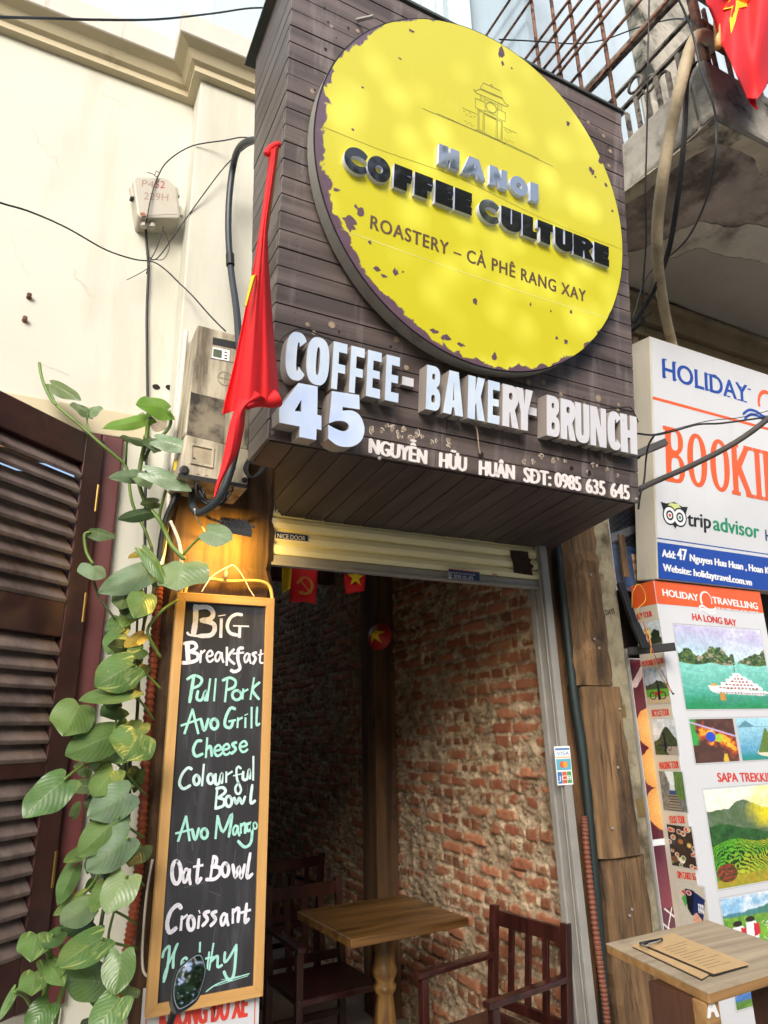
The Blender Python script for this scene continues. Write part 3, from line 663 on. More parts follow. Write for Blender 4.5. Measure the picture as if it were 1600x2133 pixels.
b = MB(); b.hexa([(.77, 1.76, 2.3605), (1.96, 1.76, 2.3605), (2.12, 2.42, 2.3605), (.78, 2.42, 2.3605), (.77, 1.76, 2.37), (1.96, 1.76, 2.37), (2.12, 2.42, 2.37), (.78, 2.42, 2.37)]); b.hexa([(.55, 1.76, 2.3605), (.769, 1.76, 2.3605), (.769, 2.40, 2.3605), (.60, 1.93, 2.3605), (.55, 1.76, 2.37), (.769, 1.76, 2.37), (.769, 2.40, 2.37), (.60, 1.93, 2.37)]); b.build('soffit_backing', M['black_metal'], sign)
# raised letters
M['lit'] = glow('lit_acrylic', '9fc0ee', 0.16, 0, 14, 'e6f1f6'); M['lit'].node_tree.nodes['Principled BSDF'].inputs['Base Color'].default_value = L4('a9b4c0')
M['acrylic'] = mat('white_acrylic', 'c3c4cb', 0.3, var=0.02, grime='c2c0c2', gpos=(0.55, 0.85), gscale=8, streak=True)
M['lside'] = mat('letter_side', '958d86', 0.5, var=0.08, grime='857a70', gpos=(0.5, 0.8), gscale=8, streak=True)
D = 0.05; VB, VH = 0.170, 0.148
def letter(ch, xl, xr, py, m, v0=VB, h=VH, s=None, e=2.6):
    u0 = FA.uv(xl, py, D)[0]; u1 = FA.uv(xr, py, D)[0]; w = u1 - u0; s_ = s or 0.036
    lp = glyph(ch, w, h, min(s_, w * 0.42), 0.03, e)
    MB().slab(FA, shift(lp, u0, v0), 0.001, D, 0, 1).build('letter', [m, M['lside']], sign)
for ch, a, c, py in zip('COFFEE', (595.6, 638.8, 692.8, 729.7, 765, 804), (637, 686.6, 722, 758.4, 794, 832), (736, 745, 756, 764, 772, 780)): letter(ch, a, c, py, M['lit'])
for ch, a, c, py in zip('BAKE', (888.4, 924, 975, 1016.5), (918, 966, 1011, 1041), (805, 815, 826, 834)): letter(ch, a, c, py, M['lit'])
for ch, a, c, py in zip('RY', (1047, 1075), (1081, 1110), (842, 850)): letter(ch, a, c, py, M['acrylic'])
for ch, a, c, py in zip('BRUNCH', (1139, 1168, 1198.7, 1230, 1266, 1293), (1166, 1199.5, 1228, 1263, 1293, 1327), (863, 872, 880, 888, 896, 903)): letter(ch, a, c, py, M['acrylic'])
for a, c in (((837, 813), (862, 789)), ((1099, 873), (1118, 851))):
    u0, v0 = FA.uv(*a, 0.02); u1, v1 = FA.uv(*c, 0.02); v0 = v1 - 0.028; MB().slab(FA, [[(u0, v0), (u1, v0), (u1, v1), (u0, v1)]], 0.001, 0.02, 0, 1).build('hyphen', [M['acrylic'], M['lside']], sign)
# house number 45
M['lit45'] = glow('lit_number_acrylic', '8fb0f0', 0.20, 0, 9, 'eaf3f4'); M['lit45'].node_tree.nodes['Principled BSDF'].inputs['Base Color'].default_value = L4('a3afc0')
D4 = 0.07
def pxs(l): return [FA.uv(*p, D4) for p in l]
four = [pxs([(622, 797.5), (661.8, 805), (661, 864), (669.7, 866), (669.7, 896), (659.5, 893.5), (658.8, 916.6), (623.6, 910), (624.4, 888.4), (581.6, 880), (581.6, 851)]), pxs([(628, 832), (627.6, 857.5), (614, 855.6)])]
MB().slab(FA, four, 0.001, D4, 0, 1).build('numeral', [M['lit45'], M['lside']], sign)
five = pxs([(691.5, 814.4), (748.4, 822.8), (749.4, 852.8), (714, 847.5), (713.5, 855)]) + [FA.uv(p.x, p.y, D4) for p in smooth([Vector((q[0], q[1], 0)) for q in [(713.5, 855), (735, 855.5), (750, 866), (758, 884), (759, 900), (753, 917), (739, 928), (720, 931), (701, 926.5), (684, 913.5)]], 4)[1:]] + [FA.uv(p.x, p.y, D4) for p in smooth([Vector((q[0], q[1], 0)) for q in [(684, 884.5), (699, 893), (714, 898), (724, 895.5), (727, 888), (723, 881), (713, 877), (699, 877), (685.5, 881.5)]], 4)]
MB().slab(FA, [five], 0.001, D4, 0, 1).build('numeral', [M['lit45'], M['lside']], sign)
# flat white lettering along the bottom board
M['letter_flat'] = mat('chipped_white_letter', 'd8d2d0', 0.6, var=0.05, scale=20, grime='9a8f8a', gpos=(0.6, 0.75), gscale=30)
def fat(mb, pl, s, pL, pR, pT, d, m=0, e=0.0, shear=0.0, space=1.0, flare=0.0):
    a = pl.uv(*pL, d); c = pl.uv(*pR, d); h = pl.uv(*pT, d)[1] - a[1]; i = 0
    for dx, dy in ((-e, 0), (e, 0), (0, -e * .35), (0, e * .35), (-e * .5, 0), (e * .5, 0)) if e else ((0, 0),):
        text(mb, pl, s, (a[0] + e + dx, a[1] + dy), (c[0] - e + dx, c[1] + dy), h, d + 0.00015 * i, m, 0, shear, space); i += 1
    return mb
for s, L, R in (('NGUYỄN', (767, 942.4), (890, 967)), ('HỮU', (914, 972), (973, 982.4)), ('HUÂN', (997, 988.5), (1073, 998.8)), ('SDT:', (1090, 1003), (1149, 1012.5)), ('0985', (1155, 1013), (1211.5, 1023.4)), ('635', (1220, 1025.4), (1261.7, 1032.5)), ('645', (1271.4, 1034.7), (1312.4, 1041.3))):
    b = MB(); fat(b, FA, s, L, R, (L[0], L[1] - 29.5), 0.004, 0, 0.0042)
    if s == 'SDT:':
        u0, v0 = FA.uv(1104, 991, 0.004); b.slab(FA, [[(u0, v0), (u0 + .022, v0), (u0 + .022, v0 + .006), (u0, v0 + .006)]], None, 0.0052)
    b.build('painted_word', M['letter_flat'], sign)
# old glue marks, holes and screw heads on the boards
M['glue'] = mat('old_glue', '8f7f6d', 0.35, var=0.3, scale=60); M['glue_w'] = mat('white_glue_crust', 'cfc6b8', 0.5, var=0.15, scale=60)
b = MB()
for px, py, r in ((640, 676, .007), (691, 677, .011), (653, 693, .007), (825, 708, .011), (841, 790, .009), (846, 766, .009), (1101, 797, .011), (1131, 797, .011), (1168, 822, .009), (1246, 830, .013), (1217, 842, .007), (1288, 843, .008), (1287, 855, .008), (650, 190, .008), (690, 55, .006), (1225, 255, .008), (1257, 283, .008), (1271, 315, .009), (1268, 345, .008), (745, 65, .008), (655, 250, .008)):
    u, v = FA.uv(px, py); b.slab(FA, [blob(u, v, r)], None, 0.0016, 0)
for i in range(34):
    px = random.choice((random.uniform(768, 960), random.uniform(1092, 1302))); py = 884 + (px - 768) * 0.187 + random.uniform(-10, 10) + 6
    u, v = FA.uv(px, py); r = random.uniform(0.004, 0.011); a0 = random.uniform(0, 360)
    b.slab(FA, [blob(u, v, r * .6, 1.2, 9, 0.9)], None, 0.0016, 0)
    b.ribbon(FA, ell(u, v, r, r * 1.2, a0, a0 + random.uniform(60, 150), 6), 0.003, 0.0020 + i * 2e-5, 1)
b.build('glue_marks', [M['glue'], M['glue_w']], sign)
b = MB()
for px, py, r in ((1001, 947, .011), (1190, 975, .009), (1227, 985, .010), (676, 17, .004), (683, 46, .004), (700, 80, .003), (725, 58, .004), (678, 103, .005), (655, 188, .004), (706, 691, .004), (814, 722, .005), (1141, 795, .003), (1216, 829, .003), (1250, 842, .003), (1242, 268, .004), (1266, 305, .004)):
    u, v = FA.uv(px, py); b.slab(FA, [blob(u, v, r, 0.9, 11, 0.7)], None, 0.0022, 0)
b.islands('board_hole', M['hole'], sign)
b = MB()
for i in range(nb):
    for fx in (.04, .27, .5, .73, .96):
        u = fl(i * st) + (fr(i * st) - fl(i * st)) * (fx + random.uniform(-.004, .004))
        for dv in (.3, .7):
            if random.random() < .8: b.slab(FA, [ell(u, (i + dv) * st, .0016, .0016, n=7)], None, .0019)
b.build('nail_heads', M['black_metal'], sign)
b = MB()
for px, py in ((568, 901), (1325, 1040), (790, 955)): u, v = FA.uv(px, py); b.lathe(FA.at(u, v), [(.0065, .001), (.006, .004), (.003, .0055)], 12, 0, FA.N)
b.islands('screw_head', M['steel'], sign, smooth_faces=True)
# loose wires of the letter lights
b = MB()
b.tube([FA.hit(*p, .02) for p in ((975, 868), (985, 880), (993, 895), (996, 920), (999, 945))], 0.002, 6); b.tube([FA.hit(*p, .022) for p in ((977, 870), (990, 882), (995, 900), (997, 925), (1001, 946))], 0.002, 6)
M['tan_wire'] = mat('dusty_wire', '8a7a66', 0.6)
w = b.build('letter_wires', M['tan_wire'], sign, smooth_faces=True)
b = MB(); b.tube([FA.hit(*p, .012) for p in ((571, 730), (585, 708), (603, 693), (622, 685), (645, 689), (665, 698), (700, 711))], 0.0018, 6); b.tube([FA.hit(*p, .012) for p in ((1260, 850), (1290, 850), (1312, 848), (1322, 862), (1330, 880))], 0.0025, 6); b.islands('letter_cable', M['black'], sign, smooth_faces=True)

# ---------------------------------------------------------------- round yellow sign
CU, CV, RR, DD = 1.2175, 0.988, 0.6425, 0.07
disc = thing('round_sign', FA.at(CU, CV, 0), 'round yellow cafe sign with flaking purple rim and raised mirrored lettering', 'round sign')
M['rimgrey'] = mat('dirty_sheet_metal', '8e8d86', 0.55, 0.35, var=0.12, scale=6, grime='4b4a46', gpos=(0.55, 0.72), gscale=5)
def circ(r, n=96): return [(CU + r * math.cos(2 * math.pi * i / n), CV + r * math.sin(2 * math.pi * i / n)) for i in range(n)]
b = MB(); b.slab(FA, [circ(RR), circ(RR - 0.012)[::-1]], 0.016, DD - 0.002, 1, 0); b.slab(FA, [circ(RR - .02)], 0.004, 0.017, 0, 0)
b.build('rim', [M['rimgrey'], M['black_metal']], disc)
mt = NT('peeling_yellow_vinyl'); tc = mt.n('UVMap'); co = tc.outputs[0]
def m_sep(c):
    s_ = mt.n('SeparateXYZ'); mt.l(c, s_.inputs[0]); return s_.outputs
sx, sy, _ = m_sep(co)
dx = mt.math('SUBTRACT', sx, 0.028); dy = mt.math('SUBTRACT', sy, 0.024)
r_ = mt.math('SQRT', mt.math('ADD', mt.math('MULTIPLY', dx, dx), mt.math('MULTIPLY', dy, dy)))
nz = mt.noise(co, 2.6, 3, 0.5); nf = mt.noise(co, 11, 4, 0.55, 0.6)
rr_ = mt.math('ADD', r_, mt.math('ADD', mt.math('MULTIPLY', mt.math('SUBTRACT', nz, 0.5), 0.11), mt.math('MULTIPLY', mt.math('SUBTRACT', nf, 0.5), 0.12)))
peel = mt.ramp(rr_, [(0.990, 0.0), (0.993, 1.0)])
ch = mt.noise(mt.coord('UV', (1, 1.07, 1)), 7.7, 2, 0.5, 0.6); chip = mt.math('MULTIPLY', mt.ramp(ch, [(0.96, 0.0), (0.97, 1.0)]), mt.ramp(r_, [(0.45, 0.0), (0.62, 1.0)]))
peel = mt.math('MAXIMUM', peel, chip)
vo = mt.n('TexVoronoi', feature='SMOOTH_F1'); mt.l(co, vo.inputs['Vector']); vo.inputs['Scale'].default_value = 4.6; vo.inputs['Smoothness'].default_value = .6
blot = mt.math('MULTIPLY', mt.ramp(vo.outputs[0], [(0.08, 1.0), (0.55, 0.0)]), mt.ramp(mt.noise(co, 2.2, 2, 0.4), [(0.3, 0.25), (0.65, 1.0)]))
yel = mt.mix(blot, 'b0aa24', 'bab52e')
drt = mt.mix(mt.math('MULTIPLY', mt.ramp(mt.noise(mt.coord('UV', (30, 1.2, 1)), 1.0, 4), [(0.5, 0.0), (0.8, 1.0)]), 0.25), yel, 'b9ac3a')
pur = mt.mix(mt.noise(co, 20, 4), '4c3843', '6b5462')
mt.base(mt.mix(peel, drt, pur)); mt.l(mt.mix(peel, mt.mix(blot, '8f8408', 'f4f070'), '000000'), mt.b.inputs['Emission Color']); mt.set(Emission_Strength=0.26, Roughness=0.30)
mt.b.inputs['Coat Weight'].default_value = 0.6; mt.b.inputs['Coat Roughness'].default_value = 0.12
mt.bump(mt.noise(co, 3.0, 2), 0.06, 0.02)
b = MB(); b.slab(FA, [circ(RR - 0.005, 128)], None, DD); b.uv = [((p - FA.at(CU, CV, DD)).dot(FA.U) / RR, (p - FA.at(CU, CV, DD)).dot(FA.V) / RR) for p in b.v]
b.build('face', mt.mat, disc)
M['mirror_black'] = NT('mirrored_black_acrylic').set(Base_Color=(0.012, 0.013, 0.014, 1), Roughness=0.04, Specular_IOR_Level=0.9).mat
M['mirror_bright'] = NT('bright_mirrored_acrylic').set(Base_Color=(0.64, 0.61, 0.56, 1), Metallic=1.0, Roughness=0.05).mat  # pale copy of the black mirror, its bright reflections put into the colour
M['pale_side'] = mat('pale_letter_side', 'bcc4dc', 0.4)
DL = DD + 0.018
def dlet(ch, xl, xr, py, v0, h, m, s, bb, e=2.0, hole=None):
    u0 = FA.uv(xl, py, DL)[0]; u1 = FA.uv(xr, py, DL)[0]
    MB().slab(FA, shift(glyph(ch, u1 - u0, h, s, bb, e, hole), u0, v0), DD + 0.001, DL, 0, 1).build('letter', [m, M['pale_side']], disc)
v0 = FA.uv(820, 388, DL)[1]; v1 = FA.uv(821.9, 339, DL)[1]; H1 = v1 - v0; w0 = FA.uv(946.6, 433.8, DL)[1]; z0 = FA.uv(1237.6, 546.6, DL)[1]; z1 = FA.uv(1239.5, 505.8, DL)[1]
VBc = (v0 + w0 + z0) / 3; HH = (H1 + z1 - z0) / 2
for ch, a, c, py in zip('COFFEE', (716.5, 765, 821, 864, 907, 947.5), (767, 814.5, 859, 902, 944, 983.5), (335, 350, 364, 380, 396, 410)):
    dlet(ch, a, c, py, VBc - (0.003 if ch in 'CO' else 0), HH + (0.006 if ch in 'CO' else 0), M['mirror_black'], 0.048, 0.030, 2.0, (0.013, 0.014) if ch == 'O' else (0.03, 0.016) if ch == 'C' else None)
for ch, a, c, py in zip('CULTURE', (997.7, 1044, 1089, 1120, 1156.6, 1194.5, 1238), (1041, 1086, 1118.5, 1152, 1193, 1236.7, 1268.5), (440, 452, 465, 478, 492, 508, 524)):
    dlet(ch, a, c, py, VBc - (0.003 if ch in 'CU' else 0), HH + (0.006 if ch == 'C' else 0.003 if ch == 'U' else 0), M['mirror_bright'] if ch == 'C' else M['mirror_black'], 0.046, 0.030, 2.0, (0.03, 0.016) if ch == 'C' else None)
va = FA.uv(914.7, 338.4, DL)[1]; vb = FA.uv(1104.5, 415.8, DL)[1]; ha = FA.uv(915, 297.7, DL)[1] - va; hb = FA.uv(1105, 377.8, DL)[1] - vb
for ch, a, c, py in zip('HANOI', (914.7, 963, 1020.7, 1063, 1105), (957.4, 1012, 1057, 1100, 1122), (320, 340, 358, 378, 397)):
    dlet(ch, a, c, py, (va + vb) / 2, (ha + hb) / 2, M['mirror_bright'], 0.036 if ch != 'O' else 0.042, 0.027, 2.0, (0.012, 0.012) if ch == 'O' else None)
M['brown_print'] = mat('brown_print', '5b4638', 0.35); M['grey_print'] = mat('fine_grey_print', '6d6a3c', 0.4)
b = MB(); fat(b, FA, 'ROASTERY – CÀ PHÊ RANG XAY', (770.6, 475.4), (1221, 629.5), (770.6, 447.6), DD + 0.0008, 0, 0.0016, 0, 1.12); b.build('printed_line', M['brown_print'], disc)
b = MB(); K = [0]
def gl(pts, w=0.0026):
    K[0] += 1; q = [FA.uv(880 + x / 5.333, 150 + y / 5.333, DD) for x, y in pts]; b.ribbon(FA, q, w, DD + 0.0006 + K[0] * 1e-6, 0, 1, 0)
for pts in (((0, 405), (600, 655), (910, 795), (1450, 1048)), ((160, 458), (590, 650)), ((910, 780), (1290, 962)), ((575, 655), (600, 640), (925, 795), (900, 805)),
            ((445, 400), (610, 470)), ((895, 610), (1048, 682)),
            ((615, 650), (615, 420), (890, 560), (885, 775)), ((628, 640), (628, 440), (675, 450), (672, 655), (628, 640)), ((688, 690), (690, 450)), ((815, 745), (820, 515)), ((830, 745), (832, 530), (878, 550), (872, 755), (830, 745)), ((690, 455), (820, 515)), ((690, 470), (818, 532)),
            ((590, 290), (695, 340), (695, 440), (588, 395), (590, 290)), ((832, 412), (922, 452), (918, 552), (830, 510), (832, 412)),
            ((695, 300), (832, 365), (830, 490), (695, 430), (695, 300)), ((645, 250), (643, 310)), ((662, 255), (660, 318)), ((685, 265), (683, 330)), ((842, 335), (840, 415)), ((862, 345), (860, 425)), ((882, 355), (880, 432)), ((715, 285), (812, 328), (812, 345)),
            ((570, 185), (590, 212), (635, 190), (890, 300), (915, 345), (955, 372), (950, 385), (920, 380), (640, 250), (600, 235), (575, 210), (570, 185)), ((640, 180), (675, 120), (865, 208), (893, 290), (640, 180)), ((650, 195), (880, 295)), ((765, 165), (752, 150), (765, 133), (778, 150), (768, 165))): gl(pts)
gl([(765 + 55 * math.cos(a), 397 + 52 * math.sin(a) + 22 * math.cos(a)) for a in np.linspace(0, 2 * math.pi, 25)])
for a in np.linspace(0, 2 * math.pi, 17)[:-1]: gl([(765 + r * math.cos(a), 397 + r * .95 * math.sin(a) + r * .4 * math.cos(a)) for r in (56, 74)], 0.0018)
for x, y in ((450, 432), (480, 470), (515, 452), (525, 490), (570, 490), (465, 540), (490, 568), (515, 560), (540, 590), (910, 640), (935, 665), (960, 660), (905, 738), (930, 765), (955, 755), (990, 775)): gl([(x, y), (x + 24, y + 11)], 0.0022)
b.build('gate_drawing', M['grey_print'], disc)
M['flake'] = mat('flaked_purple', '553f4b', .5, var=.15, scale=30)
b = MB()
for i, (px, py, r, sq) in enumerate(((735, 270, .004, 1.3), (755, 182, .005, .8), (833, 122, .006, .6), (856, 64, .011, .6), (1045, 112, .013, 2.0), (1047, 132, .006, 2.0), (1066, 142, .004, 1), (1183, 257, .009, 1.2), (1232, 355, .011, 1.5), (1240, 369, .005, 1), (1208, 236, .008, .8), (1222, 262, .012, .6), (1252, 335, .014, 1.1), (750, 441, .013, 1.4), (741, 430, .006, 1), (727, 462, .022, .8), (730, 472, .014, 1.2), (700, 395, .012, .5), (732, 340, .008, .6), (839, 566, .004, 1), (990, 628, .008, 1.6), (1105, 634, .005, 1.2), (1147, 648, .004, 1), (1190, 650, .005, 1.4), (824, 567, .009, 1.3), (770, 505, .008, .7), (784, 560, .012, .7), (800, 575, .010, .5), (1178, 712, .009, 1.2), (1160, 705, .006, 1.2), (905, 690, .014, .5), (930, 705, .018, .6), (960, 718, .014, .5), (1030, 745, .01, 1.5), (1276, 440, .006, 1), (1262, 385, .008, 1))):
    u, v = FA.uv(px, py, DD); b.slab(FA, [blob(u, v, r, sq, 13, 1.3)], None, DD + .0005 + i * 2e-6)
b.build('flaked_spots', M['flake'], disc)
M['seam'] = mat('yellowed_seam', '8d8426', 0.6, var=0.2, scale=20)
b = MB(); b.ribbon(FA, [FA.uv(*p, DD) for p in ((668, 262), (800, 315), (960, 372), (1130, 455), (1297, 520))], 0.0022, DD + 0.0007, 0, 4, 0.8); b.ribbon(FA, [FA.uv(*p, DD) for p in ((710, 477), (900, 545), (1100, 612), (1265, 662))], 0.0016, DD + 0.0007, 1, 4, 0.5)
b.build('vinyl_seam', [M['seam'], mat('pale_seam', 'd9d9a0', 0.5)], disc)
b = MB(); b.bar(FA.at(*FA.uv(742, 45), 0.006), FA.at(*FA.uv(760, 68), 0.07), 0.012, 0.006); b.bar(FA.at(*FA.uv(657, 240), 0.002), FA.at(*FA.uv(662, 250), 0.05), 0.012, 0.008); b.islands('bracket', M['steel'], disc)

# ---------------------------------------------------------------- roller shutter and its tracks
M['shutter_y'] = mat('cream_yellow_slat', 'efe8bc', 0.5, var=0.05, scale=3, grime='a89d70', gpos=(0.6, 0.9), gscale=3, coat=0.1)
roll = thing('roller_shutter', (1.4, 2.41, 2.2), 'pale yellow roller shutter pulled almost fully up over the cafe opening', 'roller shutter')
zb = 2.150; zt = 2.375
b = MB(); prof = []; n = 5; sth = 0.052; z = zb + 0.038
ys_ = []
while z < zt + 0.05:
    ys_ += [(2.415, z + 0.002), (2.402, z + 0.008), (2.398, z + sth * .5), (2.402, z + sth - .008), (2.415, z + sth - .002)]; z += sth
ys_ = [(y + 0.0, min(zz_, zt + 0.05)) for y, zz_ in ys_]
for (y0, a0), (y1, a1) in zip(ys_[:-1], ys_[1:]): b.quad((0.74, y0, a0), (2.06, y0, a0), (2.06, y1, a1), (0.74, y1, a1))
b.build('slat_curtain', M['shutter_y'], roll)
b = MB(); b.box((0.74, 2.392, zb), (2.05, 2.42, zb + 0.012)); b.box((0.74, 2.398, zb + 0.0125), (2.05, 2.414, zb + 0.0395)); b.build('bottom_rail', M['steel'], roll, bevel=0.002)
RPl = Plane((0, 2.3965, 0)); M['rust_patch'] = mat('torn_rusty_patch', '35231a', 0.9, 0.1, var=0.5, scale=25, bump=0.5, bscale=80)
b = MB(); b.slab(RPl, [[RPl.uv(*p) for p in ((1062, 1146), (1085, 1148), (1100, 1150), (1101, 1162), (1107, 1166), (1104, 1172), (1112, 1180), (1107, 1186), (1110, 1199), (1088, 1196), (1070, 1193), (1069, 1178), (1066, 1165), (1063, 1158))]], None, 0.001); b.build('torn_patch', M['rust_patch'], roll)
st_ = MB(); c = [RPl.uv(*p) for p in ((574, 1107), (641, 1115.5), (641, 1128), (574, 1121))]; st_.slab(RPl, [c], 0.0, 0.001, 0); ptext(st_, RPl, 'NICE DOOR', (578, 1120), (636, 1126.5), (578, 1111), 0.0016, 1, 0)
st_.build('maker_sticker', [M['navy'], M['white']], roll)
st_ = MB(); c = [RPl.uv(*p) for p in ((930, 1187), (994, 1194.5), (994, 1212), (930, 1204))]; st_.slab(RPl, [c], 0.018, 0.019, 0); ptext(st_, RPl, '☎: 0339.101.479', (933, 1203), (986, 1209.5), (933, 1195), 0.0196, 1, 0); ptext(st_, RPl, 'TRUNG TÂM SỬA CHỮA VÀ LẮP ĐẶT CỬA CUỐN', (934, 1193.5), (990, 1199.5), (934, 1190.5), 0.0196, 1, 0)
c = [RPl.uv(*p) for p in ((930, 1186.3), (994, 1193.8), (994, 1195), (930, 1187.5))]; st_.slab(RPl, [c], 0.0181, 0.0194, 2)
st_.build('phone_sticker', [M['navy'], M['white'], M['red_print']], roll)
st_ = MB(); u, v = RPl.uv(1030, 1198); st_.slab(RPl, [blob(u, v, .012, .5, 12, .8)], None, 0.0012); st_.build('torn_label', mat('faded_red_label', 'c98a78', 0.7, var=0.3, scale=60), roll)
b = MB(); 
def leanbox(x0, x1, y0, y1, k=0.036): b.hexa([(x0 + k, y0, 0), (x1 + k, y0, 0), (x1 + k, y1, 0), (x0 + k, y1, 0), (x0, y0, 2.36), (x1, y0, 2.36), (x1, y1, 2.36), (x0, y1, 2.36)])
leanbox(2.016, 2.022, 2.378, 2.384); leanbox(2.030, 2.068, 2.37, 2.46); leanbox(2.016, 2.029, 2.43, 2.46)
b.build('side_track', M['steel'], roll, bevel=0.002)
# payment sticker on the track
TPl = Plane((0, 2.3695, 0)); st_ = MB(); q = [TPl.uv(*p) for p in ((1154, 1555), (1181, 1553), (1194, 1634), (1167, 1636))]
u0, v0 = min(a for a, c in q), q[2][1]; u1, v1 = max(a for a, c in q), q[0][1]; uc = (u0 + u1) / 2; dv = (v1 - v0)
st_.slab(TPl, [[(u0, v0), (u1, v0), (u1, v1), (u0, v1)]], 0.0, 0.0015, 0)
st_.slab(TPl, [[(u0 + .004, v0 + dv * .70), (u1 - .004, v0 + dv * .70), (u1 - .004, v0 + dv * .725), (u0 + .004, v0 + dv * .725)]], None, 0.002, 2)
st_.slab(TPl, [[(u0 + .004, v0 + dv * .90), (u1 - .004, v0 + dv * .90), (u1 - .004, v0 + dv * .95), (u0 + .004, v0 + dv * .95)]], None, 0.002, 1)
text(st_, TPl, 'VISA', (u0 + .008, v0 + dv * .76), (u1 - .008, v0 + dv * .76), dv * .10, 0.002, 1, 0, 0.15)
st_.slab(TPl, [[(u0 + .003, v0 + dv * .38), (u1 - .003, v0 + dv * .38), (u1 - .003, v0 + dv * .67), (u0 + .003, v0 + dv * .67)]], None, 0.002, 3)
st_.slab(TPl, [ell(uc - .008, v0 + dv * .525, .013, .013)], None, 0.0025, 4); st_.slab(TPl, [ell(uc + .008, v0 + dv * .525, .013, .013)], None, 0.0027, 5)
for k, mm in ((0, 1), (1, 4), (2, 6)):
    a = u0 + .004 + (u1 - u0 - .008) * k / 3; st_.slab(TPl, [[(a, v0 + dv * .04), (a + (u1 - u0 - .014) / 3, v0 + dv * .04), (a + (u1 - u0 - .014) / 3, v0 + dv * .34), (a, v0 + dv * .34)]], None, 0.002, mm)
text(st_, TPl, 'JCB', (u0 + .008, v0 + dv * .13), (u1 - .008, v0 + dv * .13), dv * .11, 0.0026, 0, 0)
pay = st_.build('payment_sticker', [M['white'], mat('card_blue', '3f78b0', .4), mat('card_gold', 'd6a33c', .4), mat('card_teal', '63a9bd', .4), mat('card_red', 'd0603c', .4), mat('card_orange', 'e29a42', .4), mat('card_green', '4f9c5f', .4)], origin=TPl.at(u0, v0))
tag(pay, 'white card payment sticker stuck on the grey steel shutter track', 'sticker')

# ---------------------------------------------------------------- timbers and masonry beside the opening
def timber(name, label, x0, x1, y0, y1, z0, z1, m, seed, cut=0.012, cat='timber', group=None):
    rs = np.random.RandomState(seed); b = MB(); n = max(5, int((z1 - z0) / 0.05)); sect = []
    for i in range(n + 1):
        z = z0 + (z1 - z0) * i / n; j = rs.uniform(-1, 1, 8) * cut * 0.5
        c = 0.018 + 0.008 * rs.rand()
        sect.append([(x0 + c + j[0], y0 + j[1] * .4, z), (x0 * .6 + x1 * .4 + j[2], y0 + j[3], z), (x1 - c + j[2], y0 + j[3] * .4, z), (x1 + j[4], y0 + c, z), (x1 + j[4], y1, z), (x0 + j[5], y1, z), (x0 + j[5], y0 + c, z)])
    K_ = 7; o = len(b.v); b.v += [Vector(p) for s_ in sect for p in s_]
    for i in range(n):
        for k in range(K_): b.f.append((o + i * K_ + k, o + i * K_ + (k + 1) % K_, o + (i + 1) * K_ + (k + 1) % K_, o + (i + 1) * K_ + k)); b.m.append(0)
    b.f.append(tuple(o + k for k in range(K_))[::-1]); b.m.append(0); b.f.append(tuple(o + n * K_ + k for k in range(K_))); b.m.append(0)
    return tag(b.build(name, m, origin=((x0 + x1) / 2, y1, z0)), label, cat, group)
timber('door_post', 'broad rough timber post behind the hanging chalkboard', 0.375, 0.765, 2.375, 2.43, 0, 2.53, M['post_wood'], 3, 0.014, 'post')
timber('post_timber', 'upper old timber beam right of the shutter track, under the sign box', 2.165, 2.385, 2.355, 2.5, 1.725, 2.56, M['old_wood'], 5, 0.022, 'timber', 'old timbers stacked beside the opening')
timber('post_timber', 'middle old timber right of the shutter track, level with the payment sticker', 2.19, 2.42, 2.35, 2.5, 1.03, 1.72, M['old_wood'], 6, 0.01, 'timber', 'old timbers stacked beside the opening')
timber('post_timber', 'lowest old timber standing on the pavement behind the small menu stand', 2.21, 2.45, 2.36, 2.5, 0, 1.025, M['old_wood'], 8, 0.01, 'timber', 'old timbers stacked beside the opening')
def timber_cracks(x0, x1, y, z0, z1, seed, n=9):
    rc = random.Random(seed); pl = Plane((0, y - .003, 0)); b = MB()
    for i in range(n):
        u = rc.uniform(x0 + .02, x1 - .02); z = rc.uniform(z0 + .03, z1 - .25); L = rc.uniform(.12, .34); pts = [(u + rc.uniform(-.004, .004) + .012 * math.sin(k), z + L * k / 6) for k in range(7)]; L2 = [(p[0] - rc.uniform(.0005, .0028) * (k not in (0, 6)), p[1]) for k, p in enumerate(pts)]; b.slab(pl, [pts + L2[::-1]], None, .0005 + i * 2e-5)
    for i in range(3): u = rc.uniform(x0 + .03, x1 - .03); z = rc.uniform(z0 + .06, z1 - .06); b.lathe(pl.at(u, z), [(.006, 0), (.005, .004)], 8, 1, pl.N)
    o = [q for q in SC.objects if q.name.startswith('post_timber') and abs(q.location.z - z0) < .01][0]; b.build('crack', [M['hole'], M['steel']], o)
timber_cracks(2.175, 2.37, 2.352, 1.725, 2.5, 1); timber_cracks(2.20, 2.41, 2.347, 1.03, 1.72, 2); timber_cracks(2.22, 2.44, 2.357, 0, 1.025, 3)
M['pier'] = mat('mossy_render', '8f8770', 0.9, var=0.25, scale=9, bump=0.7, bscale=30, grime='4a4130', gpos=(0.46, 0.64), gscale=5)
pier = thing('masonry_pier', (2.48, 2.5, 0), 'yellowish stained cement pier between the old timbers and the bread posters', 'pier')
MB().box((2.37, 2.40, 0), (2.515, 2.75, 2.72)).build('shaft', M['pier'], pier, bevel=0.01)
MB().box((2.516, 2.395, 0.0), (2.526, 2.42, 1.9)).build('edge_strip', M['steel'], pier); MB().box((2.562, 2.388, 2.25), (2.60, 2.399, 2.47)).build('timber_scrap', M['old_wood'], pier, bevel=0.002)
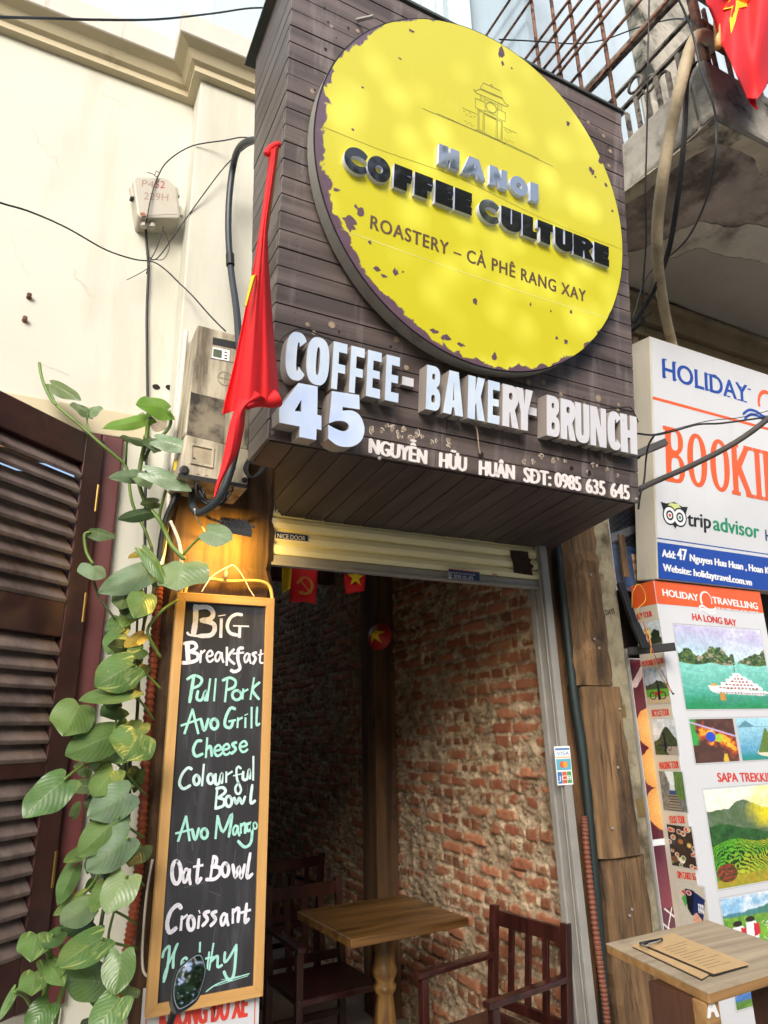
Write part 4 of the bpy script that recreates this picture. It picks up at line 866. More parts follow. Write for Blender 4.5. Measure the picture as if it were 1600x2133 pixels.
NP = Plane((0, 2.398, 0)); M['stamp_red'] = mat('faded_red_stamp', '7d4a36', .8); M['stamp_dark'] = mat('faded_dark_stamp', '3d3930', .8)
b = MB(); ptext(b, NP, '®', (1249, 1206), (1259, 1208), (1249, 1194), 0.0005, 0); ptext(b, NP, '®', (1245, 1166), (1254, 1167), (1245, 1155), 0.0005, 2); fat(b, NP, '15 DAYS', (1253, 1283.5), (1281, 1277.5), (1253, 1273), 0.0005, 1, .0008); b.build('stencil_mark', [M['stamp_red'], M['stamp_dark'], mat('very_faded_stamp', '7a6a50', .9)], pier)
b = MB()
for px, py, w_, h_ in ((1292, 1494, .04, .055), (1330, 1703, .045, .075)): u, v = NP.uv(px, py); b.slab(NP, [[(u, v), (u + w_, v), (u + w_ * .95, v + h_), (u - .004, v + h_)]], None, 0.0008)
b.islands('paper_remnant', mat('brown_paper_remnant', '6b5a33', .9, var=.2, scale=20), pier)
gap = MB(); gap.box((2.075, 2.44, 0), (2.19, 2.449, 2.4)); tag(gap.build('jamb_wall', M['post_wood'], origin=(2.15, 2.5, 0)), 'narrow brown strip of wall between the steel track and the old timbers', 'wall')
b = MB(); b.tube([P(1163, 1140, Y=2.395), P(1195, 1440, Y=2.395), P(1220, 1620, Y=2.395), P(1262, 2133, Y=2.395), P(1290, 2600, Y=2.395)], 0.021, 10); tag(b.build('drain_pipe', mat('dark_green_pipe', '1d2a2a', .5, var=.2), smooth_faces=True, origin=P(1290, 2600, Y=2.395)), 'dark green pipe running down beside the old timbers', 'pipe')
def corrug(pts, r, name, label, m):
    L = sum((Vector(pts[i + 1]) - Vector(pts[i])).length for i in range(len(pts) - 1)); nr = int(L / 0.0155); b = MB()
    return tag(b.tube(pts, lambda t: r * (1 + 0.11 * (1 if (t * nr) % 1 < 0.55 else -1)), 12, 0, max(4, int(nr * 4 / (len(pts) - 1)))).build(name, m, origin=pts[-1]), label, 'conduit')
M['orange_pipe'] = mat('orange_conduit_plastic', '96492c', 0.45, var=0.12, scale=12, grime='5d3524', gpos=(0.55, 0.75), gscale=6)
corrug([P(331, 1212, Y=2.37), P(322, 1340, Y=2.37), P(308, 1500, Y=2.37), P(297, 1700, Y=2.37), P(285, 1850, Y=2.36), P(264, 1990, Y=2.35), P(248, 2080, Y=2.35), P(240, 2200, Y=2.36)], 0.0145, 'corrugated_conduit', 'orange corrugated conduit running down behind the climbing plant', M['orange_pipe'])
corrug([P(1216, 1700, Y=2.375), P(1224, 1790, Y=2.375), P(1236, 1900, Y=2.375), P(1250, 2010, Y=2.375), P(1263, 2110, Y=2.375), P(1270, 2200, Y=2.375)], 0.0135, 'corrugated_conduit', 'faded corrugated conduit between steel track and lowest old timber', mat('faded_conduit', '70402f', .6, var=.2, scale=15))

# ---------------------------------------------------------------- chalkboard on the post
BPl = Plane((0, 2.315, 0)); bx0, bx1, bz0, bz1 = 0.411, 0.751, 0.795, 2.008
board = thing('chalkboard', (0.58, 2.33, 0.8), 'tall narrow chalkboard menu in a pine frame hung on the timber post', 'chalkboard')
fw = 0.030
b = MB()
for q in ([(bx0, bz0), (bx0 + fw, bz0 + fw), (bx0 + fw, bz1 - fw), (bx0, bz1)], [(bx1, bz0), (bx1, bz1), (bx1 - fw, bz1 - fw), (bx1 - fw, bz0 + fw)]): b.slab(BPl, [q], -0.028, 0.0)
b.each('frame_stile', M['pine'], board, bevel=0.0015)
b = MB()
M['pine_h'] = wood('pine_frame_across', 'b98a4e', 'd2a96c', 0, 0.55, 14, 0.15, stain='8f6a3b', spos=(0.6, 0.9))
for q in ([(bx0, bz1), (bx0 + fw, bz1 - fw), (bx1 - fw, bz1 - fw), (bx1, bz1)], [(bx0, bz0), (bx1, bz0), (bx1 - fw, bz0 + fw), (bx0 + fw, bz0 + fw)]): b.slab(BPl, [q], -0.028, 0.0)
b.each('frame_rail', M['pine_h'], board, bevel=0.0015)
MB().pbox(BPl, bx0 + fw - .004, bz0 + fw - .004, bx1 - fw + .004, bz1 - fw + .004, -0.02, -0.010).build('slate', M['chalkboard'], board)
ZA = lambda x, y: BPl.uv(300 + x / 4.267, 1200 + y / 4.267, -0.0095); ZB = lambda x, y: BPl.uv(300 + x / 4.71, 1680 + y / 4.71, -0.0095)
CN = [0]
def chalk(T, m, w, strokes, name='chalk_line'):
    b = MB()
    for s_ in strokes:
        ww = w
        if isinstance(s_[0], (int, float)): ww = s_[0]; s_ = s_[1]
        CN[0] += 1; sc_ = 4.267 if T is ZA else 4.71
        b.ribbon(BPl, [T(*p) for p in s_], ww / sc_ * 0.00150, -0.0095 + 0.00002 * (CN[0] % 40), 0, 5)
    return b.build(name, m, board)
def oc(cx, cy, rx, ry, tilt=0.0, a0=-60):
    return [(cx + rx * math.cos(math.radians(a0 + a)) - tilt * ry * math.sin(math.radians(a0 + a)), cy + ry * math.sin(math.radians(a0 + a))) for a in range(0, 361, 40)]
def ce(cx, cy, rx, ry): return [(cx - rx * .75, cy + ry * .05), (cx + rx * .2, cy - ry * .05), (cx + rx * .8, cy - ry * .4), (cx + rx * .2, cy - ry), (cx - rx * .7, cy - ry * .55), (cx - rx * .95, cy + ry * .2), (cx - rx * .4, cy + ry * .95), (cx + rx * .4, cy + ry * .9), (cx + rx, cy + ry * .5)]
def ca(cx, cy, rx, ry): return [(cx + rx * .7, cy - ry * .75), (cx, cy - ry), (cx - rx * .8, cy - ry * .2), (cx - rx * .6, cy + ry * .8), (cx + rx * .1, cy + ry * .6), (cx + rx * .7, cy - ry * .5)]
W_, G_, V_ = M['chalk_white'], M['chalk_mint'], M['chalk_pale']
chalk(ZA, W_, 30, [(55, [(460, 262), (458, 390), (440, 515)]), (48, [(450, 285), (560, 275), (612, 320), (595, 375), (505, 395)]), (46, [(510, 395), (610, 420), (628, 475), (590, 525), (490, 532)]), (24, [(385, 500), (405, 522), (500, 535)]), (46, [(688, 385), (682, 540)]), (14, [(662, 355), (722, 345)]), (34, [(872, 345), (820, 340), (765, 375), (740, 445), (765, 505), (830, 525)]), (22, [(795, 442), (930, 447)]), (46, [(852, 450), (848, 540)])])
chalk(ZA, W_, 28, [(46, [(385, 588), (388, 680), (395, 770)]), (34, [(352, 600), (440, 592), (465, 635), (410, 672)]), (36, [(410, 672), (478, 695), (470, 745), (395, 770), (335, 770)]), [(508, 665), (500, 768)], [(505, 695), (540, 660)], (22, ce(586, 712, 30, 50)), (22, ca(660, 720, 32, 44)), (24, [(690, 680), (694, 730), (706, 768)]), (34, [(737, 635), (735, 790)]), [(800, 650), (748, 722), (805, 782)], (34, [(882, 640), (842, 650), (834, 740), (852, 820), (805, 850), (772, 835)]), [(792, 690), (885, 680)], (22, ca(915, 730, 28, 42)), (22, [(938, 690), (938, 740), (950, 776)]), [(1000, 680), (966, 692), (992, 732), (968, 782)], (20, [(1040, 655), (1030, 760), (1058, 772)]), (18, [(1015, 702), (1060, 690)])])
chalk(ZA, G_, 28, [(32, [(442, 890), (425, 1000), (405, 1122)]), [(382, 918), (450, 884), (512, 915), (492, 970), (420, 1000)], [(480, 1020), (470, 1090), (512, 1100), (548, 1020), (542, 1108)], [(588, 915), (562, 1108)], [(638, 915), (622, 1108)], (32, [(742, 908), (720, 1115)]), [(698, 928), (760, 904), (812, 932), (802, 985), (738, 1012)], oc(825, 1058, 40, 42), [(882, 1005), (876, 1092)], [(880, 1032), (922, 1008)], [(978, 905), (945, 1095)], [(1028, 945), (965, 1010), (1022, 1095)]])
chalk(ZA, G_, 30, [(34, [(432, 1185), (360, 1398)]), (34, [(432, 1190), (482, 1398)]), [(332, 1328), (500, 1270)], [(505, 1268), (536, 1372), (572, 1268)], oc(625, 1315, 32, 45), [(812, 1182), (768, 1175), (725, 1262), (722, 1332), (770, 1345), (792, 1290)], [(755, 1292), (812, 1280)], [(836, 1262), (830, 1345)], [(834, 1282), (872, 1258)], [(902, 1262), (900, 1345)], (14, [(895, 1238), (922, 1225)]), [(957, 1168), (955, 1348)], (24, [(1006, 1165), (1000, 1318), (1028, 1310)])])
chalk(ZA, G_, 28, [[(512, 1465), (470, 1470), (438, 1540), (460, 1600), (522, 1580)], [(562, 1440), (550, 1612)], [(553, 1545), (590, 1512), (602, 1600)], (23, ce(658, 1550, 34, 48)), (23, ce(732, 1540, 34, 48)), [(822, 1478), (785, 1495), (816, 1540), (775, 1580)], (23, ce(885, 1515, 36, 48))])
chalk(ZA, V_, 28, [[(425, 1718), (390, 1705), (340, 1760), (315, 1842), (350, 1890), (412, 1860)], oc(467, 1812, 26, 42), [(532, 1675), (515, 1862)], oc(592, 1802, 26, 42), [(636, 1758), (635, 1840), (665, 1842), (692, 1752), (692, 1842)], [(732, 1742), (730, 1832)], [(730, 1772), (782, 1738)], (22, [(862, 1712), (840, 1695), (822, 1720), (826, 1800), (846, 1850), (862, 1900), (845, 1935), (818, 1925), (812, 1880), (842, 1835)]), (16, [(795, 1775), (868, 1758)]), [(882, 1738), (880, 1802), (915, 1802), (936, 1718), (942, 1802)], [(972, 1605), (970, 1812)]])
chalk(ZA, V_, 28, [(32, [(652, 1878), (635, 2062)]), [(640, 1890), (702, 1880), (722, 1920), (660, 1970)], [(660, 1970), (712, 1990), (702, 2042), (632, 2066)], oc(752, 2002, 28, 46), [(800, 1968), (822, 2022), (846, 1972), (872, 2022), (898, 1958)], [(962, 1855), (947, 2012), (988, 1996)]])
chalk(ZB, G_, 30, [(36, [(412, 98), (335, 338)]), (36, [(412, 100), (447, 332)]), [(312, 264), (470, 225)], [(472, 222), (502, 326), (538, 212)], oc(592, 265, 32, 48), (34, [(722, 92), (702, 312)]), [(722, 95), (776, 248), (862, 72), (832, 298)], (24, ca(898, 236, 30, 48)), (24, [(922, 190), (924, 250), (938, 288)]), [(950, 170), (950, 262)], [(950, 192), (992, 168), (992, 262)], [(1052, 160), (1010, 180), (1015, 237), (1052, 220), (1062, 158), (1052, 342), (990, 398), (922, 338)], (18, oc(1090, 188, 18, 32))])
chalk(ZB, W_, 34, [(38, oc(318, 645, 44, 112, 0.0, -80)), (28, ca(412, 684, 36, 70)), (28, [(450, 615), (444, 690), (456, 765)]), [(537, 518), (520, 742), (562, 700)], [(488, 592), (576, 575)], (38, [(682, 485), (652, 702)]), [(682, 490), (712, 512), (702, 572), (660, 592)], [(660, 592), (737, 600), (742, 662), (690, 712), (608, 715)], oc(797, 620, 34, 64), [(870, 568), (897, 694), (932, 590), (952, 704), (988, 568)], [(1042, 458), (1010, 690), (1064, 660)]])
chalk(ZB, W_, 34, [(40, [(365, 1000), (330, 967), (262, 1030), (227, 1150), (252, 1235), (317, 1190)]), [(372, 1078), (360, 1212)], [(365, 1112), (422, 1065)], oc(460, 1145, 32, 68), [(542, 1078), (530, 1192)], (16, [(538, 1020), (548, 1045)]), [(642, 1030), (590, 1050), (622, 1110), (572, 1172)], [(712, 1030), (668, 1050), (702, 1110), (652, 1172)], (28, ca(782, 1112, 34, 60)), (28, [(812, 1055), (812, 1110), (828, 1168)]), [(872, 1008), (870, 1142)], [(870, 1042), (927, 1000), (922, 1134)], [(1007, 952), (990, 1132), (1028, 1100)], [(952, 1042), (1042, 1015)]])
chalk(ZB, G_, 26, [[(180, 1482), (196, 1420), (246, 1372), (243, 1470), (222, 1620), (192, 1722)], (20, [(192, 1700), (205, 1630), (260, 1500), (334, 1342)]), [(326, 1350), (292, 1450), (285, 1585)], (22, ce(400, 1535, 34, 52)), [(500, 1490), (460, 1510), (455, 1570), (490, 1560), (508, 1490), (515, 1575)], [(550, 1335), (540, 1592)], [(640, 1430), (620, 1592)], [(605, 1492), (682, 1478)], [(682, 1345), (640, 1602)], [(655, 1522), (720, 1468), (722, 1572), (768, 1555)], [(795, 1428), (790, 1522), (832, 1490), (908, 1355)], (30, [(906, 1365), (882, 1642), (830, 1702), (783, 1618)]), (12, [(608, 1818), (740, 1732), (1034, 1640)]), (9, [(700, 1762), (1022, 1660)]), (8, [(760, 1700), (1010, 1650)])])
b = MB()
for x, y, l_, a_ in ((400, 800, 60, 1.2), (520, 840, 90, 1.5), (380, 1420, 120, 1.55), (560, 1680, 100, 1.5), (640, 1330, 140, 1.6), (860, 880, 100, 2.0), (450, 1920, 120, 1.5), (920, 1850, 90, 1.6)):
    b.ribbon(BPl, [ZA(x, y), ZA(x + l_ * math.cos(a_), y + l_ * math.sin(a_))], 0.0022, -0.0098, 0, 1)
for x, y, l_, a_ in ((330, 340, 120, 1.6), (470, 340, 90, 1.5), (390, 800, 240, -.25), (700, 1180, 160, 1.7), (430, 540, 60, .3), (900, 420, 130, 1.7), (640, 830, 120, .4)):
    b.ribbon(BPl, [ZB(x, y), ZB(x + l_ * math.cos(a_), y + l_ * math.sin(a_))], 0.0025, -0.0098, 0, 1)
b.build('chalk_smears', mat('chalk_smear', '55575c', .9), board)
# hanging wire, bent conduit above the board
M['white_cable'] = mat('white_cable', 'd2cabc', .5); M['yellow_cable'] = mat('yellowed_cable', 'c4ad6a', .5, var=.1)
b = MB(); b.tube([P(x, y, Y=2.33) for x, y in ((420, 1233), (428, 1220), (440, 1203), (458, 1190), (478, 1180), (486, 1178), (500, 1192), (512, 1212), (520, 1228), (530, 1243))], 0.0022, 6); tag(b.build('hanging_wire', M['white_cable'], smooth_faces=True, origin=P(480, 1180, Y=2.35)), 'thin white wire loop holding up the chalkboard', 'wire')
b = MB(); b.tube([P(x, y, Y=2.352) for x, y in ((384, 1240), (392, 1214), (410, 1203), (435, 1206), (480, 1211), (520, 1210), (545, 1212), (560, 1220), (566, 1236), (568, 1260))], 0.0065, 8); tag(b.build('arched_cable', M['yellow_cable'], smooth_faces=True, origin=P(480, 1211, Y=2.36)), 'yellowed cable arched over the top of the chalkboard', 'cable')
b = MB(); b.lathe(P(470, 1205, Y=2.34), [(.004, 0), (.007, .004), (.007, .026), (.003, .03)], 10); b.tube([P(470, 1198, Y=2.34), P(471, 1190, Y=2.345), P(473, 1183, Y=2.36)], .002, 6); tag(b.build('hook', M['steel'], smooth_faces=True, origin=P(470, 1205, Y=2.36)), 'small metal hook on the lit post above the chalkboard', 'hook')
b = MB(); b.tube([P(x, y, Y=2.36) for x, y in ((318, 1790), (306, 1860), (298, 1950), (297, 2010), (303, 2030), (310, 2033))], .004, 8); tag(b.build('side_cable', M['white_cable'], smooth_faces=True, origin=P(300, 2000, Y=2.37)), 'pale cable curving down left edge of the chalkboard', 'cable')
# no parking sign under the board
KPl = Plane((0, 2.35, 0)); u0 = KPl.uv(296, 2100)[0]; u1 = KPl.uv(540, 2090)[0]
park = thing('parking_sign', (0.57, 2.36, 0.6), 'white no parking sign with red lettering below the chalkboard', 'sign')
MB().pbox(KPl, u0, 0.55, u1, 0.86, -0.006, 0).build('plate', M['white_vinyl'], park)
b = MB(); fat(b, KPl, 'KHÔNG ĐỖ XE', (330, 2146), (516, 2117), (330, 2092), 0.001, 0, .0035); b.build('lettering', M['red_print'], park)
b = MB(); b.slab(KPl, [[(u0 + .012, .56), (u1 - .012, .56), (u1 - .012, .85), (u0 + .012, .85)], [(u0 + .015, .563), (u1 - .015, .563), (u1 - .015, .847), (u0 + .015, .847)]], None, 0.0012); b.build('border', M['red_print'], park)
# ---------------------------------------------------------------- electricity meter box
M['meter'] = mat('dirty_meter_plastic', 'b3aa94', 0.6, var=0.1, scale=6, bump=0.1, bscale=40, grime='5a503f', gpos=(0.42, 0.66), gscale=4.0, streak=True)
M['meter_dirt'] = mat('soot_stained_plastic', '7d7462', 0.8, var=0.2, scale=12, grime='2a251f', gpos=(0.40, 0.56), gscale=7)
MPl = Plane((0, 2.2, 0))
mbx = thing('meter_box', P(440, 1000, Y=2.3), 'grimy beige electricity meter box on the wall behind the furled red flag', 'meter box')
def mq(pts): return [MPl.uv(*p) for p in pts]
dxy = 0.19
def mslab(b, pts, d0, d1, m=0): return b.slab(MPl, [mq(pts)], d0, d1, m)
b = MB(); mslab(b, ((384, 905), (412, 675), (527, 706), (518, 938)), -dxy, 0.0); b.build('cover', M['meter'], mbx, bevel=0.008)
b = MB(); mslab(b, ((368, 995), (385, 907), (518, 940), (514, 1021)), -dxy, 0.012); b.build('terminal_cover', M['meter'], mbx, bevel=0.006)
b = MB(); mslab(b, ((398, 815), (402, 818), (470, 834), (466, 925), (389, 905)), None, 0.0012); mslab(b, ((512, 850), (519, 852), (516, 930), (508, 928)), None, 0.0012); mslab(b, ((370, 987), (514, 1012), (513, 1020), (369, 995)), None, 0.0135, 1)
b.build('soot_stain', [M['meter_dirt'], M['black']], mbx)
b = MB(); mslab(b, ((440, 699), (492, 710), (490, 756), (437, 746)), None, 0.002, 0); mslab(b, ((443, 703), (492, 713), (491, 728), (442, 718)), None, 0.003, 1); mslab(b, ((443, 723), (478, 731), (477, 753), (441, 746)), None, 0.003, 2); mslab(b, ((444, 727), (462, 731), (461, 747), (443, 743)), None, 0.004, 3)
for y in (733, 740, 746): mslab(b, ((467, y), (473, y + 1.2), (473, y + 3.5), (467, y + 2.3)), None, 0.004, 1)
b.build('meter_window', [M['meter'], M['black'], M['white'], mat('lcd_glass', '55614f', 0.2)], mbx)
u, v = MPl.uv(468, 789); b = MB(); b.slab(MPl, [ell(u, v, .026, .028), ell(u, v, .024, .026)[::-1]], None, 0.002); b.ribbon(MPl, [(u, v - .02), (u, v + .02)], .003, 0.0022, 0, 1); b.ribbon(MPl, [(u - .02, v), (u + .02, v)], .003, 0.0024, 0, 1); b.build('embossed_mark', M['meter_dirt'], mbx)
b = MB(); o_ = mq(((395, 926), (444, 936), (441, 978), (394, 968))); i_ = mq(((399, 931), (439, 939), (437, 973), (398, 964))); b.slab(MPl, [o_, i_[::-1]], 0.012, 0.018, 0); b.slab(MPl, [i_], None, 0.0128, 1); mslab(b, ((400, 955), (406, 957), (406, 960), (400, 958)), None, 0.0132, 2); mslab(b, ((479, 955), (490, 957), (489, 980), (478, 977)), None, 0.0132, 2)
b.build('recess', [M['meter'], mat('sandy_recess', '9d927a', .85, var=.2, scale=30), M['black']], mbx)
b = MB()
for px, py in ((413, 986), (429, 989), (472, 996), (500, 1002)): u, v = MPl.uv(px, py, .012); b.lathe(MPl.at(u, v, .012), [(.005, 0), (.004, .003)], 10, 0, MPl.N)
u, v = MPl.uv(382, 982); b.lathe(MPl.at(u, v, .0), [(.016, -.02), (.016, .016), (.010, .018)], 14, 1, MPl.N); u, v = MPl.uv(507, 1003); b.lathe(MPl.at(u, v, .0), [(.01, -.02), (.01, .016)], 12, 1, MPl.N)
b.islands('screw', [M['meter'], M['black']], mbx)
b = MB(); mslab(b, ((371, 947), (380, 944), (379, 964), (368, 967)), None, 0.0125 - dxy * .4); b.build('seal_tag', mat('yellow_seal_tag', 'd6b91f', .5), mbx)
# conduit up the pilaster edge beside the meter
b = MB(); b.tube([P(388, 690, Y=2.38), P(378, 790, Y=2.38), P(360, 960, Y=2.38), P(340, 1150, Y=2.37), P(322, 1210, Y=2.36)], 0.009, 8); tag(b.build('wall_conduit', M['white_cable'], smooth_faces=True, origin=P(340, 1150, Y=2.4)), 'cream wall conduit running down left of the meter box', 'conduit')
# ---------------------------------------------------------------- telephone terminal box
TP = Plane((0, 2.47, 0)); tb = thing('terminal_box', P(325, 450, Y=2.56), 'off white telephone terminal box with faded red stencil high on the cream wall', 'terminal box')
M['tbox'] = mat('off_white_plastic', 'aba698', 0.45, var=0.04, scale=6, grime='9c8f7b', gpos=(0.58, 0.8), gscale=6)
def tq(pts): return [TP.uv(*p) for p in pts]
b = MB(); b.slab(TP, [tq(((277, 372), (283, 367), (345, 370), (356, 378), (370, 392), (376, 448), (374, 455), (292, 453), (287, 447)))], -0.10, 0.0); b.build('lid', M['tbox'], tb, bevel=0.008)
b = MB(); b.slab(TP, [tq(((282, 374), (286, 371), (344, 374), (354, 381), (365, 394), (371, 446), (294, 449), (291, 444)))], None, 0.0015); b.build('lid_panel', M['tbox'], tb)
b = MB(); M['sten_old'] = mat('faded_stencil', '8f7568', .6); M['sten_red'] = mat('red_stencil', '9c3f3a', .6, var=.2, scale=40); ptext(b, TP, 'P4', (295, 388), (320, 391), (295, 374), 0.002, 0); ptext(b, TP, '52', (322, 391), (343, 392), (322, 376), 0.002, 1); ptext(b, TP, '229H', (299, 415), (350, 418), (299, 400), 0.002, 0); b.build('stencil', [M['sten_old'], M['sten_red']], tb)
b = MB(); u, v = TP.uv(298, 447); b.slab(TP, [blob(u, v, .012, .8)], None, .0024); b.build('rust_stain', mat('rust_stain', '94604a', .8, var=.3, scale=60), tb)
b = MB()
for px, py in ((301, 462), (318, 464)): b.lathe(P(px, py, Y=2.50), [(.010, -.028), (.014, -.026), (.014, -.008), (.011, -.006), (.011, .02)], 12)
b.box(tuple(P(335, 466, Y=2.53)), tuple(P(361, 457, Y=2.48)))
b.build('gland', M['tbox'], tb, smooth_faces=False)
b = MB()
for x0, y0 in ((366, 392), (373, 432), (274, 394)): b.bar(P(x0, y0, Y=2.5), P(x0 + 3, y0 + 18, Y=2.5), .018, .02)
b.islands('latch', M['tbox'], tb); b = MB(); b.lathe(P(277, 417, Y=2.5), [(.009, 0), (.009, .012)], 12, 0, (-1, -.3, 0)); b.build('lock', M['black_metal'], tb)
# ---------------------------------------------------------------- furled red flag on a pole
def FY(py): return 1.42 + (py - 300) / 750 * 0.27
def PYf(py): return 1.50 + (py - 300) / 750 * 0.72
pole = MB(); pole.tube([P(577, 298, Y=PYf(298)), P(520, 700, Y=PYf(700)), P(452, 1062, Y=PYf(1062))], 0.010, 8)
tag(pole.build('flag_pole', M['pine'], smooth_faces=True, origin=P(446, 1062, Y=PYf(1062))), 'thin wooden pole carrying the furled red flag', 'pole')
flag = thing('furled_flag', P(520, 700, Y=FY(700)), 'furled red flag hanging beside the dark sign box, left of the number 45', 'flag')
def cloth(b, Lp, Rp, nrow, ncol, folds, amp, dY=0.0, m=0):
    Lc = smooth([Vector((x, y, 0)) for x, y in Lp], 6); Rc = smooth([Vector((x, y, 0)) for x, y in Rp], 6)
    def samp(c, t):
        f = t * (len(c) - 1); i = min(int(f), len(c) - 2); return c[i].lerp(c[i + 1], f - i)
    o = len(b.v)
    for i in range(nrow + 1):
        t = i / nrow; l = samp(Lc, t); r = samp(Rc, t)
        for j in range(ncol + 1):
            s_ = j / ncol; q = l.lerp(r, s_); a = amp * min(1, 0.25 + t * 1.2)
            dp = a * math.sin(folds * math.pi * (s_ + .08 * math.sin(4 * t)) + 1.2 * t) + a * 0.55 * math.sin(folds * 2.1 * math.pi * s_ - 1.6 * t + 1) + a * .07 * math.sin(folds * 4.3 * math.pi * s_ + 2 * t) - 0.03 * math.sin(math.pi * s_)
            b.v.append(P(q.x, q.y, Y=FY(q.y) + dp + dY))
    for i in range(nrow):
        for j in range(ncol):
            k = o + i * (ncol + 1) + j; b.f.append((k, k + 1, k + ncol + 2, k + ncol + 1)); b.m.append(m)
def solid(o, th=0.002):
    md = o.modifiers.new('thickness', 'SOLIDIFY'); md.thickness = th; md.offset = 0; return o
b = MB(); cloth(b, [(556, 318), (559, 340), (552, 400), (541, 480), (528, 560), (512, 640), (500, 700), (486, 765), (470, 830), (463, 864)], [(582, 302), (576, 340), (567, 400), (558, 470), (559, 540), (564, 620), (569, 690), (575, 750), (580, 805), (580, 826)], 100, 60, 2.0, 0.024)
# bottom edge: pull the lower rows into the rolled hem outline
solid(b.build('flag_cloth', M['red_cloth'], flag, smooth_faces=True))
b = MB(); cloth(b, [(512, 800), (494, 840), (480, 880), (470, 925), (460, 975), (449, 1015), (446, 1037)], [(560, 835), (528, 838), (512, 850), (508, 890), (496, 940), (466, 993), (448, 1038)], 34, 14, 2.0, 0.014, -0.02); solid(b.build('flag_tail', M['red_cloth'], flag, smooth_faces=True))
b = MB(); b.tube([P(x, y, Y=FY(y) - .02) for x, y in ((512, 846), (525, 838), (545, 834), (565, 834), (578, 829))], lambda t: 0.012 + 0.012 * t, 10); b.tube([P(x, y, Y=FY(y) - .015) for x, y in ((555, 322), (560, 312), (570, 304), (582, 300))], 0.009, 8); b.islands('rolled_hem', M['red_cloth'], flag, smooth_faces=True)
b = MB(); cloth(b, [(524, 575), (516, 610), (510, 640)], [(534, 572), (522, 610), (513, 640)], 8, 3, 1, .002, -.03); solid(b.build('star_edge', M['yellow_cloth'], flag, smooth_faces=True))
# ---------------------------------------------------------------- floodlight over the chalkboard
lamp = thing('floodlight', P(492, 1095, Y=2.3), 'small grey finned floodlight shining warm light on the post above the chalkboard', 'floodlight')
M['lamp_grey'] = mat('cast_grey_metal', '5b5e61', 0.5, 0.5, var=.08)
A0, A1, A2, A3 = P(459, 1078, Y=2.28), P(514, 1084, Y=2.28), P(526, 1108, Y=2.19), P(468, 1097, Y=2.19)
nn = (A1 - A0).cross(A3 - A0).normalized(); nn = nn if nn.z < 0 else -nn
b = MB(); b.hexa([A0, A1, A2, A3, A0 + nn * .02, A1 + nn * .02, A2 + nn * .02, A3 + nn * .02]); b.build('housing', M['lamp_grey'], lamp, bevel=0.002)
b = MB()
for i in range(12):
    t = (i + .5) / 12; p = A0.lerp(A1, t); q = A3.lerp(A2, t); b.bar(p - nn * .003, q - nn * .003, .0022, .006, nn)
b.build('fin', M['lamp_grey'], lamp)
b = MB(); c = (A0 + A1 + A2 + A3) / 4 + nn * .0215; e = lambda q: c + (q + nn * .0215 - c) * .85
b.quad(e(A0), e(A1), e(A2), e(A3)); b.build('glass', glow('warm_lamp_glass', 'ffcf70', 6.0), lamp)
b = MB(); b.tube([A1.lerp(A2, .5), A1.lerp(A2, .5) + Vector((.015, 0, 0)), Vector((A1.x + .02, 2.375, A1.z + .02))], .005, 6); b.tube([A0.lerp(A3, .5), A0.lerp(A3, .5) - Vector((.012, 0, 0)), Vector((A0.x - .012, 2.375, A0.z + .02))], .005, 6); b.islands('bracket', M['lamp_grey'], lamp)
ll = bpy.data.lights.new('floodlight_beam', 'AREA'); ll.energy = 1.9; ll.shape = 'RECTANGLE'; ll.size = .08; ll.size_y = .05; ll.color = (1, .6, .1); lo = bpy.data.objects.new('floodlight_beam', ll); COL.objects.link(lo); lo.parent = lamp
lo.location = c + nn * .01 - wloc(lamp); lo.rotation_euler = Vector((0.0, -0.75, 0.66)).to_track_quat('Z', 'Y').to_euler()
# ---------------------------------------------------------------- cables on the wall
def cable(name, pts, r, label, m, cat='cable', n=6):
    w = [P(x, y, Y=Y) for x, y, Y in pts]; b = MB(); b.tube(w, r, n); return tag(b.build(name, m, smooth_faces=True, origin=w[0]), label, cat)
cable('thick_conduit', [(552, 292, 2.0), (520, 293, 2.1), (497, 310, 2.2), (485, 350, 2.3), (477, 420, 2.33), (476, 490, 2.33), (481, 560, 2.3), (492, 640, 2.22), (497, 700, 2.15), (502, 780, 2.1), (503, 860, 2.08), (490, 940, 2.08), (470, 1010, 2.1), (445, 1050, 2.14), (420, 1068, 2.2), (405, 1062, 2.24), (400, 1035, 2.28), (405, 1005, 2.3)], 0.0135, 'thick black conduit bending out of the sign box and looping under the meter box', M['cable_grey'], 'conduit', 10)
b = MB(); b.tube([P(479, 530, Y=2.31), P(480, 553, Y=2.3)], 0.017, 10); tag(b.build('conduit_joint', M['black'], origin=P(479, 540, Y=2.32)), 'dark coupling sleeve on the thick black conduit', 'coupling')
cable('cable_loop', [(545, 291, 2.0), (505, 286, 2.2), (470, 292, 2.35), (400, 304, 2.42), (350, 335, 2.46), (328, 370, 2.46), (315, 410, 2.455), (306, 455, 2.455), (303, 470, 2.5)], 0.0028, 'thin black cable arching from the sign box over the terminal box', M['black'])
cable('cable_run', [(545, 296, 2.0), (515, 305, 2.2), (470, 345, 2.36), (420, 410, 2.4), (370, 480, 2.44), (335, 530, 2.5), (318, 541, 2.52), (305, 528, 2.54)], 0.0028, 'thin black cable running diagonally from sign box to wall junction', M['black'])
cable('wall_cable', [(303, 470, 2.53), (306, 510, 2.555), (309, 560, 2.555), (306, 640, 2.556), (306, 720, 2.556), (307, 800, 2.556), (308, 870, 2.556), (305, 950, 2.55), (303, 1030, 2.5), (302, 1120, 2.48), (304, 1200, 2.46), (300, 1300, 2.45)], 0.0055, 'black cable running down the cream wall behind the climbing plant', M['black'])
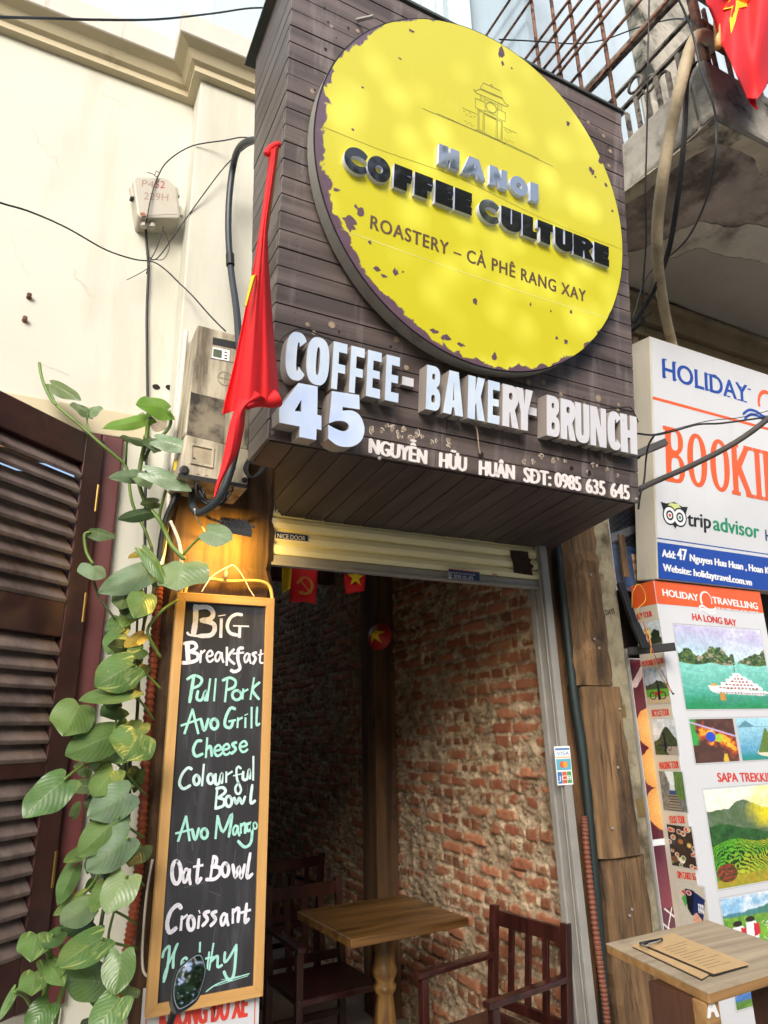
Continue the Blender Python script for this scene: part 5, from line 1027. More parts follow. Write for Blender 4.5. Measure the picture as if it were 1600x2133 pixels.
cable('street_wire', [(-900, 60, 1.2), (-400, 260, 1.6), (-40, 408, 1.9), (60, 440, 2.0), (140, 475, 2.2), (220, 520, 2.4), (280, 540, 2.5), (318, 545, 2.5), (345, 562, 2.45), (372, 588, 2.39), (400, 615, 2.37), (440, 660, 2.28), (470, 690, 2.22)], 0.003, 'thin black wire crossing the cream wall to the meter box', M['black'], 'wire')
cable('overhead_wire', [(-900, 160, 1.0), (-400, 70, 1.15), (-60, 37, 1.3), (0, 36, 1.35), (100, 38, 1.5), (200, 41, 1.6), (330, 40, 1.75), (450, 27, 1.9), (520, 17, 2.0), (580, 16, 2.1)], 0.0035, 'thick black wire crossing in front of the cornice, top of the cream wall', M['black'], 'wire')
b = MB(); b.tube([P(x, y, Y=2.5) for x, y in ((340, 472), (334, 495), (325, 520), (312, 545), (305, 570))], .0025, 6); b.tube([P(x, y, Y=2.5) for x, y in ((338, 475), (350, 500), (352, 520), (340, 540), (322, 540))], .0018, 6); b.tube([P(x, y, Y=2.5) for x, y in ((306, 560), (290, 570), (264, 583))], .0015, 6); b.tube([P(x, y, Y=2.46) for x, y in ((306, 359), (318, 362), (326, 368), (332, 362), (326, 356), (322, 366))], .0015, 6)
tag(b.build('loose_wires', M['black'], smooth_faces=True, origin=P(320, 540, Y=2.56)), 'frayed loose wires hanging below the terminal box', 'wires')
b = MB()
for k in range(9):
    o = random.uniform(-4, 4); b.tube([P(x + o + random.uniform(-3, 3), y, Y=2.14) for x, y in ((525, 830), (527, 880), (530, 925), (545, 940), (556, 955), (540, 985), (522, 995), (512, 978), (520, 955), (540, 935))], .0025, 5)
tag(b.build('cable_bundle', M['black'], smooth_faces=True, origin=P(530, 930, Y=2.2)), 'tangled bundle of black cables hanging right of the meter box', 'cable bundle')
b = MB()
for k in range(10): b.tube([P(x + random.uniform(-8, 8), y + random.uniform(-6, 6), Y=2.2 + random.uniform(-.02, .03)) for x, y in ((412, 1010), (418, 1035), (438, 1048), (462, 1045), (478, 1020))], .004, 5)
tag(b.build('cable_tangle', M['black'], smooth_faces=True, origin=P(440, 1040, Y=2.24)), 'knot of black cables taped together below the meter box', 'cable bundle')
cable('ground_lead', [(405, 1060, 2.2), (412, 1085, 2.24), (425, 1105, 2.3), (432, 1122, 2.36)], .0035, 'pale wire looping from the conduit to the timber post', M['white_cable'], 'wire')
cable('plug_lead', [(355, 1085, 2.3), (366, 1110, 2.3), (374, 1135, 2.3), (378, 1170, 2.3), (377, 1235, 2.34)], .006, 'white power lead dropping behind the leaves beside the chalkboard', M['white_cable'])
cable('black_hose', [(385, 1000, 2.36), (365, 1040, 2.36), (345, 1090, 2.36), (335, 1150, 2.37), (330, 1215, 2.38)], .013, 'thick black hose running down left edge of the timber post', M['black'], 'hose', 10)
b = MB(); b.tube([P(x, y, Y=2.3) for x, y in ((540, 560), (534, 420), (533, 310), (540, 297), (548, 294))][::-1], .006, 8); tag(b.build('grey_lead', M['white_cable'], smooth_faces=True, origin=P(534, 420, Y=2.4)), 'grey lead hanging along the left side of the sign box', 'cable')

# ---------------------------------------------------------------- climbing plant
def leafmat(name, c1, c2, var, dust):
    m = NT(name); uv = m.n('UVMap').outputs[0]; s_ = m.n('SeparateXYZ'); m.l(uv, s_.inputs[0])
    ax = m.math('ABSOLUTE', s_.outputs[0]); rib = m.ramp(ax, [(0.02, 1.0), (0.05, 0.0)])
    w = m.n('TexWave', wave_type='BANDS', bands_direction='Y'); mp = m.n('CombineXYZ'); m.l(s_.outputs[0], mp.inputs[0]); m.l(m.math('SUBTRACT', s_.outputs[1], m.math('MULTIPLY', ax, 0.45)), mp.inputs[1]); m.l(mp.outputs[0], w.inputs[0]); w.inputs['Scale'].default_value = 2.6; w.inputs['Distortion'].default_value = 0.6
    vein = m.math('MULTIPLY', m.ramp(w.outputs[1], [(0.86, 0.0), (1.0, 1.0)]), 0.16)
    co = m.coord('Object'); base = m.mix(m.noise(co, 14, 5), c1, c2)
    if var: base = m.mix(m.ramp(m.noise(m.coord('UV', (3.2, 1.3, 1)), 1.0, 5, .6, .8), [(1 - var * .5 - .14, 0.0), (1 - var * .5 - .08, 1.0)]), base, 'a9b46a')
    if dust: base = m.mix(m.math('MULTIPLY', m.ramp(m.noise(co, 30, 6, .7), [(0.3, 0.0), (0.7, 1.0)]), dust), base, '9aa291')
    base = m.mix(m.math('MAXIMUM', m.math('MULTIPLY', rib, .5), vein), base, '8d9a66')
    oi = m.n('ObjectInfo'); base = m.mix(m.math('MULTIPLY', m.ramp(oi.outputs['Random'], [(0.35, 0.0), (1.0, 1.0)]), .32), base, '8ea054')
    m.base(base); m.set(Roughness=0.32); m.b.inputs['Subsurface Weight'].default_value = 0.0; m.bump(w.outputs[1], 0.12, 0.004)
    tr = m.n('BsdfTranslucent'); m.l(base, tr.inputs[0]); mx = m.n('MixShader'); mx.inputs[0].default_value = 0.2; out = m.t.nodes['Material Output']
    m.l(m.b.outputs[0], mx.inputs[1]); m.l(tr.outputs[0], mx.inputs[2]); m.l(mx.outputs[0], out.inputs[0]); return m.mat
LM = {'g': leafmat('green_leaf', '3c5f28', '58803a', .28, .22), 'd': leafmat('dark_leaf', '1d351a', '2f4c26', .15, .12), 'b': leafmat('bright_leaf', '57802a', '6f9a38', 0, 0), 'p': leafmat('dusty_pale_leaf', '54764c', '78946c', .12, .5), 'v': leafmat('variegated_leaf', '40652c', '668a42', .55, .15), 'y': leafmat('yellowing_leaf', 'a8892c', '8a7a2c', 0, .1)}
plant = thing('climbing_plant', P(250, 2133, Y=2.3), 'pothos vine with heart shaped leaves climbing between shutter and chalkboard', 'plant')
LEAVES = [(107, 799, 167, 830, .4, 'd', 2.45), (186, 860, 147, 842, .5, 'p', 2.42), (186, 860, 213, 850, .6, 'p', 2.42), (351, 851, 289, 836, .85, 'b', 2.3), (306, 872, 214, 891, .34, 'b', 2.3), (304, 922, 252, 906, .42, 'd', 2.3), (318, 912, 322, 941, .6, 'd', 2.32), (329, 916, 401, 935, .42, 'p', 2.25), (298, 992, 233, 991, .38, 'p', 2.3), (300, 985, 290, 1008, .9, 'p', 2.31), (310, 983, 401, 1018, .45, 'p', 2.22), (330, 1046, 296, 1048, .5, 'd', 2.34), (312, 1066, 248, 1079, .35, 'd', 2.3), (188, 1105, 240, 1118, .52, 'd', 2.33), (194, 1178, 194, 1206, 1.35, 'p', 2.3), (432, 1106, 484, 1124, .85, 'p', 2.18), (382, 1172, 368, 1228, 1.4, 'p', 2.2), (312, 1190, 205, 1233, .52, 'p', 2.24), (300, 1147, 347, 1214, .34, 'v', 2.24), (302, 1146, 267, 1162, .3, 'y', 2.28), (330, 1180, 325, 1222, .7, 'd', 2.3), (287, 1243, 279, 1292, 1.15, 'd', 2.26), (304, 1236, 283, 1281, .8, 'g', 2.24), (262, 1230, 285, 1216, .8, 'v', 2.32), (242, 1293, 242, 1322, 1.0, 'd', 2.34), (298, 1320, 260, 1346, .5, 'y', 2.3), (268, 1352, 229, 1344, .62, 'd', 2.28), (300, 1350, 268, 1362, .6, 'g', 2.27), (276, 1384, 199, 1428, .82, 'v', 2.2), (274, 1436, 165, 1456, .5, 'g', 2.21), (272, 1420, 255, 1442, 1.1, 'd', 2.26), (165, 1468, 132, 1530, 1.05, 'g', 2.2), (236, 1530, 140, 1569, .62, 'g', 2.2), (288, 1530, 259, 1581, 1.3, 'v', 2.18), (240, 1548, 262, 1588, .9, 'v', 2.25), (298, 1505, 280, 1530, .9, 'g', 2.28), (134, 1624, 47, 1698, .78, 'g', 2.1), (236, 1606, 192, 1660, .85, 'g', 2.2), (268, 1652, 183, 1700, .82, 'p', 2.15), (178, 1598, 166, 1615, .8, 'v', 2.24), (246, 1702, 161, 1783, .66, 'g', 2.14), (266, 1745, 182, 1814, .8, 'p', 2.12), (262, 1826, 221, 1901, 1.05, 'p', 2.1), (182, 1768, 134, 1794, .55, 'v', 2.2), (155, 1806, 122, 1882, .5, 'g', 2.2), (174, 1864, 112, 1906, .35, 'v', 2.18), (187, 1884, 126, 1924, .72, 'p', 2.14), (186, 1915, 124, 1932, .9, 'd', 2.18), (218, 1842, 191, 1900, .5, 'g', 2.15), (212, 1953, 120, 2010, .66, 'v', 2.08), (76, 1944, 66, 1995, .85, 'v', 2.1), (127, 1940, 92, 1973, .55, 'g', 2.12), (214, 2046, 128, 2036, .7, 'g', 2.1), (251, 1988, 240, 2072, .95, 'g', 2.05), (98, 2001, 133, 2052, .55, 'v', 2.1), (72, 2024, 66, 2072, .9, 'v', 2.08), (31, 2062, -2, 2124, .34, 'v', 2.05), (102, 2090, 55, 2150, 1.0, 'g', 2.08), (248, 2078, 190, 2160, .95, 'v', 2.02), (200, 2125, 172, 2132, .5, 'd', 2.1), (274, 2055, 262, 2078, .7, 'v', 2.12), (296, 1760, 270, 1800, .8, 'd', 2.22), (216, 1745, 250, 1705, .5, 'd', 2.3), (226, 1480, 250, 1440, .6, 'd', 2.33), (200, 1795, 226, 1850, .6, 'd', 2.3), (150, 1700, 165, 1670, .6, 'd', 2.3), (276, 1640, 300, 1600, .5, 'd', 2.32), (160, 1635, 200, 1640, .6, 'd', 2.3), (262, 1230, 249, 1269, 0.65, 'd', 2.28), (281, 1260, 255, 1305, 0.62, 'g', 2.3), (252, 1291, 240, 1327, 0.92, 'g', 2.34), (250, 1321, 227, 1360, 0.86, 'g', 2.29), (276, 1351, 242, 1377, 0.66, 'v', 2.3), (297, 1382, 252, 1405, 0.89, 'd', 2.34), (268, 1412, 223, 1431, 0.78, 'v', 2.31), (246, 1443, 221, 1472, 0.69, 'd', 2.29), (255, 1473, 213, 1485, 0.83, 'g', 2.29), (267, 1503, 254, 1552, 0.82, 'v', 2.3), (242, 1534, 208, 1554, 0.8, 'g', 2.29), (219, 1564, 198, 1607, 0.82, 'd', 2.29), (277, 1594, 260, 1624, 0.72, 'd', 2.34), (276, 1625, 232, 1652, 0.61, 'g', 2.3), (217, 1655, 178, 1685, 0.9, 'd', 2.3), (217, 1686, 194, 1714, 0.73, 'd', 2.3), (201, 1716, 192, 1752, 0.87, 'g', 2.35), (238, 1746, 214, 1776, 0.92, 'd', 2.28), (199, 1777, 182, 1819, 0.65, 'd', 2.32), (233, 1807, 215, 1837, 0.89, 'g', 2.33), (218, 1837, 177, 1849, 0.68, 'v', 2.31), (202, 1868, 173, 1903, 0.75, 'd', 2.31), (186, 1898, 168, 1932, 0.67, 'd', 2.31), (199, 1929, 173, 1971, 0.71, 'd', 2.35), (207, 1959, 164, 1976, 0.88, 'd', 2.31), (182, 1989, 161, 2034, 0.91, 'd', 2.3), (219, 2020, 179, 2041, 0.89, 'd', 2.33), (218, 2050, 194, 2095, 0.93, 'd', 2.34)]
def heart(base, tip, wr, fold, curl, roll):
    L = (tip - base).length; ax = (tip - base).normalized(); view = (Vector((0, 0, EYE)) - base).normalized()
    n = (view + Vector((0, 0, .55)) + Vector((0, -.3, 0)) + Vector((random.uniform(-.3, .3), 0, random.uniform(-.2, .2)))).normalized(); n = (n - ax * n.dot(ax)).normalized(); sd_ = ax.cross(n)
    n, sd_ = n * math.cos(roll) + sd_ * math.sin(roll), sd_ * math.cos(roll) - n * math.sin(roll)
    v = []; f = []; uv = []; nt_, ns = 14, 10; W = L * wr * 0.5; ph = random.uniform(0, 6)
    for i in range(nt_ + 1):
        t = i / nt_; w = W * (1 - t) ** .85 * (.62 + 1.75 * t) / .84
        for j in range(ns + 1):
            s_ = j / ns * 2 - 1; a = abs(s_)
            y = L * (t - .20 * (1 - t) ** 2.2 * math.sin(min(1, a * 1.15) * math.pi * .62))
            wv = .05 * W * math.sin(11 * t + ph) * a; z = wv - fold * a * w + curl * L * (t - .35) ** 2 * -1 + .03 * W * math.sin(7 * t + 3 * s_) + (.10 * W * a * a * math.sin(9 * t))
            v.append(base + ax * y + sd_ * (s_ * w) + n * z); uv.append((s_, t))
    for i in range(nt_):
        for j in range(ns):
            k = i * (ns + 1) + j; f.append((k, k + 1, k + ns + 2, k + ns + 1))
    return v, f, uv
for (bx, by, tx, ty_, wr, kind, Y) in LEAVES:
    base = P(bx, by, Y=Y + .01); tip = P(tx, ty_, Y=Y - .02 - random.uniform(0, .05)); b = MB(); b.v, b.f, b.uv = heart(base, tip, wr * random.uniform(.9, 1.08), random.uniform(.12, .34), random.uniform(.05, .35), random.uniform(-.25, .25)); b.m = [0] * len(b.f)
    b.build('leaf', LM[kind], plant, smooth_faces=True)
M['stem'] = mat('green_stem', '5f7a34', .5, var=.2, scale=10); M['stem_d'] = mat('dark_vine_stem', '3a4526', .6, var=.3, scale=20)
b = MB()
def st(pts, r, m=0): b.tube([P(x, y, Y=Y) for x, y, Y in pts], r, 7, m)
st([(82, 756, 2.5), (88, 790, 2.48), (105, 828, 2.46), (122, 848, 2.44), (160, 880, 2.42), (205, 920, 2.4), (240, 950, 2.4), (264, 975, 2.4), (272, 1030, 2.4), (280, 1060, 2.4), (300, 1100, 2.38), (316, 1140, 2.36)], .0055, 0)
st([(118, 845, 2.44), (105, 815, 2.46), (108, 802, 2.46)], .004); st([(188, 902, 2.41), (181, 880, 2.42), (183, 862, 2.42)], .0035)
st([(308, 874, 2.3), (306, 905, 2.32), (298, 940, 2.33), (290, 985, 2.34), (290, 1010, 2.35), (305, 1050, 2.34), (330, 1080, 2.32), (345, 1110, 2.32), (360, 1140, 2.3), (385, 1165, 2.28)], .0075, 0)
st([(352, 855, 2.3), (356, 880, 2.32), (345, 900, 2.33), (318, 925, 2.34), (300, 960, 2.34)], .006, 0); st([(345, 1022, 2.25), (335, 1060, 2.3), (332, 1080, 2.32)], .005)
st([(430, 1107, 2.2), (405, 1130, 2.25), (382, 1155, 2.28)], .0045); st([(264, 920, 2.35), (262, 970, 2.4)], .004); st([(194, 1175, 2.32), (180, 1150, 2.33), (176, 1115, 2.33), (188, 1108, 2.33)], .005)
st([(195, 1206, 2.33), (205, 1240, 2.34), (225, 1270, 2.34), (240, 1290, 2.34)], .004, 1)
st([(370, 1250, 2.3), (340, 1270, 2.28), (310, 1305, 2.27), (312, 1330, 2.27), (335, 1370, 2.3)], .005)
st([(316, 1140, 2.36), (320, 1230, 2.36), (300, 1300, 2.35), (290, 1400, 2.35), (285, 1500, 2.35), (270, 1600, 2.34), (268, 1700, 2.33), (240, 1800, 2.3), (225, 1850, 2.28), (215, 1900, 2.26), (205, 1960, 2.24)], .0055, 1)
st([(290, 1230, 2.34), (285, 1330, 2.33), (290, 1440, 2.34), (280, 1520, 2.33), (262, 1590, 2.32), (275, 1690, 2.32)], .004, 1)
for pts in (((276, 1385, 2.2), (300, 1400, 2.3), (335, 1435, 2.33)), ((274, 1437, 2.21), (300, 1470, 2.3), (320, 1500, 2.33)), ((236, 1530, 2.2), (246, 1480, 2.3), (248, 1450, 2.33)), ((134, 1624, 2.1), (165, 1600, 2.16), (200, 1588, 2.22), (240, 1588, 2.26), (275, 1625, 2.3), (303, 1655, 2.33)), ((246, 1702, 2.14), (270, 1725, 2.28), (300, 1745, 2.33)), ((266, 1745, 2.12), (285, 1770, 2.28), (300, 1780, 2.33)), ((262, 1826, 2.1), (285, 1830, 2.28), (300, 1845, 2.33)), ((230, 1893, 2.2), (262, 1910, 2.3), (282, 1925, 2.33)), ((212, 1955, 2.08), (240, 1965, 2.25), (285, 1975, 2.33)), ((240, 1890, 2.25), (232, 1920, 2.25), (226, 1950, 2.25), (230, 1970, 2.25)), ((174, 1864, 2.2), (200, 1830, 2.24), (210, 1800, 2.26))): st(pts, .0038, 0)
st([(100, 1960, 2.1), (102, 1990, 2.12), (98, 2030, 2.14), (95, 2060, 2.14), (85, 2110, 2.14), (75, 2160, 2.14)], .007, 0); st([(110, 1945, 2.1), (104, 1975, 2.12), (100, 1995, 2.13)], .004); st([(85, 1965, 2.1), (93, 1975, 2.1), (100, 1992, 2.13)], .004); st([(138, 2040, 2.12), (125, 2080, 2.14), (116, 2130, 2.14), (110, 2170, 2.14)], .006); st([(31, 2066, 2.05), (50, 2075, 2.1), (66, 2100, 2.12), (76, 2125, 2.14)], .004); st([(120, 1950, 2.12), (128, 1975, 2.14), (112, 2040, 2.14), (98, 2060, 2.14)], .004)
b.build('stem', [M['stem'], M['stem_d']], plant, smooth_faces=True)
# ---------------------------------------------------------------- travel agency sign above the brochure case
HP = Plane((2.67, 2.285, 2.226), (1, 0, 0), (0, -0.175, 1.251)); HT = 1.266; HW = 2.3
hs = thing('agency_sign', (2.67, 2.4, 2.226), 'big white lightbox sign with blue and orange holiday booking lettering', 'sign')
MB().pbox(HP, 0, 0, HW, HT, -0.13, 0).build('cabinet', M['grey_vinyl'], hs, bevel=0.004)
MB().slab(HP, [[(0.006, .004), (HW - .01, .004), (HW - .01, HT - .004), (0.006, HT - .004)]], None, 0.0015).build('face', M['white_vinyl'], hs)
hv = lambda x, y: HP.uv(x, y)
vb = hv(1364, 1119)[1]; b = MB(); b.slab(HP, [[(.006, .004), (HW - .01, .004), (HW - .01, vb - .022), (.006, vb - .022)]], None, 0.002); b.slab(HP, [[(.006, vb - .006), (HW - .01, vb - .006), (HW - .01, vb), (.006, vb)]], None, 0.002); b.build('blue_band', M['blue'], hs)
va = hv(1357, 828)[1]; b = MB(); b.slab(HP, [[(.006, va - .008), (HW - .01, va - .008), (HW - .01, va + .008), (.006, va + .008)]], None, 0.002); b.build('orange_line', M['orange'], hs)
b = MB(); fat(b, HP, 'HOLIDAY', (1380, 786), (1559, 839), (1380, 748), 0.0025, 0, 0.004, 0, 1.0)
# small serifs make the roman capitals of the logo
def serif(b, px, py, w_=.014, d=.0032): u, v = HP.uv(px, py); b.slab(HP, [[(u - w_, v - .0035), (u + w_, v - .0035), (u + w_, v + .0035), (u - w_, v + .0035)]], None, d)
for px, py in ((1383, 785), (1405, 790), (1384, 749), (1404, 755), (1450, 807), (1449, 772), (1475, 812), (1474, 780), (1488, 782), (1517, 826), (1539, 833), (1552, 837), (1541, 806), (1560, 811)): serif(b, px, py)
b.build('lettering', M['blue'], hs)
b = MB(); u, v = hv(1596, 842); b.slab(HP, [ell(u, v, .078, .085, 25, 200, 24) + [(u + .066 * math.cos(math.radians(a)) + .008, v + .066 * math.sin(math.radians(a)) - .004) for a in range(200, 24, -10)]], None, 0.0025); b.build('sun_logo', M['orange'], hs)
b = MB()
for k, (du, dv) in enumerate(((0, 0), (.012, -.024))):
    o = [hv(1547, 863), hv(1560, 854), hv(1576, 858), hv(1592, 868), hv(1620, 870)]; b.ribbon(HP, [(x + du, y + dv) for x, y in o], .017, 0.0027 + k * .0002, 0, 5)
b.build('wave_logo', M['blue'], hs)
# slab serif BOOKING
v0 = hv(1386, 1001)[1] + .0; v1 = hv(1379, 884)[1]
xs = ((1386, 1425), (1431, 1472), (1479, 1519), (1525, 1565), (1567, 1590), (1592, 1638), (1642, 1690)); pys = (950, 958, 970, 982, 992, 1002, 1012)
VBK = (hv(1386, 999)[1] + hv(1528, 1032)[1]) / 2; HBK = hv(1379, 886)[1] - VBK
halo = MB(); b = MB()
for ch, (a, c), py in zip('BOOKIN', xs, pys):
    u0 = hv(a, py)[0]; u1 = hv(c, py)[0]; w = u1 - u0; sl_ = .05
    lp = glyph(ch, w, HBK, .044 if ch != 'I' else w, .022, 2.2); lp = glyph('I', .044, HBK, .04, .02) if ch == 'I' else lp
    lp = shift(lp, u0 + (w - .044) / 2 if ch == 'I' else u0, VBK); b.slab(HP, lp, None, 0.0030)
    sr = {'B': ((0, 0), (0, 1)), 'K': ((0, 0), (0, 1), (1, 0), (1, 1)), 'I': ((.5, 0), (.5, 1)), 'N': ((0, 0), (0, 1), (1, 1))}.get(ch, ())
    for k, (fx, fy) in enumerate(sr):
        cx = u0 + .022 + (w - .044) * fx; cy = VBK + (HBK - .02) * fy; b.slab(HP, [[(cx - .036, cy), (cx + .036, cy), (cx + .036, cy + .02), (cx - .036, cy + .02)]], None, 0.0033 + k * 5e-5)
b.build('slab_lettering', M['orange'], hs)
# owl badge and review site name
b = MB(); e1 = hv(1394.5, 1073.5); e2 = hv(1415.5, 1078); T_ = 0.0025
def rg(c, r0, r1, d, m): b.slab(HP, [ell(c[0], c[1], r1, r1, n=24)] + ([ell(c[0], c[1], r0, r0, n=20)[::-1]] if r0 else []), None, d, m)
mid = ((e1[0] + e2[0]) / 2, (e1[1] + e2[1]) / 2)
b.slab(HP, [[(e1[0] - .062, e1[1] + .062), (e1[0] - .02, e1[1] + .058), (mid[0], mid[1] + .075), (e2[0] + .02, e2[1] + .058), (e2[0] + .062, e2[1] + .062), (e2[0] + .04, e2[1] + .01), (mid[0] + .006, mid[1] - .055), (mid[0], mid[1] - .065), (mid[0] - .006, mid[1] - .055), (e1[0] - .04, e1[1] + .01)]], None, .0022, 0)
b.slab(HP, [[(e1[0] - .01, e1[1] + .05), (mid[0] - .03, mid[1] + .066), (mid[0] + .03, mid[1] + .066), (e2[0] + .01, e2[1] + .05), (mid[0] + .005, mid[1] - .005), (mid[0] - .005, mid[1] - .005)]], None, .0024, 2)
for c, mm in ((e1, 3), (e2, 4)): rg(c, 0, .05, .0027, 0); rg(c, 0, .042, .0029, 1); rg(c, .016, .026, .0031, 0); rg(c, 0, .009, .0031, mm)
b.build('owl_badge', [M['black_print'], M['white'], M['lime_print'], M['red_print'], M['green_print']], hs)
b = MB(); fat(b, HP, 'trip', (1432, 1095), (1482, 1101), (1433, 1066), T_, 0, .0035); b.build('review_name', M['black_print'], hs)
b = MB(); fat(b, HP, 'advisor', (1486, 1103.5), (1583, 1121.5), (1486, 1074), T_, 0, .0035); b.build('review_name', M['green_print'], hs)
b = MB(); fat(b, HP, 'H', (1595, 1126), (1608, 1129), (1596, 1104), T_, 0, .002); b.build('small_lettering', M['navy'], hs)
b = MB(); fat(b, HP, 'Add:', (1379, 1159), (1408, 1164), (1379, 1144), T_, 0, .003); fat(b, HP, '47', (1410.5, 1165), (1432, 1167.8), (1411, 1142), T_, 0, .0035); fat(b, HP, 'Nguyen Huu Huan , Hoan Kiem', (1437, 1168.5), (1622, 1199), (1437, 1154), T_, 0, .003)
b.build('address_lettering', M['white'], hs); b = MB(); fat(b, HP, 'Website: holidaytravel.com.vn', (1381, 1188.5), (1567, 1220), (1381, 1174), T_, 0, .003); b.build('address_lettering', M['white'], hs)
# ---------------------------------------------------------------- tour poster case
YB = 2.30; XB = 2.66; QP = Plane((0, YB, 0)); SPl = Plane((XB, 0, 0), (0, -1, 0), (0, 0, 1)); ztb = 2.222; XR = P(1584, 1241, Y=YB).x
case = thing('poster_case', (2.9, 2.4, 0), 'tall tour poster case with orange header and holiday photos below the agency sign', 'poster case')
MB().box((XB, YB, 0.02), (XR, YB + 0.15, ztb)).build('body', M['white_vinyl'], case, bevel=0.002)
zo = QP.uv(1375, 1258)[1]; hm = MB(); hm.slab(QP, [[(XB + .001, zo), (XR - .001, zo), (XR - .001, ztb - .001), (XB + .001, ztb - .001)]], None, .001); hm.slab(SPl, [[(-YB - .148, zo), (-YB - .001, zo), (-YB - .001, ztb - .001), (-YB - .148, ztb - .001)]], None, .001); hm.build('header', M['orange'], case)
MB().slab(SPl, [[(-YB - .149, .03), (-YB - .001, .03), (-YB - .001, zo - .0005), (-YB - .149, zo - .0005)]], None, .001).build('side_panel', M['grey_vinyl'], case)
b = MB(); fat(b, QP, 'HOLIDAY', (1381, 1240.5), (1456, 1252), (1380, 1226.5), .002, 0, .0022); fat(b, QP, 'TRAVELLING', (1485, 1256.5), (1580, 1269.5), (1485, 1243), .002, 0, .0022); fat(b, QP, 'Let us take care of the deltails', (1491, 1267.5), (1582, 1278.5), (1491, 1263), .002, 0, .0006)
u, v = QP.uv(1470, 1250); b.slab(QP, [ell(u, v, .045, .045, -30, 215, 24) + [(u + .036 * math.cos(math.radians(a)) + .004, v + .036 * math.sin(math.radians(a)) + .002) for a in range(215, -31, -12)]], None, .0022)
for k, dv in enumerate((0, -.016)): b.ribbon(QP, [(u - .06, v - .042 + dv), (u - .035, v - .03 + dv), (u, v - .045 + dv), (u + .03, v - .052 + dv), (u + .06, v - .038 + dv)], .010, .0022 + k * .0002)
b.build('header_lettering', M['white'], case)
b = MB(); fat(b, QP, 'HA LONG BAY', (1443, 1291), (1535.5, 1304), (1442, 1277.5), .002, 0, .002); b.build('poster_title', M['red_print'], case); b = MB(); fat(b, QP, 'SAPA TREKKING', (1496, 1628.6), (1625, 1627.5), (1494, 1610), .002, 0, .002); b.build('poster_title', M['red_print'], case)
for s_, L, R, T in (('JEEP TOUR', (1327, 1290), (1359, 1283.5), (1327, 1278.5)), ('MOTORBIKE TOUR', (1338, 1388.8), (1383.5, 1381), (1338, 1377.5)), ('BICYCLE TOUR', (1358.8, 1492.5), (1395, 1490), (1358.8, 1479)), ('WALKING TOUR', (1374, 1602.5), (1415, 1600), (1374, 1588)), ('FOOD TOUR', (1396, 1715), (1428, 1715), (1396, 1700)), ('SIM CARD 5G', (1412, 1828.8), (1451, 1834), (1412, 1815))): b = MB(); fat(b, SPl, s_, L, R, T, .002, 0, .0012); b.build('tour_title', M['red_print'], case)
def ridge(x, base, amp, f, seed): return base + amp * (fbm(x * f + seed, np.zeros_like(x) + seed, 5) - .5) * 2
def col(a, h): return np.ones(a.shape + (3,)) * npl(h)
def inpoly(a, b_, pts):
    r = np.zeros(a.shape, bool); n = len(pts)
    for i in range(n):
        (x0, y0), (x1, y1) = pts[i], pts[(i + 1) % n]; c_ = ((y0 > b_) != (y1 > b_)) & (a < (x1 - x0) * (b_ - y0) / (y1 - y0 + 1e-9) + x0); r ^= c_
    return r
def put(c, m, h): c[m] = npl(h) if isinstance(h, str) else h[m]
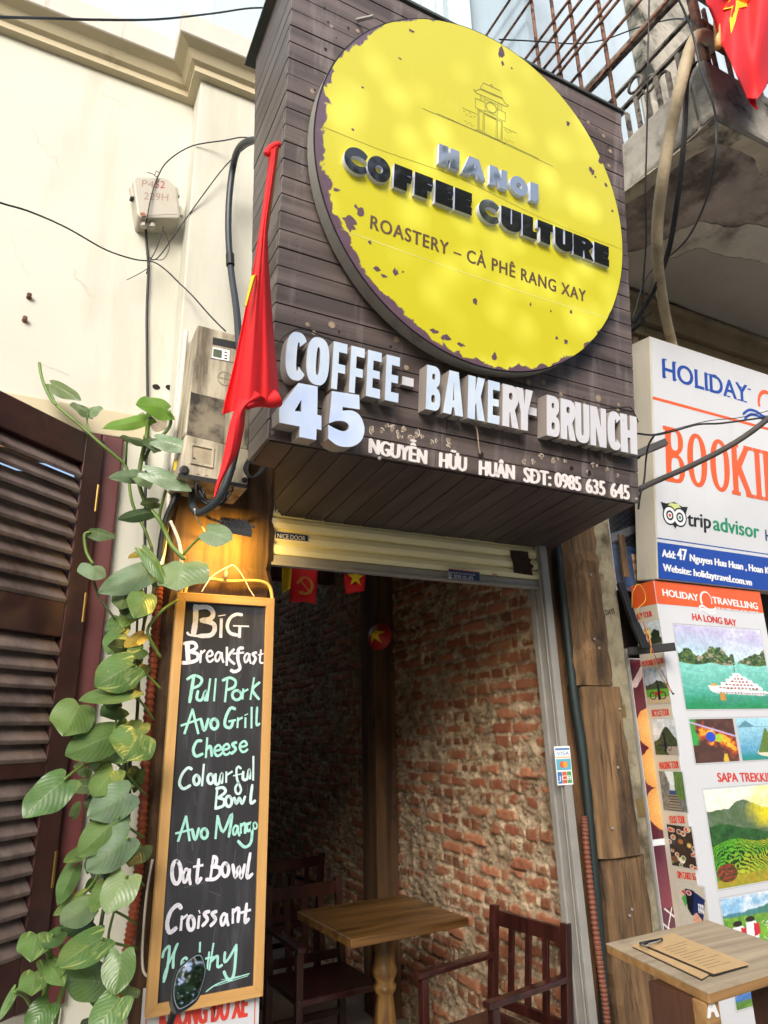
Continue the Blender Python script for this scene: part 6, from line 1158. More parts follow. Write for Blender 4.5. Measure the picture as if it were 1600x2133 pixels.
def pic_bay(a, b_):
    n = fbm(a * 9, b_ * 9, 5); nw = fbm(a * 12, b_ * 45, 4)
    c = blend(col(a, 'a3d6dc'), col(a, 'b9b4d8'), np.clip(b_ * 2.2 - 1.2 + a * .3, 0, 1)); c = blend(c, col(a, 'dfe6ee'), np.clip((fbm(a * 3, b_ * 7, 4) - .4) * 3, 0, 1) * .8)
    sea = b_ < .58; cs = blend(col(a, '178f78'), col(a, '86cfc6'), np.clip(b_ / .58 + (nw - .5) * .5, 0, 1)); cs = blend(cs, col(a, '2c8a4d'), np.clip((.22 - b_) * 5 + (n - .5), 0, 1) * .8); put(c, sea, cs)
    hl = np.maximum(np.where(a < .62, .60 + .17 * np.exp(-((a - .42) / .14) ** 2) + .14 * np.exp(-((a - .10) / .10) ** 2) + .16 * (fbm(a * 18, a * 0 + 2, 5) - .5), 0), np.where(a > .66, .58 + .15 * np.clip((a - .66) * 3, 0, 1) + .06 * (fbm(a * 16, a * 0 + 5, 4) - .5), 0))
    hill = (b_ < hl) & (b_ > .555 - .03 * np.abs(np.sin(a * 9))); ch_ = blend(col(a, '1d3a24'), col(a, '5f7a3a'), np.clip((fbm(a * 60, b_ * 60, 4) - .36) * 3.2, 0, 1)); ch_ = blend(ch_, col(a, 'a89a88'), ((fbm(a * 14 + 4, b_ * 26, 4) > .60) & (a > .2)).astype(float) * .8); put(c, hill, ch_)
    hull = [(.27, .275), (.30, .205), (.36, .185), (.90, .155), (.98, .195), (.92, .215), (.45, .235), (.33, .285)]; put(c, inpoly(a, b_, hull), 'f4f1ef'); put(c, inpoly(a, b_, [(.36, .185), (.90, .155), (.97, .19), (.40, .205)]), 'c9c7cc')
    put(c, inpoly(a, b_, hull) & (np.sin(a * 190) > .5) & (np.abs(b_ - .215 + .04 * a) < .008), '5a4a50')
    for x0, x1, y in ((.34, .90, .235), (.42, .86, .275), (.48, .80, .315), (.53, .74, .352), (.57, .68, .388)):
        sl = .022 * (a - .6); put(c, (a > x0) & (a < x1 - (b_ - y) * .6) & (b_ + sl > y) & (b_ + sl < y + .040), 'f6f3f1'); put(c, (a > x0 + .05) & (a < x1 - .05) & (b_ + sl > y + .004) & (b_ + sl < y + .022) & (np.sin(a * 150 + y * 40) > -.55), '8f2f38')
    put(c, (b_ < .15) & (b_ > .02) & (a > .3) & (a < .95) & (nw > .5), '3f8f76')
    put(c, inpoly(a, b_, [(.595, .44), (.60, .56), (.605, .44)]), '333a40'); put(c, inpoly(a, b_, [(.30, .27), (.38, .275), (.37, .30), (.31, .30)]), 'd9a552')
    put(c, (b_ < .19) & (b_ > .1) & (np.abs(a - .42) < .02 + .02 * n), 'c08a3c'); return c
def pic_cave(a, b_):
    n = fbm(a * 7, b_ * 7, 5); c = blend(col(a, '33211f'), col(a, '6b4a42'), n); t = np.clip(1 - np.abs(b_ - (.85 - .55 * a)) * 4 + (n - .5) * 3, 0, 1)
    c = blend(c, col(a, 'd8541c'), t); c = blend(c, col(a, 'f0c23c'), np.clip(t * 2 - 1.2 + (fbm(a * 15, b_ * 15, 3) - .5), 0, 1)); c = blend(c, col(a, '3aa04a'), np.clip((.16 - a) * 9 + (n - .4) * 2, 0, 1) * (b_ > .4))
    put(c, ((a - .42) ** 2 + (b_ - .58) ** 2) < .012 * (.5 + n), '2c4fc0'); put(c, ((a - .6) ** 2 * 2 + (b_ - .55) ** 2) < .010 * (.5 + n), '9cc438'); put(c, np.abs(b_ - (.72 - .35 * (a - .6))) < .02, 'b9a8d0'); put(c, (b_ < .18) & (np.abs(a - .7) < .05 * n * 2), 'd8b03c'); return c
def pic_island(a, b_):
    n = fbm(a * 10, b_ * 20, 4); c = blend(col(a, '2f87b0'), col(a, '9fd0e4'), np.clip(b_ * 1.1 + (n - .5) * .5, 0, 1)); c = blend(c, col(a, '2f8f5f'), np.clip(.25 - b_, 0, 1) * 3)
    put(c, (b_ > .78) & (b_ < .80 + .15 * np.clip(1 - np.abs(a - .22) / .2, 0, 1)), '5f8fa0'); put(c, ((a - .68) ** 2 * 1.1 + ((b_ - .17) * 3) ** 2) < .09, 'e0d5bd'); put(c, (np.abs(a - .68) < (.76 - b_) * .42 + .03 * n) & (b_ > .17) & (b_ < .76), blend(col(a, '3f6a2c'), col(a, '7a8c45'), fbm(a * 30, b_ * 30, 3))); return c
def pic_terrace(a, b_):
    n = fbm(a * 6, b_ * 6, 5); nf = fbm(a * 25, b_ * 25, 4); c = blend(col(a, 'e8ecdc'), col(a, 'f0e23a'), np.clip((a - .45) * 2.4 + (n - .5) * 1.5, 0, 1))
    h1 = .78 + .10 * np.exp(-((a - .42) / .16) ** 2) + .05 * (fbm(a * 8, a * 0, 4) - .5) - .05 * a; put(c, b_ < h1, blend(blend(col(a, '6f7d6a'), col(a, '3f5f2a'), nf), col(a, 'e6d820'), np.clip(1.2 - np.hypot(a - .72, (b_ - .72) * 1.3) * 4.2 + (n - .5), 0, 1)))
    h2 = .56 + .06 * np.sin(a * 5 + 1) + .08 * (n - .5); put(c, b_ < h2, blend(col(a, '16351f'), col(a, '3a6a34'), np.clip(nf * 1.3 - .1, 0, 1)))
    h3 = .40 + .07 * np.exp(-((a - .25) / .2) ** 2) + .12 * np.exp(-((a - .9) / .22) ** 2); w = b_ - .25 * np.sin(a * 4.2 + .6) + .22 * (n - .5) + .04 * (nf - .5) + a * .1; st_ = (np.sin(w * 150) > .1); ct = blend(col(a, '57a52c'), col(a, 'e0c832'), np.clip(a * .9 + (n - .5) * 2, 0, 1)); ct = blend(ct, col(a, '1f3a18'), st_.astype(float) * np.clip(1.4 - np.abs(b_ - .28) * 5, 0, 1)); put(c, b_ < h3, ct)
    put(c, (b_ < .12 - .0 + .10 * (a - .5)), blend(col(a, 'c89a2c'), col(a, '5f8f2a'), nf)); put(c, (np.hypot(a - .12, (b_ - .14) * 1.2) < .11), blend(col(a, '4a3a22'), col(a, '8f3f2a'), st_.astype(float))); return c
def pic_hikers(a, b_):
    n = fbm(a * 7, b_ * 7, 5); nf = fbm(a * 30, b_ * 30, 3); c = blend(col(a, '86b8dc'), col(a, 'eef2f4'), np.clip((n - .35) * 3, 0, 1)); put(c, b_ < .72 + .10 * np.exp(-((a - .65) / .2) ** 2) + .05 * (fbm(a * 9, a * 0, 3) - .5), blend(col(a, '4f86a8'), col(a, '3f7a54'), n))
    put(c, b_ < .62 + .08 * (.5 - a) + .04 * (n - .5), blend(col(a, '3a7a34'), col(a, '8ab93c'), nf)); put(c, b_ < .42 + .1 * (n - .5), blend(col(a, '8fc43a'), col(a, '4c8a2c'), nf)); put(c, (nf > .62) & (b_ < .5) & (a > .4), 'e3e6df')
    for x, y, r, h in ((.14, .48, .0, 'e6e9ee'), (.28, .52, 0, 'eef0f4')): put(c, inpoly(a, b_, [(x - .06, y - .3), (x + .07, y - .3), (x + .06, y), (x - .05, y)]), h); put(c, np.hypot(a - x, (b_ - y - .05) * 1.0) < .05, '2a211e'); put(c, inpoly(a, b_, [(x + .02, y - .26), (x + .09, y - .24), (x + .09, y - .05), (x + .03, y - .03)]), 'c42a34')
    return c
def pic_karst(a, b_):
    n = fbm(a * 8, b_ * 8, 5); c = blend(col(a, 'c3d8ea'), col(a, 'eef3f6'), n); put(c, b_ < .74 + .09 * np.abs(np.sin(a * 17)) + .08 * (fbm(a * 12, a * 0, 4) - .5), blend(col(a, '1f4fa0'), col(a, '5f95cf'), fbm(a * 20, b_ * 14, 4))); put(c, b_ < .3 + .1 * n, blend(col(a, '2c5a2c'), col(a, '7aa53c'), n)); return c
def base_pic(sky1, sky2, hz, g1, g2, hill, seed):
    def f(a, b_):
        n = fbm(a * 6 + seed, b_ * 6, 5); c = blend(col(a, sky1), col(a, sky2), np.clip((n - .3) * 2.5, 0, 1)); hl = hz + hill * np.exp(-((a - .6) / .3) ** 2) + .05 * (fbm(a * 9 + seed, a * 0, 3) - .5); put(c, b_ < hl, blend(col(a, '1f2c1c'), col(a, '4d5a3c'), fbm(a * 24, b_ * 24 + seed, 3))); put(c, b_ < hz - .12, blend(col(a, g1), col(a, g2), n)); return c
    return f
def wheels(c, a, b_, x, y, s, body):
    asp = 1.7
    for dx in (-.22, .22): r = np.hypot(a - x - dx, (b_ - y) * asp * .8); put(c, (r < .15 * s) & (r > .11 * s), '16171a')
    put(c, inpoly(a, b_, [(x - .24, y + .08), (x - .05, y + .1), (x + .2, y + .14), (x + .18, y + .05), (x, y)]), body); put(c, inpoly(a, b_, [(x + .0, y - .12), (x + .10, y - .12), (x + .12, y + .3), (x + .02, y + .34)]), '1d1e22'); put(c, np.hypot(a - x - .05, (b_ - y - .38) * 1.6) < .08, '26262a')
def pic_motor(a, b_): c = base_pic('7f97b0', 'c3cbd2', .52, '4f8a2c', '6ea53c', .10, 1)(a, b_); put(c, b_ < .18, 'b9a884'); wheels(c, a, b_, .5, .22, 1, 'a8262c'); return c
def pic_bike(a, b_): c = base_pic('a9b6be', 'd5d9da', .36, 'a59a8c', '8b8378', .42, 4)(a, b_); put(c, (b_ < .36) & (a < .5 - .9 * b_ + .1), blend(col(a, '2a3a22'), col(a, '4c6035'), fbm(a * 20, b_ * 20, 3))); wheels(c, a, b_, .42, .2, .7, '30343a'); return c
def pic_jeep(a, b_):
    c = base_pic('9fb2bd', 'd2d8d8', .3, '3a3d33', '77786c', .1, 7)(a, b_); put(c, (a < .5) & (b_ < .72), blend(col(a, 'cfc28a'), col(a, '2c2a22'), ((np.sin(a * 40) > .2) & (np.sin(b_ * 18) > -.3)).astype(float))); put(c, np.hypot(a - .72, b_ - .45) < .22 * (.7 + fbm(a * 12, b_ * 12, 3) * .6), '23331f'); put(c, inpoly(a, b_, [(.3, .08), (.95, .14), (.95, .26), (.75, .36), (.45, .34), (.3, .22)]), '30362c'); return c
def pic_train(a, b_):
    n = fbm(a * 16, b_ * 16, 4); c = blend(col(a, '26292a'), col(a, '8f948c'), n); put(c, (np.abs(a - .5) < (b_ - .45) * .45) & (b_ > .5), 'd3dadc'); put(c, (a > .62) & (b_ > .3), blend(col(a, '2c4a28'), col(a, '6f8f4c'), n)); put(c, inpoly(a, b_, [(.36, .42), (.62, .42), (.62, .60), (.38, .62)]), '27457f'); put(c, inpoly(a, b_, [(.37, .52), (.61, .52), (.6, .64), (.39, .64)]), 'c9ccd0'); put(c, (b_ < .42) & (np.abs(a - .5) < .28 - .3 * b_), blend(col(a, '8d8477'), col(a, '4c463f'), (np.sin(b_ * 90) > 0).astype(float))); return c
def pic_food(a, b_):
    c = blend(col(a, '241d19'), col(a, '4a3b30'), fbm(a * 9, b_ * 9, 4)); rs = np.random.RandomState(5)
    for i in range(26):
        x, y, r = rs.rand(), rs.rand(), .07 + .06 * rs.rand(); d = np.hypot(a - x, (b_ - y) * 1.65); put(c, d < r, rs.choice(['d9d3c6', 'c9c0b0', '6a5648'])); put(c, d < r * .72, rs.choice(['a8682c', 'c2402c', '6f8a34', 'd2b25c', '7a3f2a', 'e3d8b8']))
    return c
def pic_sim(a, b_):
    c = col(a, 'bdb8aa') + 0.0; put(c, inpoly(a, b_, [(.12, .62), (.22, .42), (.34, .55), (.30, .75)]), '4f9a4a'); put(c, inpoly(a, b_, [(.12, .78), (.30, .70), (.28, .84)]), 'c23a34'); put(c, inpoly(a, b_, [(.30, .38), (.42, .24), (.66, .30), (.62, .86), (.30, .88)]), '14161f'); put(c, inpoly(a, b_, [(.46, .28), (.78, .10), (.98, .70), (.62, .84)]), '1a2a5c'); put(c, np.hypot(a - .42, (b_ - .78) * 1.6) < .10, 'c9ccd6'); put(c, np.hypot(a - .42, (b_ - .78) * 1.6) < .07, 'a8343c')
    for x in (.68, .75, .82): put(c, inpoly(a, b_, [(x, .36), (x + .04, .34), (x + .07, .56), (x + .03, .57)]), 'e6e8ee')
    put(c, inpoly(a, b_, [(.42, .12), (.74, .04), (.80, .16), (.62, .34), (.52, .30), (.5, .2)]), 'd09a80'); return c
def rr(pl, TL, TR, BL): a = pl.uv(*TL); c = pl.uv(*TR); e = pl.uv(*BL); return (a[0], e[1], c[0], (a[1] + c[1]) / 2)
u0, v0, u1, v1 = rr(QP, (1402, 1297), (1583, 1317.5), (1430, 1477)); UR = u1
fr_ = MB()
def frame_line(pl, c, g_, d=.0012): fr_.slab(pl, [[(c[0] - g_, c[1] - g_), (c[2] + g_, c[1] - g_), (c[2] + g_, c[3] + g_), (c[0] - g_, c[3] + g_)], [(c[0] - g_ + .002, c[1] - g_ + .002), (c[2] + g_ - .002, c[1] - g_ + .002), (c[2] + g_ - .002, c[3] + g_ - .002), (c[0] - g_ + .002, c[3] + g_ - .002)]], None, d)
CA = rr(QP, (1435, 1496), (1526, 1499), (1449, 1590)); CB = (CA[2] + .022, CA[1], CA[2] + .022 + CA[2] - CA[0], CA[3])
CS_ = rr(QP, (1464, 1641), (1600, 1640), (1498, 1852)); CS_ = (CS_[0], CS_[1], UR, CS_[3]); CH_ = (CS_[0] + .0, QP.uv(1520, 1995)[1], UR, QP.uv(1500, 1874)[1]); CK = (CS_[0], .42, UR, QP.uv(1535, 2062)[1])
for c, fn, n in (((u0, v0, u1, v1), pic_bay, 260), (CA, pic_cave, 130), (CB, pic_island, 130), (CS_, pic_terrace, 260), (CH_, pic_hikers, 200), (CK, pic_karst, 90)):
    picture('tour_photo', QP, c, .0018, fn, n, M['print'], case); frame_line(QP, c, .007)
SR = lambda a, c, e: rr(SPl, a, c, e)
for TL, TR, BL, fn in (((1334, 1299), (1373, 1291), (1341, 1350), pic_jeep), ((1341, 1395), (1386, 1388), (1349.5, 1467), pic_motor), ((1357, 1500), (1404, 1495.5), (1366, 1572), pic_bike), ((1373, 1608.5), (1421, 1606), (1384, 1687), pic_train), ((1390, 1720), (1440, 1720), (1402, 1802), pic_food), ((1410, 1840), (1466, 1844), (1422, 1922), pic_sim)):
    c = SR(TL, TR, BL); picture('side_photo', SPl, c, .0018, fn, 60, M['print'], case); frame_line(SPl, c, .004)
fr_.build('photo_outline', mat('pale_grey_line', 'a9adb0', .5), case)
# bread posters squeezed between the pier and the case
def pic_bread(a, b_):
    n = fbm(a * 5, b_ * 14, 4); c = blend(col(a, '3d1626'), col(a, '6a2434'), n); put(c, (b_ > .9) & (np.abs((b_ - .9) * 8 - a) < .15), 'd3b9b4')
    for y in (.76, .63, .50): d = np.hypot((a - .75) * .8, (b_ - y) * 9); c = blend(c, blend(col(a, 'b8712f'), col(a, 'e0aa60'), np.clip(1.2 - d, 0, 1)), (d < .62 + .1 * n).astype(float))
    put(c, (b_ < .405) & (b_ > .385), 'dadde2'); put(c, (b_ < .385) & (b_ > .2), blend(col(a, '7a3a48'), col(a, '4a2034'), np.clip((b_ - .2) * 5, 0, 1)))
    lo = b_ < .2; g_ = ((np.abs(np.sin((b_ * 60 + a * 5))) < .18) | (np.abs(np.sin((b_ * 30 - a * 7))) < .15)); put(c, lo, blend(col(a, '5a3040'), col(a, 'd8d0d0'), g_.astype(float))); put(c, lo & (np.abs(a - .7) < .25 * n * 1.5) & (b_ > .05), 'd8b45c'); return c
def pic_buns(a, b_):
    n = fbm(a * 6, b_ * 6, 4); c = blend(col(a, '16223a'), col(a, '4a6088'), np.clip(n * 1.2 - .1, 0, 1)); put(c, (b_ > .55), blend(col(a, '15171c'), col(a, '2c3038'), ((np.sin(a * 60) * np.sin(b_ * 90)) > .2).astype(float))); put(c, np.abs(b_ - .62 - a * .4) < .05, '5a5d63')
    put(c, (b_ < .45) & (b_ > .08) & (a > .3), blend(col(a, '8a5a34'), col(a, 'dcb68c'), np.clip(np.abs(np.sin(b_ * 26)) * np.abs(np.sin(a * 20 + 1)) * 1.4, 0, 1))); return c
EP = Plane((0, 2.45, 0)); x0 = P(1307, 1372, Y=2.45).x + .012
po = thing('bread_poster', (x0 + .05, 2.46, 0.5), 'dark red poster of bread rolls in the narrow gap beside the tour poster case', 'poster')
MB().box((x0 - .004, 2.4505, P(1385, 1930, Y=2.45).z - .25), (x0 + .16, 2.458, P(1307, 1371, Y=2.45).z)).build('backing', M['white_vinyl'], po); picture('print', EP, (x0, P(1385, 1930, Y=2.45).z - .2, x0 + .155, P(1307, 1371, Y=2.45).z - .004), .001, pic_bread, 60, M['print'], po)
po = thing('bun_poster', (x0 + .2, 2.46, P(1290, 1240, Y=2.45).z), 'dark blue poster of golden buns tucked behind left edge of the agency sign', 'poster')
c = (x0 - .02, P(1280, 1228, Y=2.45).z, x0 + .42, P(1280, 1060, Y=2.45).z); MB().box((c[0], 2.4505, c[1]), (c[2], 2.458, c[3])).build('backing', M['white_vinyl'], po); picture('print', EP, c, .001, pic_buns, 70, M['print'], po)
# ---------------------------------------------------------------- brackets, cables and hose on the right
b = MB(); b.bar(P(1322, 948, Y=2.1), P(1387, 921, Y=2.02), .035, .03); b.bar(P(1316, 955, Y=2.2), P(1326, 948, Y=2.1), .035, .03); tag(b.build('bracket_arm', M['black_metal'], origin=P(1330, 948, Y=2.2)), 'short black bracket arm pointing across the agency sign', 'bracket')
b = MB(); b.bar(P(1292, 1215, Y=2.36), P(1322, 1300, Y=2.3), .035, .02); b.bar(P(1322, 1298, Y=2.3), P(1345, 1352, Y=2.24), .04, .02); b.bar(P(1309, 1357, Y=2.36), P(1407, 1347, Y=2.20), .035, .035); tag(b.build('black_strut', M['black_metal'], bevel=.002, origin=P(1310, 1350, Y=2.4)), 'bent black metal strut in front of the jeep tour picture', 'bracket')
M['old_cable'] = mat('dusty_black_cable', '3a3734', .7, var=.2, scale=20)
cable('thick_cable', [(1330, 1020, 1.80), (1350, 1010, 1.80), (1390, 992, 1.78), (1440, 970, 1.75), (1500, 940, 1.7), (1550, 910, 1.64), (1600, 872, 1.58), (1680, 800, 1.5), (2000, 480, 1.2), (2300, 150, 1.0)], .012, 'thick dusty cable sagging across the agency sign', M['old_cable'], n=10)
cable('thin_cable', [(1328, 903, 1.8), (1366, 906, 1.85), (1410, 896, 1.85), (1455, 884, 1.8), (1500, 882, 1.76), (1560, 874, 1.7), (1600, 868, 1.66), (1700, 850, 1.6), (2100, 780, 1.4)], .0045, 'thin black cable crossing the orange lettering of the agency sign', M['black'])
cable('twin_wire', [(1328, 904, 1.8), (1366, 904, 1.85), (1420, 890, 1.85), (1480, 876, 1.8), (1540, 870, 1.75), (1600, 856, 1.7), (1700, 830, 1.6), (2100, 740, 1.4)], .002, 'fine wire running along the thin black cable over the agency sign', M['black'], 'wire')
cable('drop_cable', [(1364, 906, 1.86), (1352, 925, 1.9), (1346, 955, 2.0), (1342, 1000, 2.0), (1334, 1030, 2.0), (1330, 1060, 2.05)], .0045, 'black cable dropping beside left edge of the agency sign', M['black'])
cable('bent_hose', [(1478, 112, 1.45), (1480, 90, 1.38), (1472, 76, 1.33), (1458, 74, 1.31), (1446, 84, 1.31), (1432, 120, 1.33), (1412, 200, 1.4), (1396, 280, 1.5), (1381, 370, 1.6), (1371, 450, 1.72), (1369, 520, 1.82), (1375, 590, 1.95), (1387, 660, 2.1), (1400, 715, 2.2), (1408, 750, 2.22)], .0265, 'thick taped beige hose bending down from the balcony corner behind the agency sign', mat('taped_hose', 'a99b80', .7, var=.15, scale=8, bump=.3, bscale=60, grime='7a6a50', gpos=(.55, .75), gscale=9), 'hose', 12)
cable('balcony_cable', [(1353, -20, 1.35), (1350, 120, 1.4), (1348, 260, 1.5), (1345, 400, 1.6), (1346, 500, 1.7), (1340, 590, 1.8), (1340, 640, 1.9), (1347, 690, 2.0)], .004, 'straight black cable hanging in front of the balcony railing', M['black'])
cable('sagging_cable', [(1410, -10, 1.2), (1440, 60, 1.22), (1462, 150, 1.25), (1485, 215, 1.27), (1491, 260, 1.3), (1489, 330, 1.35), (1470, 420, 1.5), (1430, 500, 1.7), (1380, 545, 1.9), (1345, 580, 2.0), (1320, 660, 2.1), (1316, 680, 2.15)], .0045, 'grey cable looping down past the balcony corner', M['cable_grey'])
b = MB()
for k in range(4): b.tube([P(x + k * 2.2, y + random.uniform(-3, 3), Y=Y) for x, y, Y in ((1446, 130, 1.4), (1428, 165, 1.45), (1424, 260, 1.5), (1418, 330, 1.55), (1406, 430, 1.66), (1390, 520, 1.8), (1366, 590, 1.95), (1340, 640, 2.05), (1318, 672, 2.12))], .005, 6)
tag(b.build('cable_bundle', M['black'], smooth_faces=True, origin=P(1400, 450, Y=1.9)), 'bundle of black cables running beside the beige hose below the balcony', 'cable bundle')
b = MB(); b.bar(P(1315, 685, Y=2.2), P(1340, 664, Y=2.1), .03, .03); b.tube([P(1338, 664, Y=2.1), P(1352, 655, Y=2.1), P(1356, 650, Y=2.1)], .004, 6); tag(b.build('cable_bracket', M['black_metal'], origin=P(1318, 684, Y=2.3)), 'small black bracket holding cables above the agency sign', 'bracket')
cable('crossing_wire', [(1040, 82, 2.2), (1120, 86, 2.25), (1200, 91, 2.2), (1260, 82, 2.1), (1330, 57, 1.9), (1400, 40, 1.6), (1440, 45, 1.4), (1470, 70, 1.3)], .004, 'black wire from behind the round sign to the balcony corner', M['black'], 'wire')
M['yellow_wire'] = mat('yellow_wire', 'c9a038', .5); M['red_wire'] = mat('red_wire', 'b0403c', .5)
cable('yellow_wire', [(1317, 1266, 2.2), (1318, 1235, 2.18), (1330, 1217, 2.17), (1342, 1232, 2.17), (1344, 1252, 2.17), (1328, 1272, 2.17), (1345, 1305, 2.17), (1356, 1340, 2.16), (1357, 1370, 2.16), (1372, 1400, 2.2), (1390, 1430, 2.24), (1398, 1440, 2.25)], .0018, 'thin yellow wire looping over the side of the tour poster case', M['yellow_wire'], 'wire')
cable('red_wire', [(1340, 1295, 2.16), (1350, 1330, 2.16), (1362, 1360, 2.16), (1375, 1390, 2.2), (1390, 1420, 2.24), (1399, 1442, 2.25)], .0018, 'thin red wire dangling over the motorbike tour picture', M['red_wire'], 'wire')
b = MB(); b.tube([P(1398, 1438, Y=2.25), P(1402, 1446, Y=2.25), P(1404, 1444, Y=2.25)], .003, 6); tag(b.build('wire_end', M['black'], origin=P(1400, 1440, Y=2.3)), 'taped black end of the dangling red and yellow wires', 'wire end')
# flag with star on the balcony
bf = thing('star_flag', P(1550, 50, Y=1.22), 'red flag with yellow star hanging from the balcony front', 'flag')
def FYb(x, y): return 1.20 + .03 * math.sin(x * .05 + y * .02) + .02 * math.sin(x * .11)
def fpt(x, y, d=0.0): return P(x, y, Y=FYb(x, y) - d)
b = MB(); rows = [(-160, 1430, 1700), (-60, 1452, 1700), (0, 1470, 1680), (40, 1486, 1660), (90, 1503, 1632), (140, 1527, 1610), (180, 1545, 1596), (206, 1556, 1578)]
o = 0; NC = 22; rr_s = smooth([Vector((a, l, r)) for a, l, r in rows], 5)
for q in rr_s:
    for j in range(NC + 1): x = q.y + (q.z - q.y) * j / NC; b.v.append(fpt(x, q.x))
for i in range(len(rr_s) - 1):
    for j in range(NC): k = i * (NC + 1) + j; b.f.append((k, k + 1, k + NC + 2, k + NC + 1)); b.m.append(0)
solid(b.build('cloth', M['red_cloth'], bf, smooth_faces=True))
b = MB(); rows = [(170, 1556, 1575), (200, 1556, 1572), (215, 1562, 1576), (228, 1576, 1580)]
for q in rows:
    for j in range(5): b.v.append(fpt(q[1] + (q[2] - q[1]) * j / 4, q[0], -.03))
for i in range(3):
    for j in range(4): k = i * 5 + j; b.f.append((k, k + 1, k + 6, k + 5)); b.m.append(0)
solid(b.build('cloth_back', M['red_cloth'], bf, smooth_faces=True))
b = MB(); star = [(1534, -50), (1546, -14), (1575, -22), (1556, 6), (1557, 13), (1540, 16), (1532, 45), (1523, 70), (1520, 40), (1524, 16), (1506, 20), (1516, 6), (1520, -6), (1496, -12), (1525, -18)]
ctr = fpt(1536, 0, .004); pts = [fpt(x, y, .004) for x, y in star]; o = len(b.v); b.v += [ctr] + pts
for i in range(len(pts)): b.f.append((0, 1 + i, 1 + (i + 1) % len(pts))); b.m.append(0)
b.build('star', M['yellow_cloth'], bf)
pl_ = MB(); pl_.tube([(2.3, 1.25, 4.3), P(1500, -60, Y=1.22), P(1580, -260, Y=1.1)], .014, 8); tag(pl_.build('flag_staff', M['pine'], smooth_faces=True, origin=(2.3, 1.25, 4.3)), 'staff holding the star flag at the balcony', 'pole')
# ---------------------------------------------------------------- menu stand and clipboard
ZS = 1.0; tl, nl, nr_ = P(1262, 1965, Z=ZS), P(1475, 2068, Z=ZS), P(1600, 2030, Z=ZS); fl_ = P(1418, 1925, Z=ZS)
ex_ = (nr_ - nl).normalized(); wd = (fl_ - tl).dot(ex_) + .10; ey_ = Vector((-ex_.y, ex_.x, 0)); dp = (tl - nl).dot(ey_)
stand = thing('menu_stand', (nl + ex_ * wd / 2 + ey_ * dp / 2) - Vector((0, 0, ZS)), 'weathered wooden menu stand with lettered post in front of the tour posters', 'stand')
SO = nl; 
def S3(a, c, z): return SO + ex_ * a + ey_ * c + Vector((0, 0, z))
def sbx(b, a0, c0, z0, a1, c1, z1, m=0): return b.hexa([S3(a0, c0, z0), S3(a1, c0, z0), S3(a1, c1, z0), S3(a0, c1, z0), S3(a0, c0, z1), S3(a1, c0, z1), S3(a1, c1, z1), S3(a0, c1, z1)], m)
lx = (tl - nl).dot(ex_)
b = MB(); b.hexa([S3(.0, .0, -.003), S3(wd, 0, -.003), S3(wd + lx, dp, -.003), S3(lx, dp, -.003), S3(0, 0, 0), S3(wd, 0, 0), S3(wd + lx, dp, 0), S3(lx, dp, 0)]); b.build('top_boards', M['grey_wood'], stand)
b = MB(); z0, z1 = -.023, -.0035; b.hexa([S3(0, 0, z0), S3(wd, 0, z0), S3(wd + lx, dp, z0), S3(lx, dp, z0), S3(0, 0, z1), S3(wd, 0, z1), S3(wd + lx, dp, z1), S3(lx, dp, z1)]); b.build('top_edge', M['edge_wood'], stand, bevel=.003)
b = MB(); sbx(b, .004, .012, -ZS, .046, .05, -.0235); sbx(b, wd - .05, .012, -ZS, wd - .008, .05, -.0235); b.each('leg', M['edge_wood'], stand, bevel=.003)
b = MB(); sbx(b, .008, .0505, -ZS + .02, .042, .17, -.0235); sbx(b, wd - .046, .0505, -ZS + .02, wd - .012, .17, -.0235); b.each('panel', wood('brown_stand_panel', '3a2214', '5a3520', 2, .6), stand)
LP = Plane(S3(0, .0110, -ZS), ex_, (0, 0, 1)); b = MB(); fat(b, LP, 'A', (1473, 2121), (1499, 2117), (1474, 2077), .0012, 0, .0035); b.build('letter', M['white'], stand)
MP_ = Plane(tuple(SO), ex_, ey_)
clip = thing('clipboard_menu', S3(.1, .15, .002), 'kraft paper menus under a black bulldog clip on the menu stand', 'menu')
M['kraft'] = mat('kraft_paper', 'c8a878', .8, var=.06, scale=20); M['ink'] = mat('menu_ink', '5a4a3a', .8)
b = MB(); q = [MP_.uv(*p) for p in ((1316, 1972), (1380, 1955), (1485, 2028), (1462, 2041))]; b.slab(MP_, [q], .001, .003); q2 = [MP_.uv(*p) for p in ((1335, 1969), (1402, 1949), (1562, 2014), (1487, 2034))]; b.slab(MP_, [q2], .0045, .006); b.build('paper', M['kraft'], clip)
b = MB(); q3 = [MP_.uv(*p) for p in ((1333, 1971), (1402, 1951), (1560, 2016), (1486, 2037))]; b.slab(MP_, [q3], .0032, .0042); q4 = [MP_.uv(*p) for p in ((1317, 1974.5), (1380, 1958), (1484, 2030), (1462, 2044))]; b.slab(MP_, [q4], .0002, .0008); b.build('board', M['black_print'], clip)
b = MB()
for i in range(12):
    t = .2 + i * .062; a = Vector((*q2[0], 0)).lerp(Vector((*q2[3], 0)), t); c = Vector((*q2[1], 0)).lerp(Vector((*q2[2], 0)), t)
    if i == 0: continue
    e0, e1 = random.choice(((.1, .75), (.12, .6), (.15, .85), (.1, .5), (.25, .8))); p0 = a.lerp(c, e0); p1 = a.lerp(c, e1); b.ribbon(MP_, [(p0.x, p0.y), (p1.x, p1.y)], .0028, .0064, 0, 1)
b.build('printed_lines', M['ink'], clip)
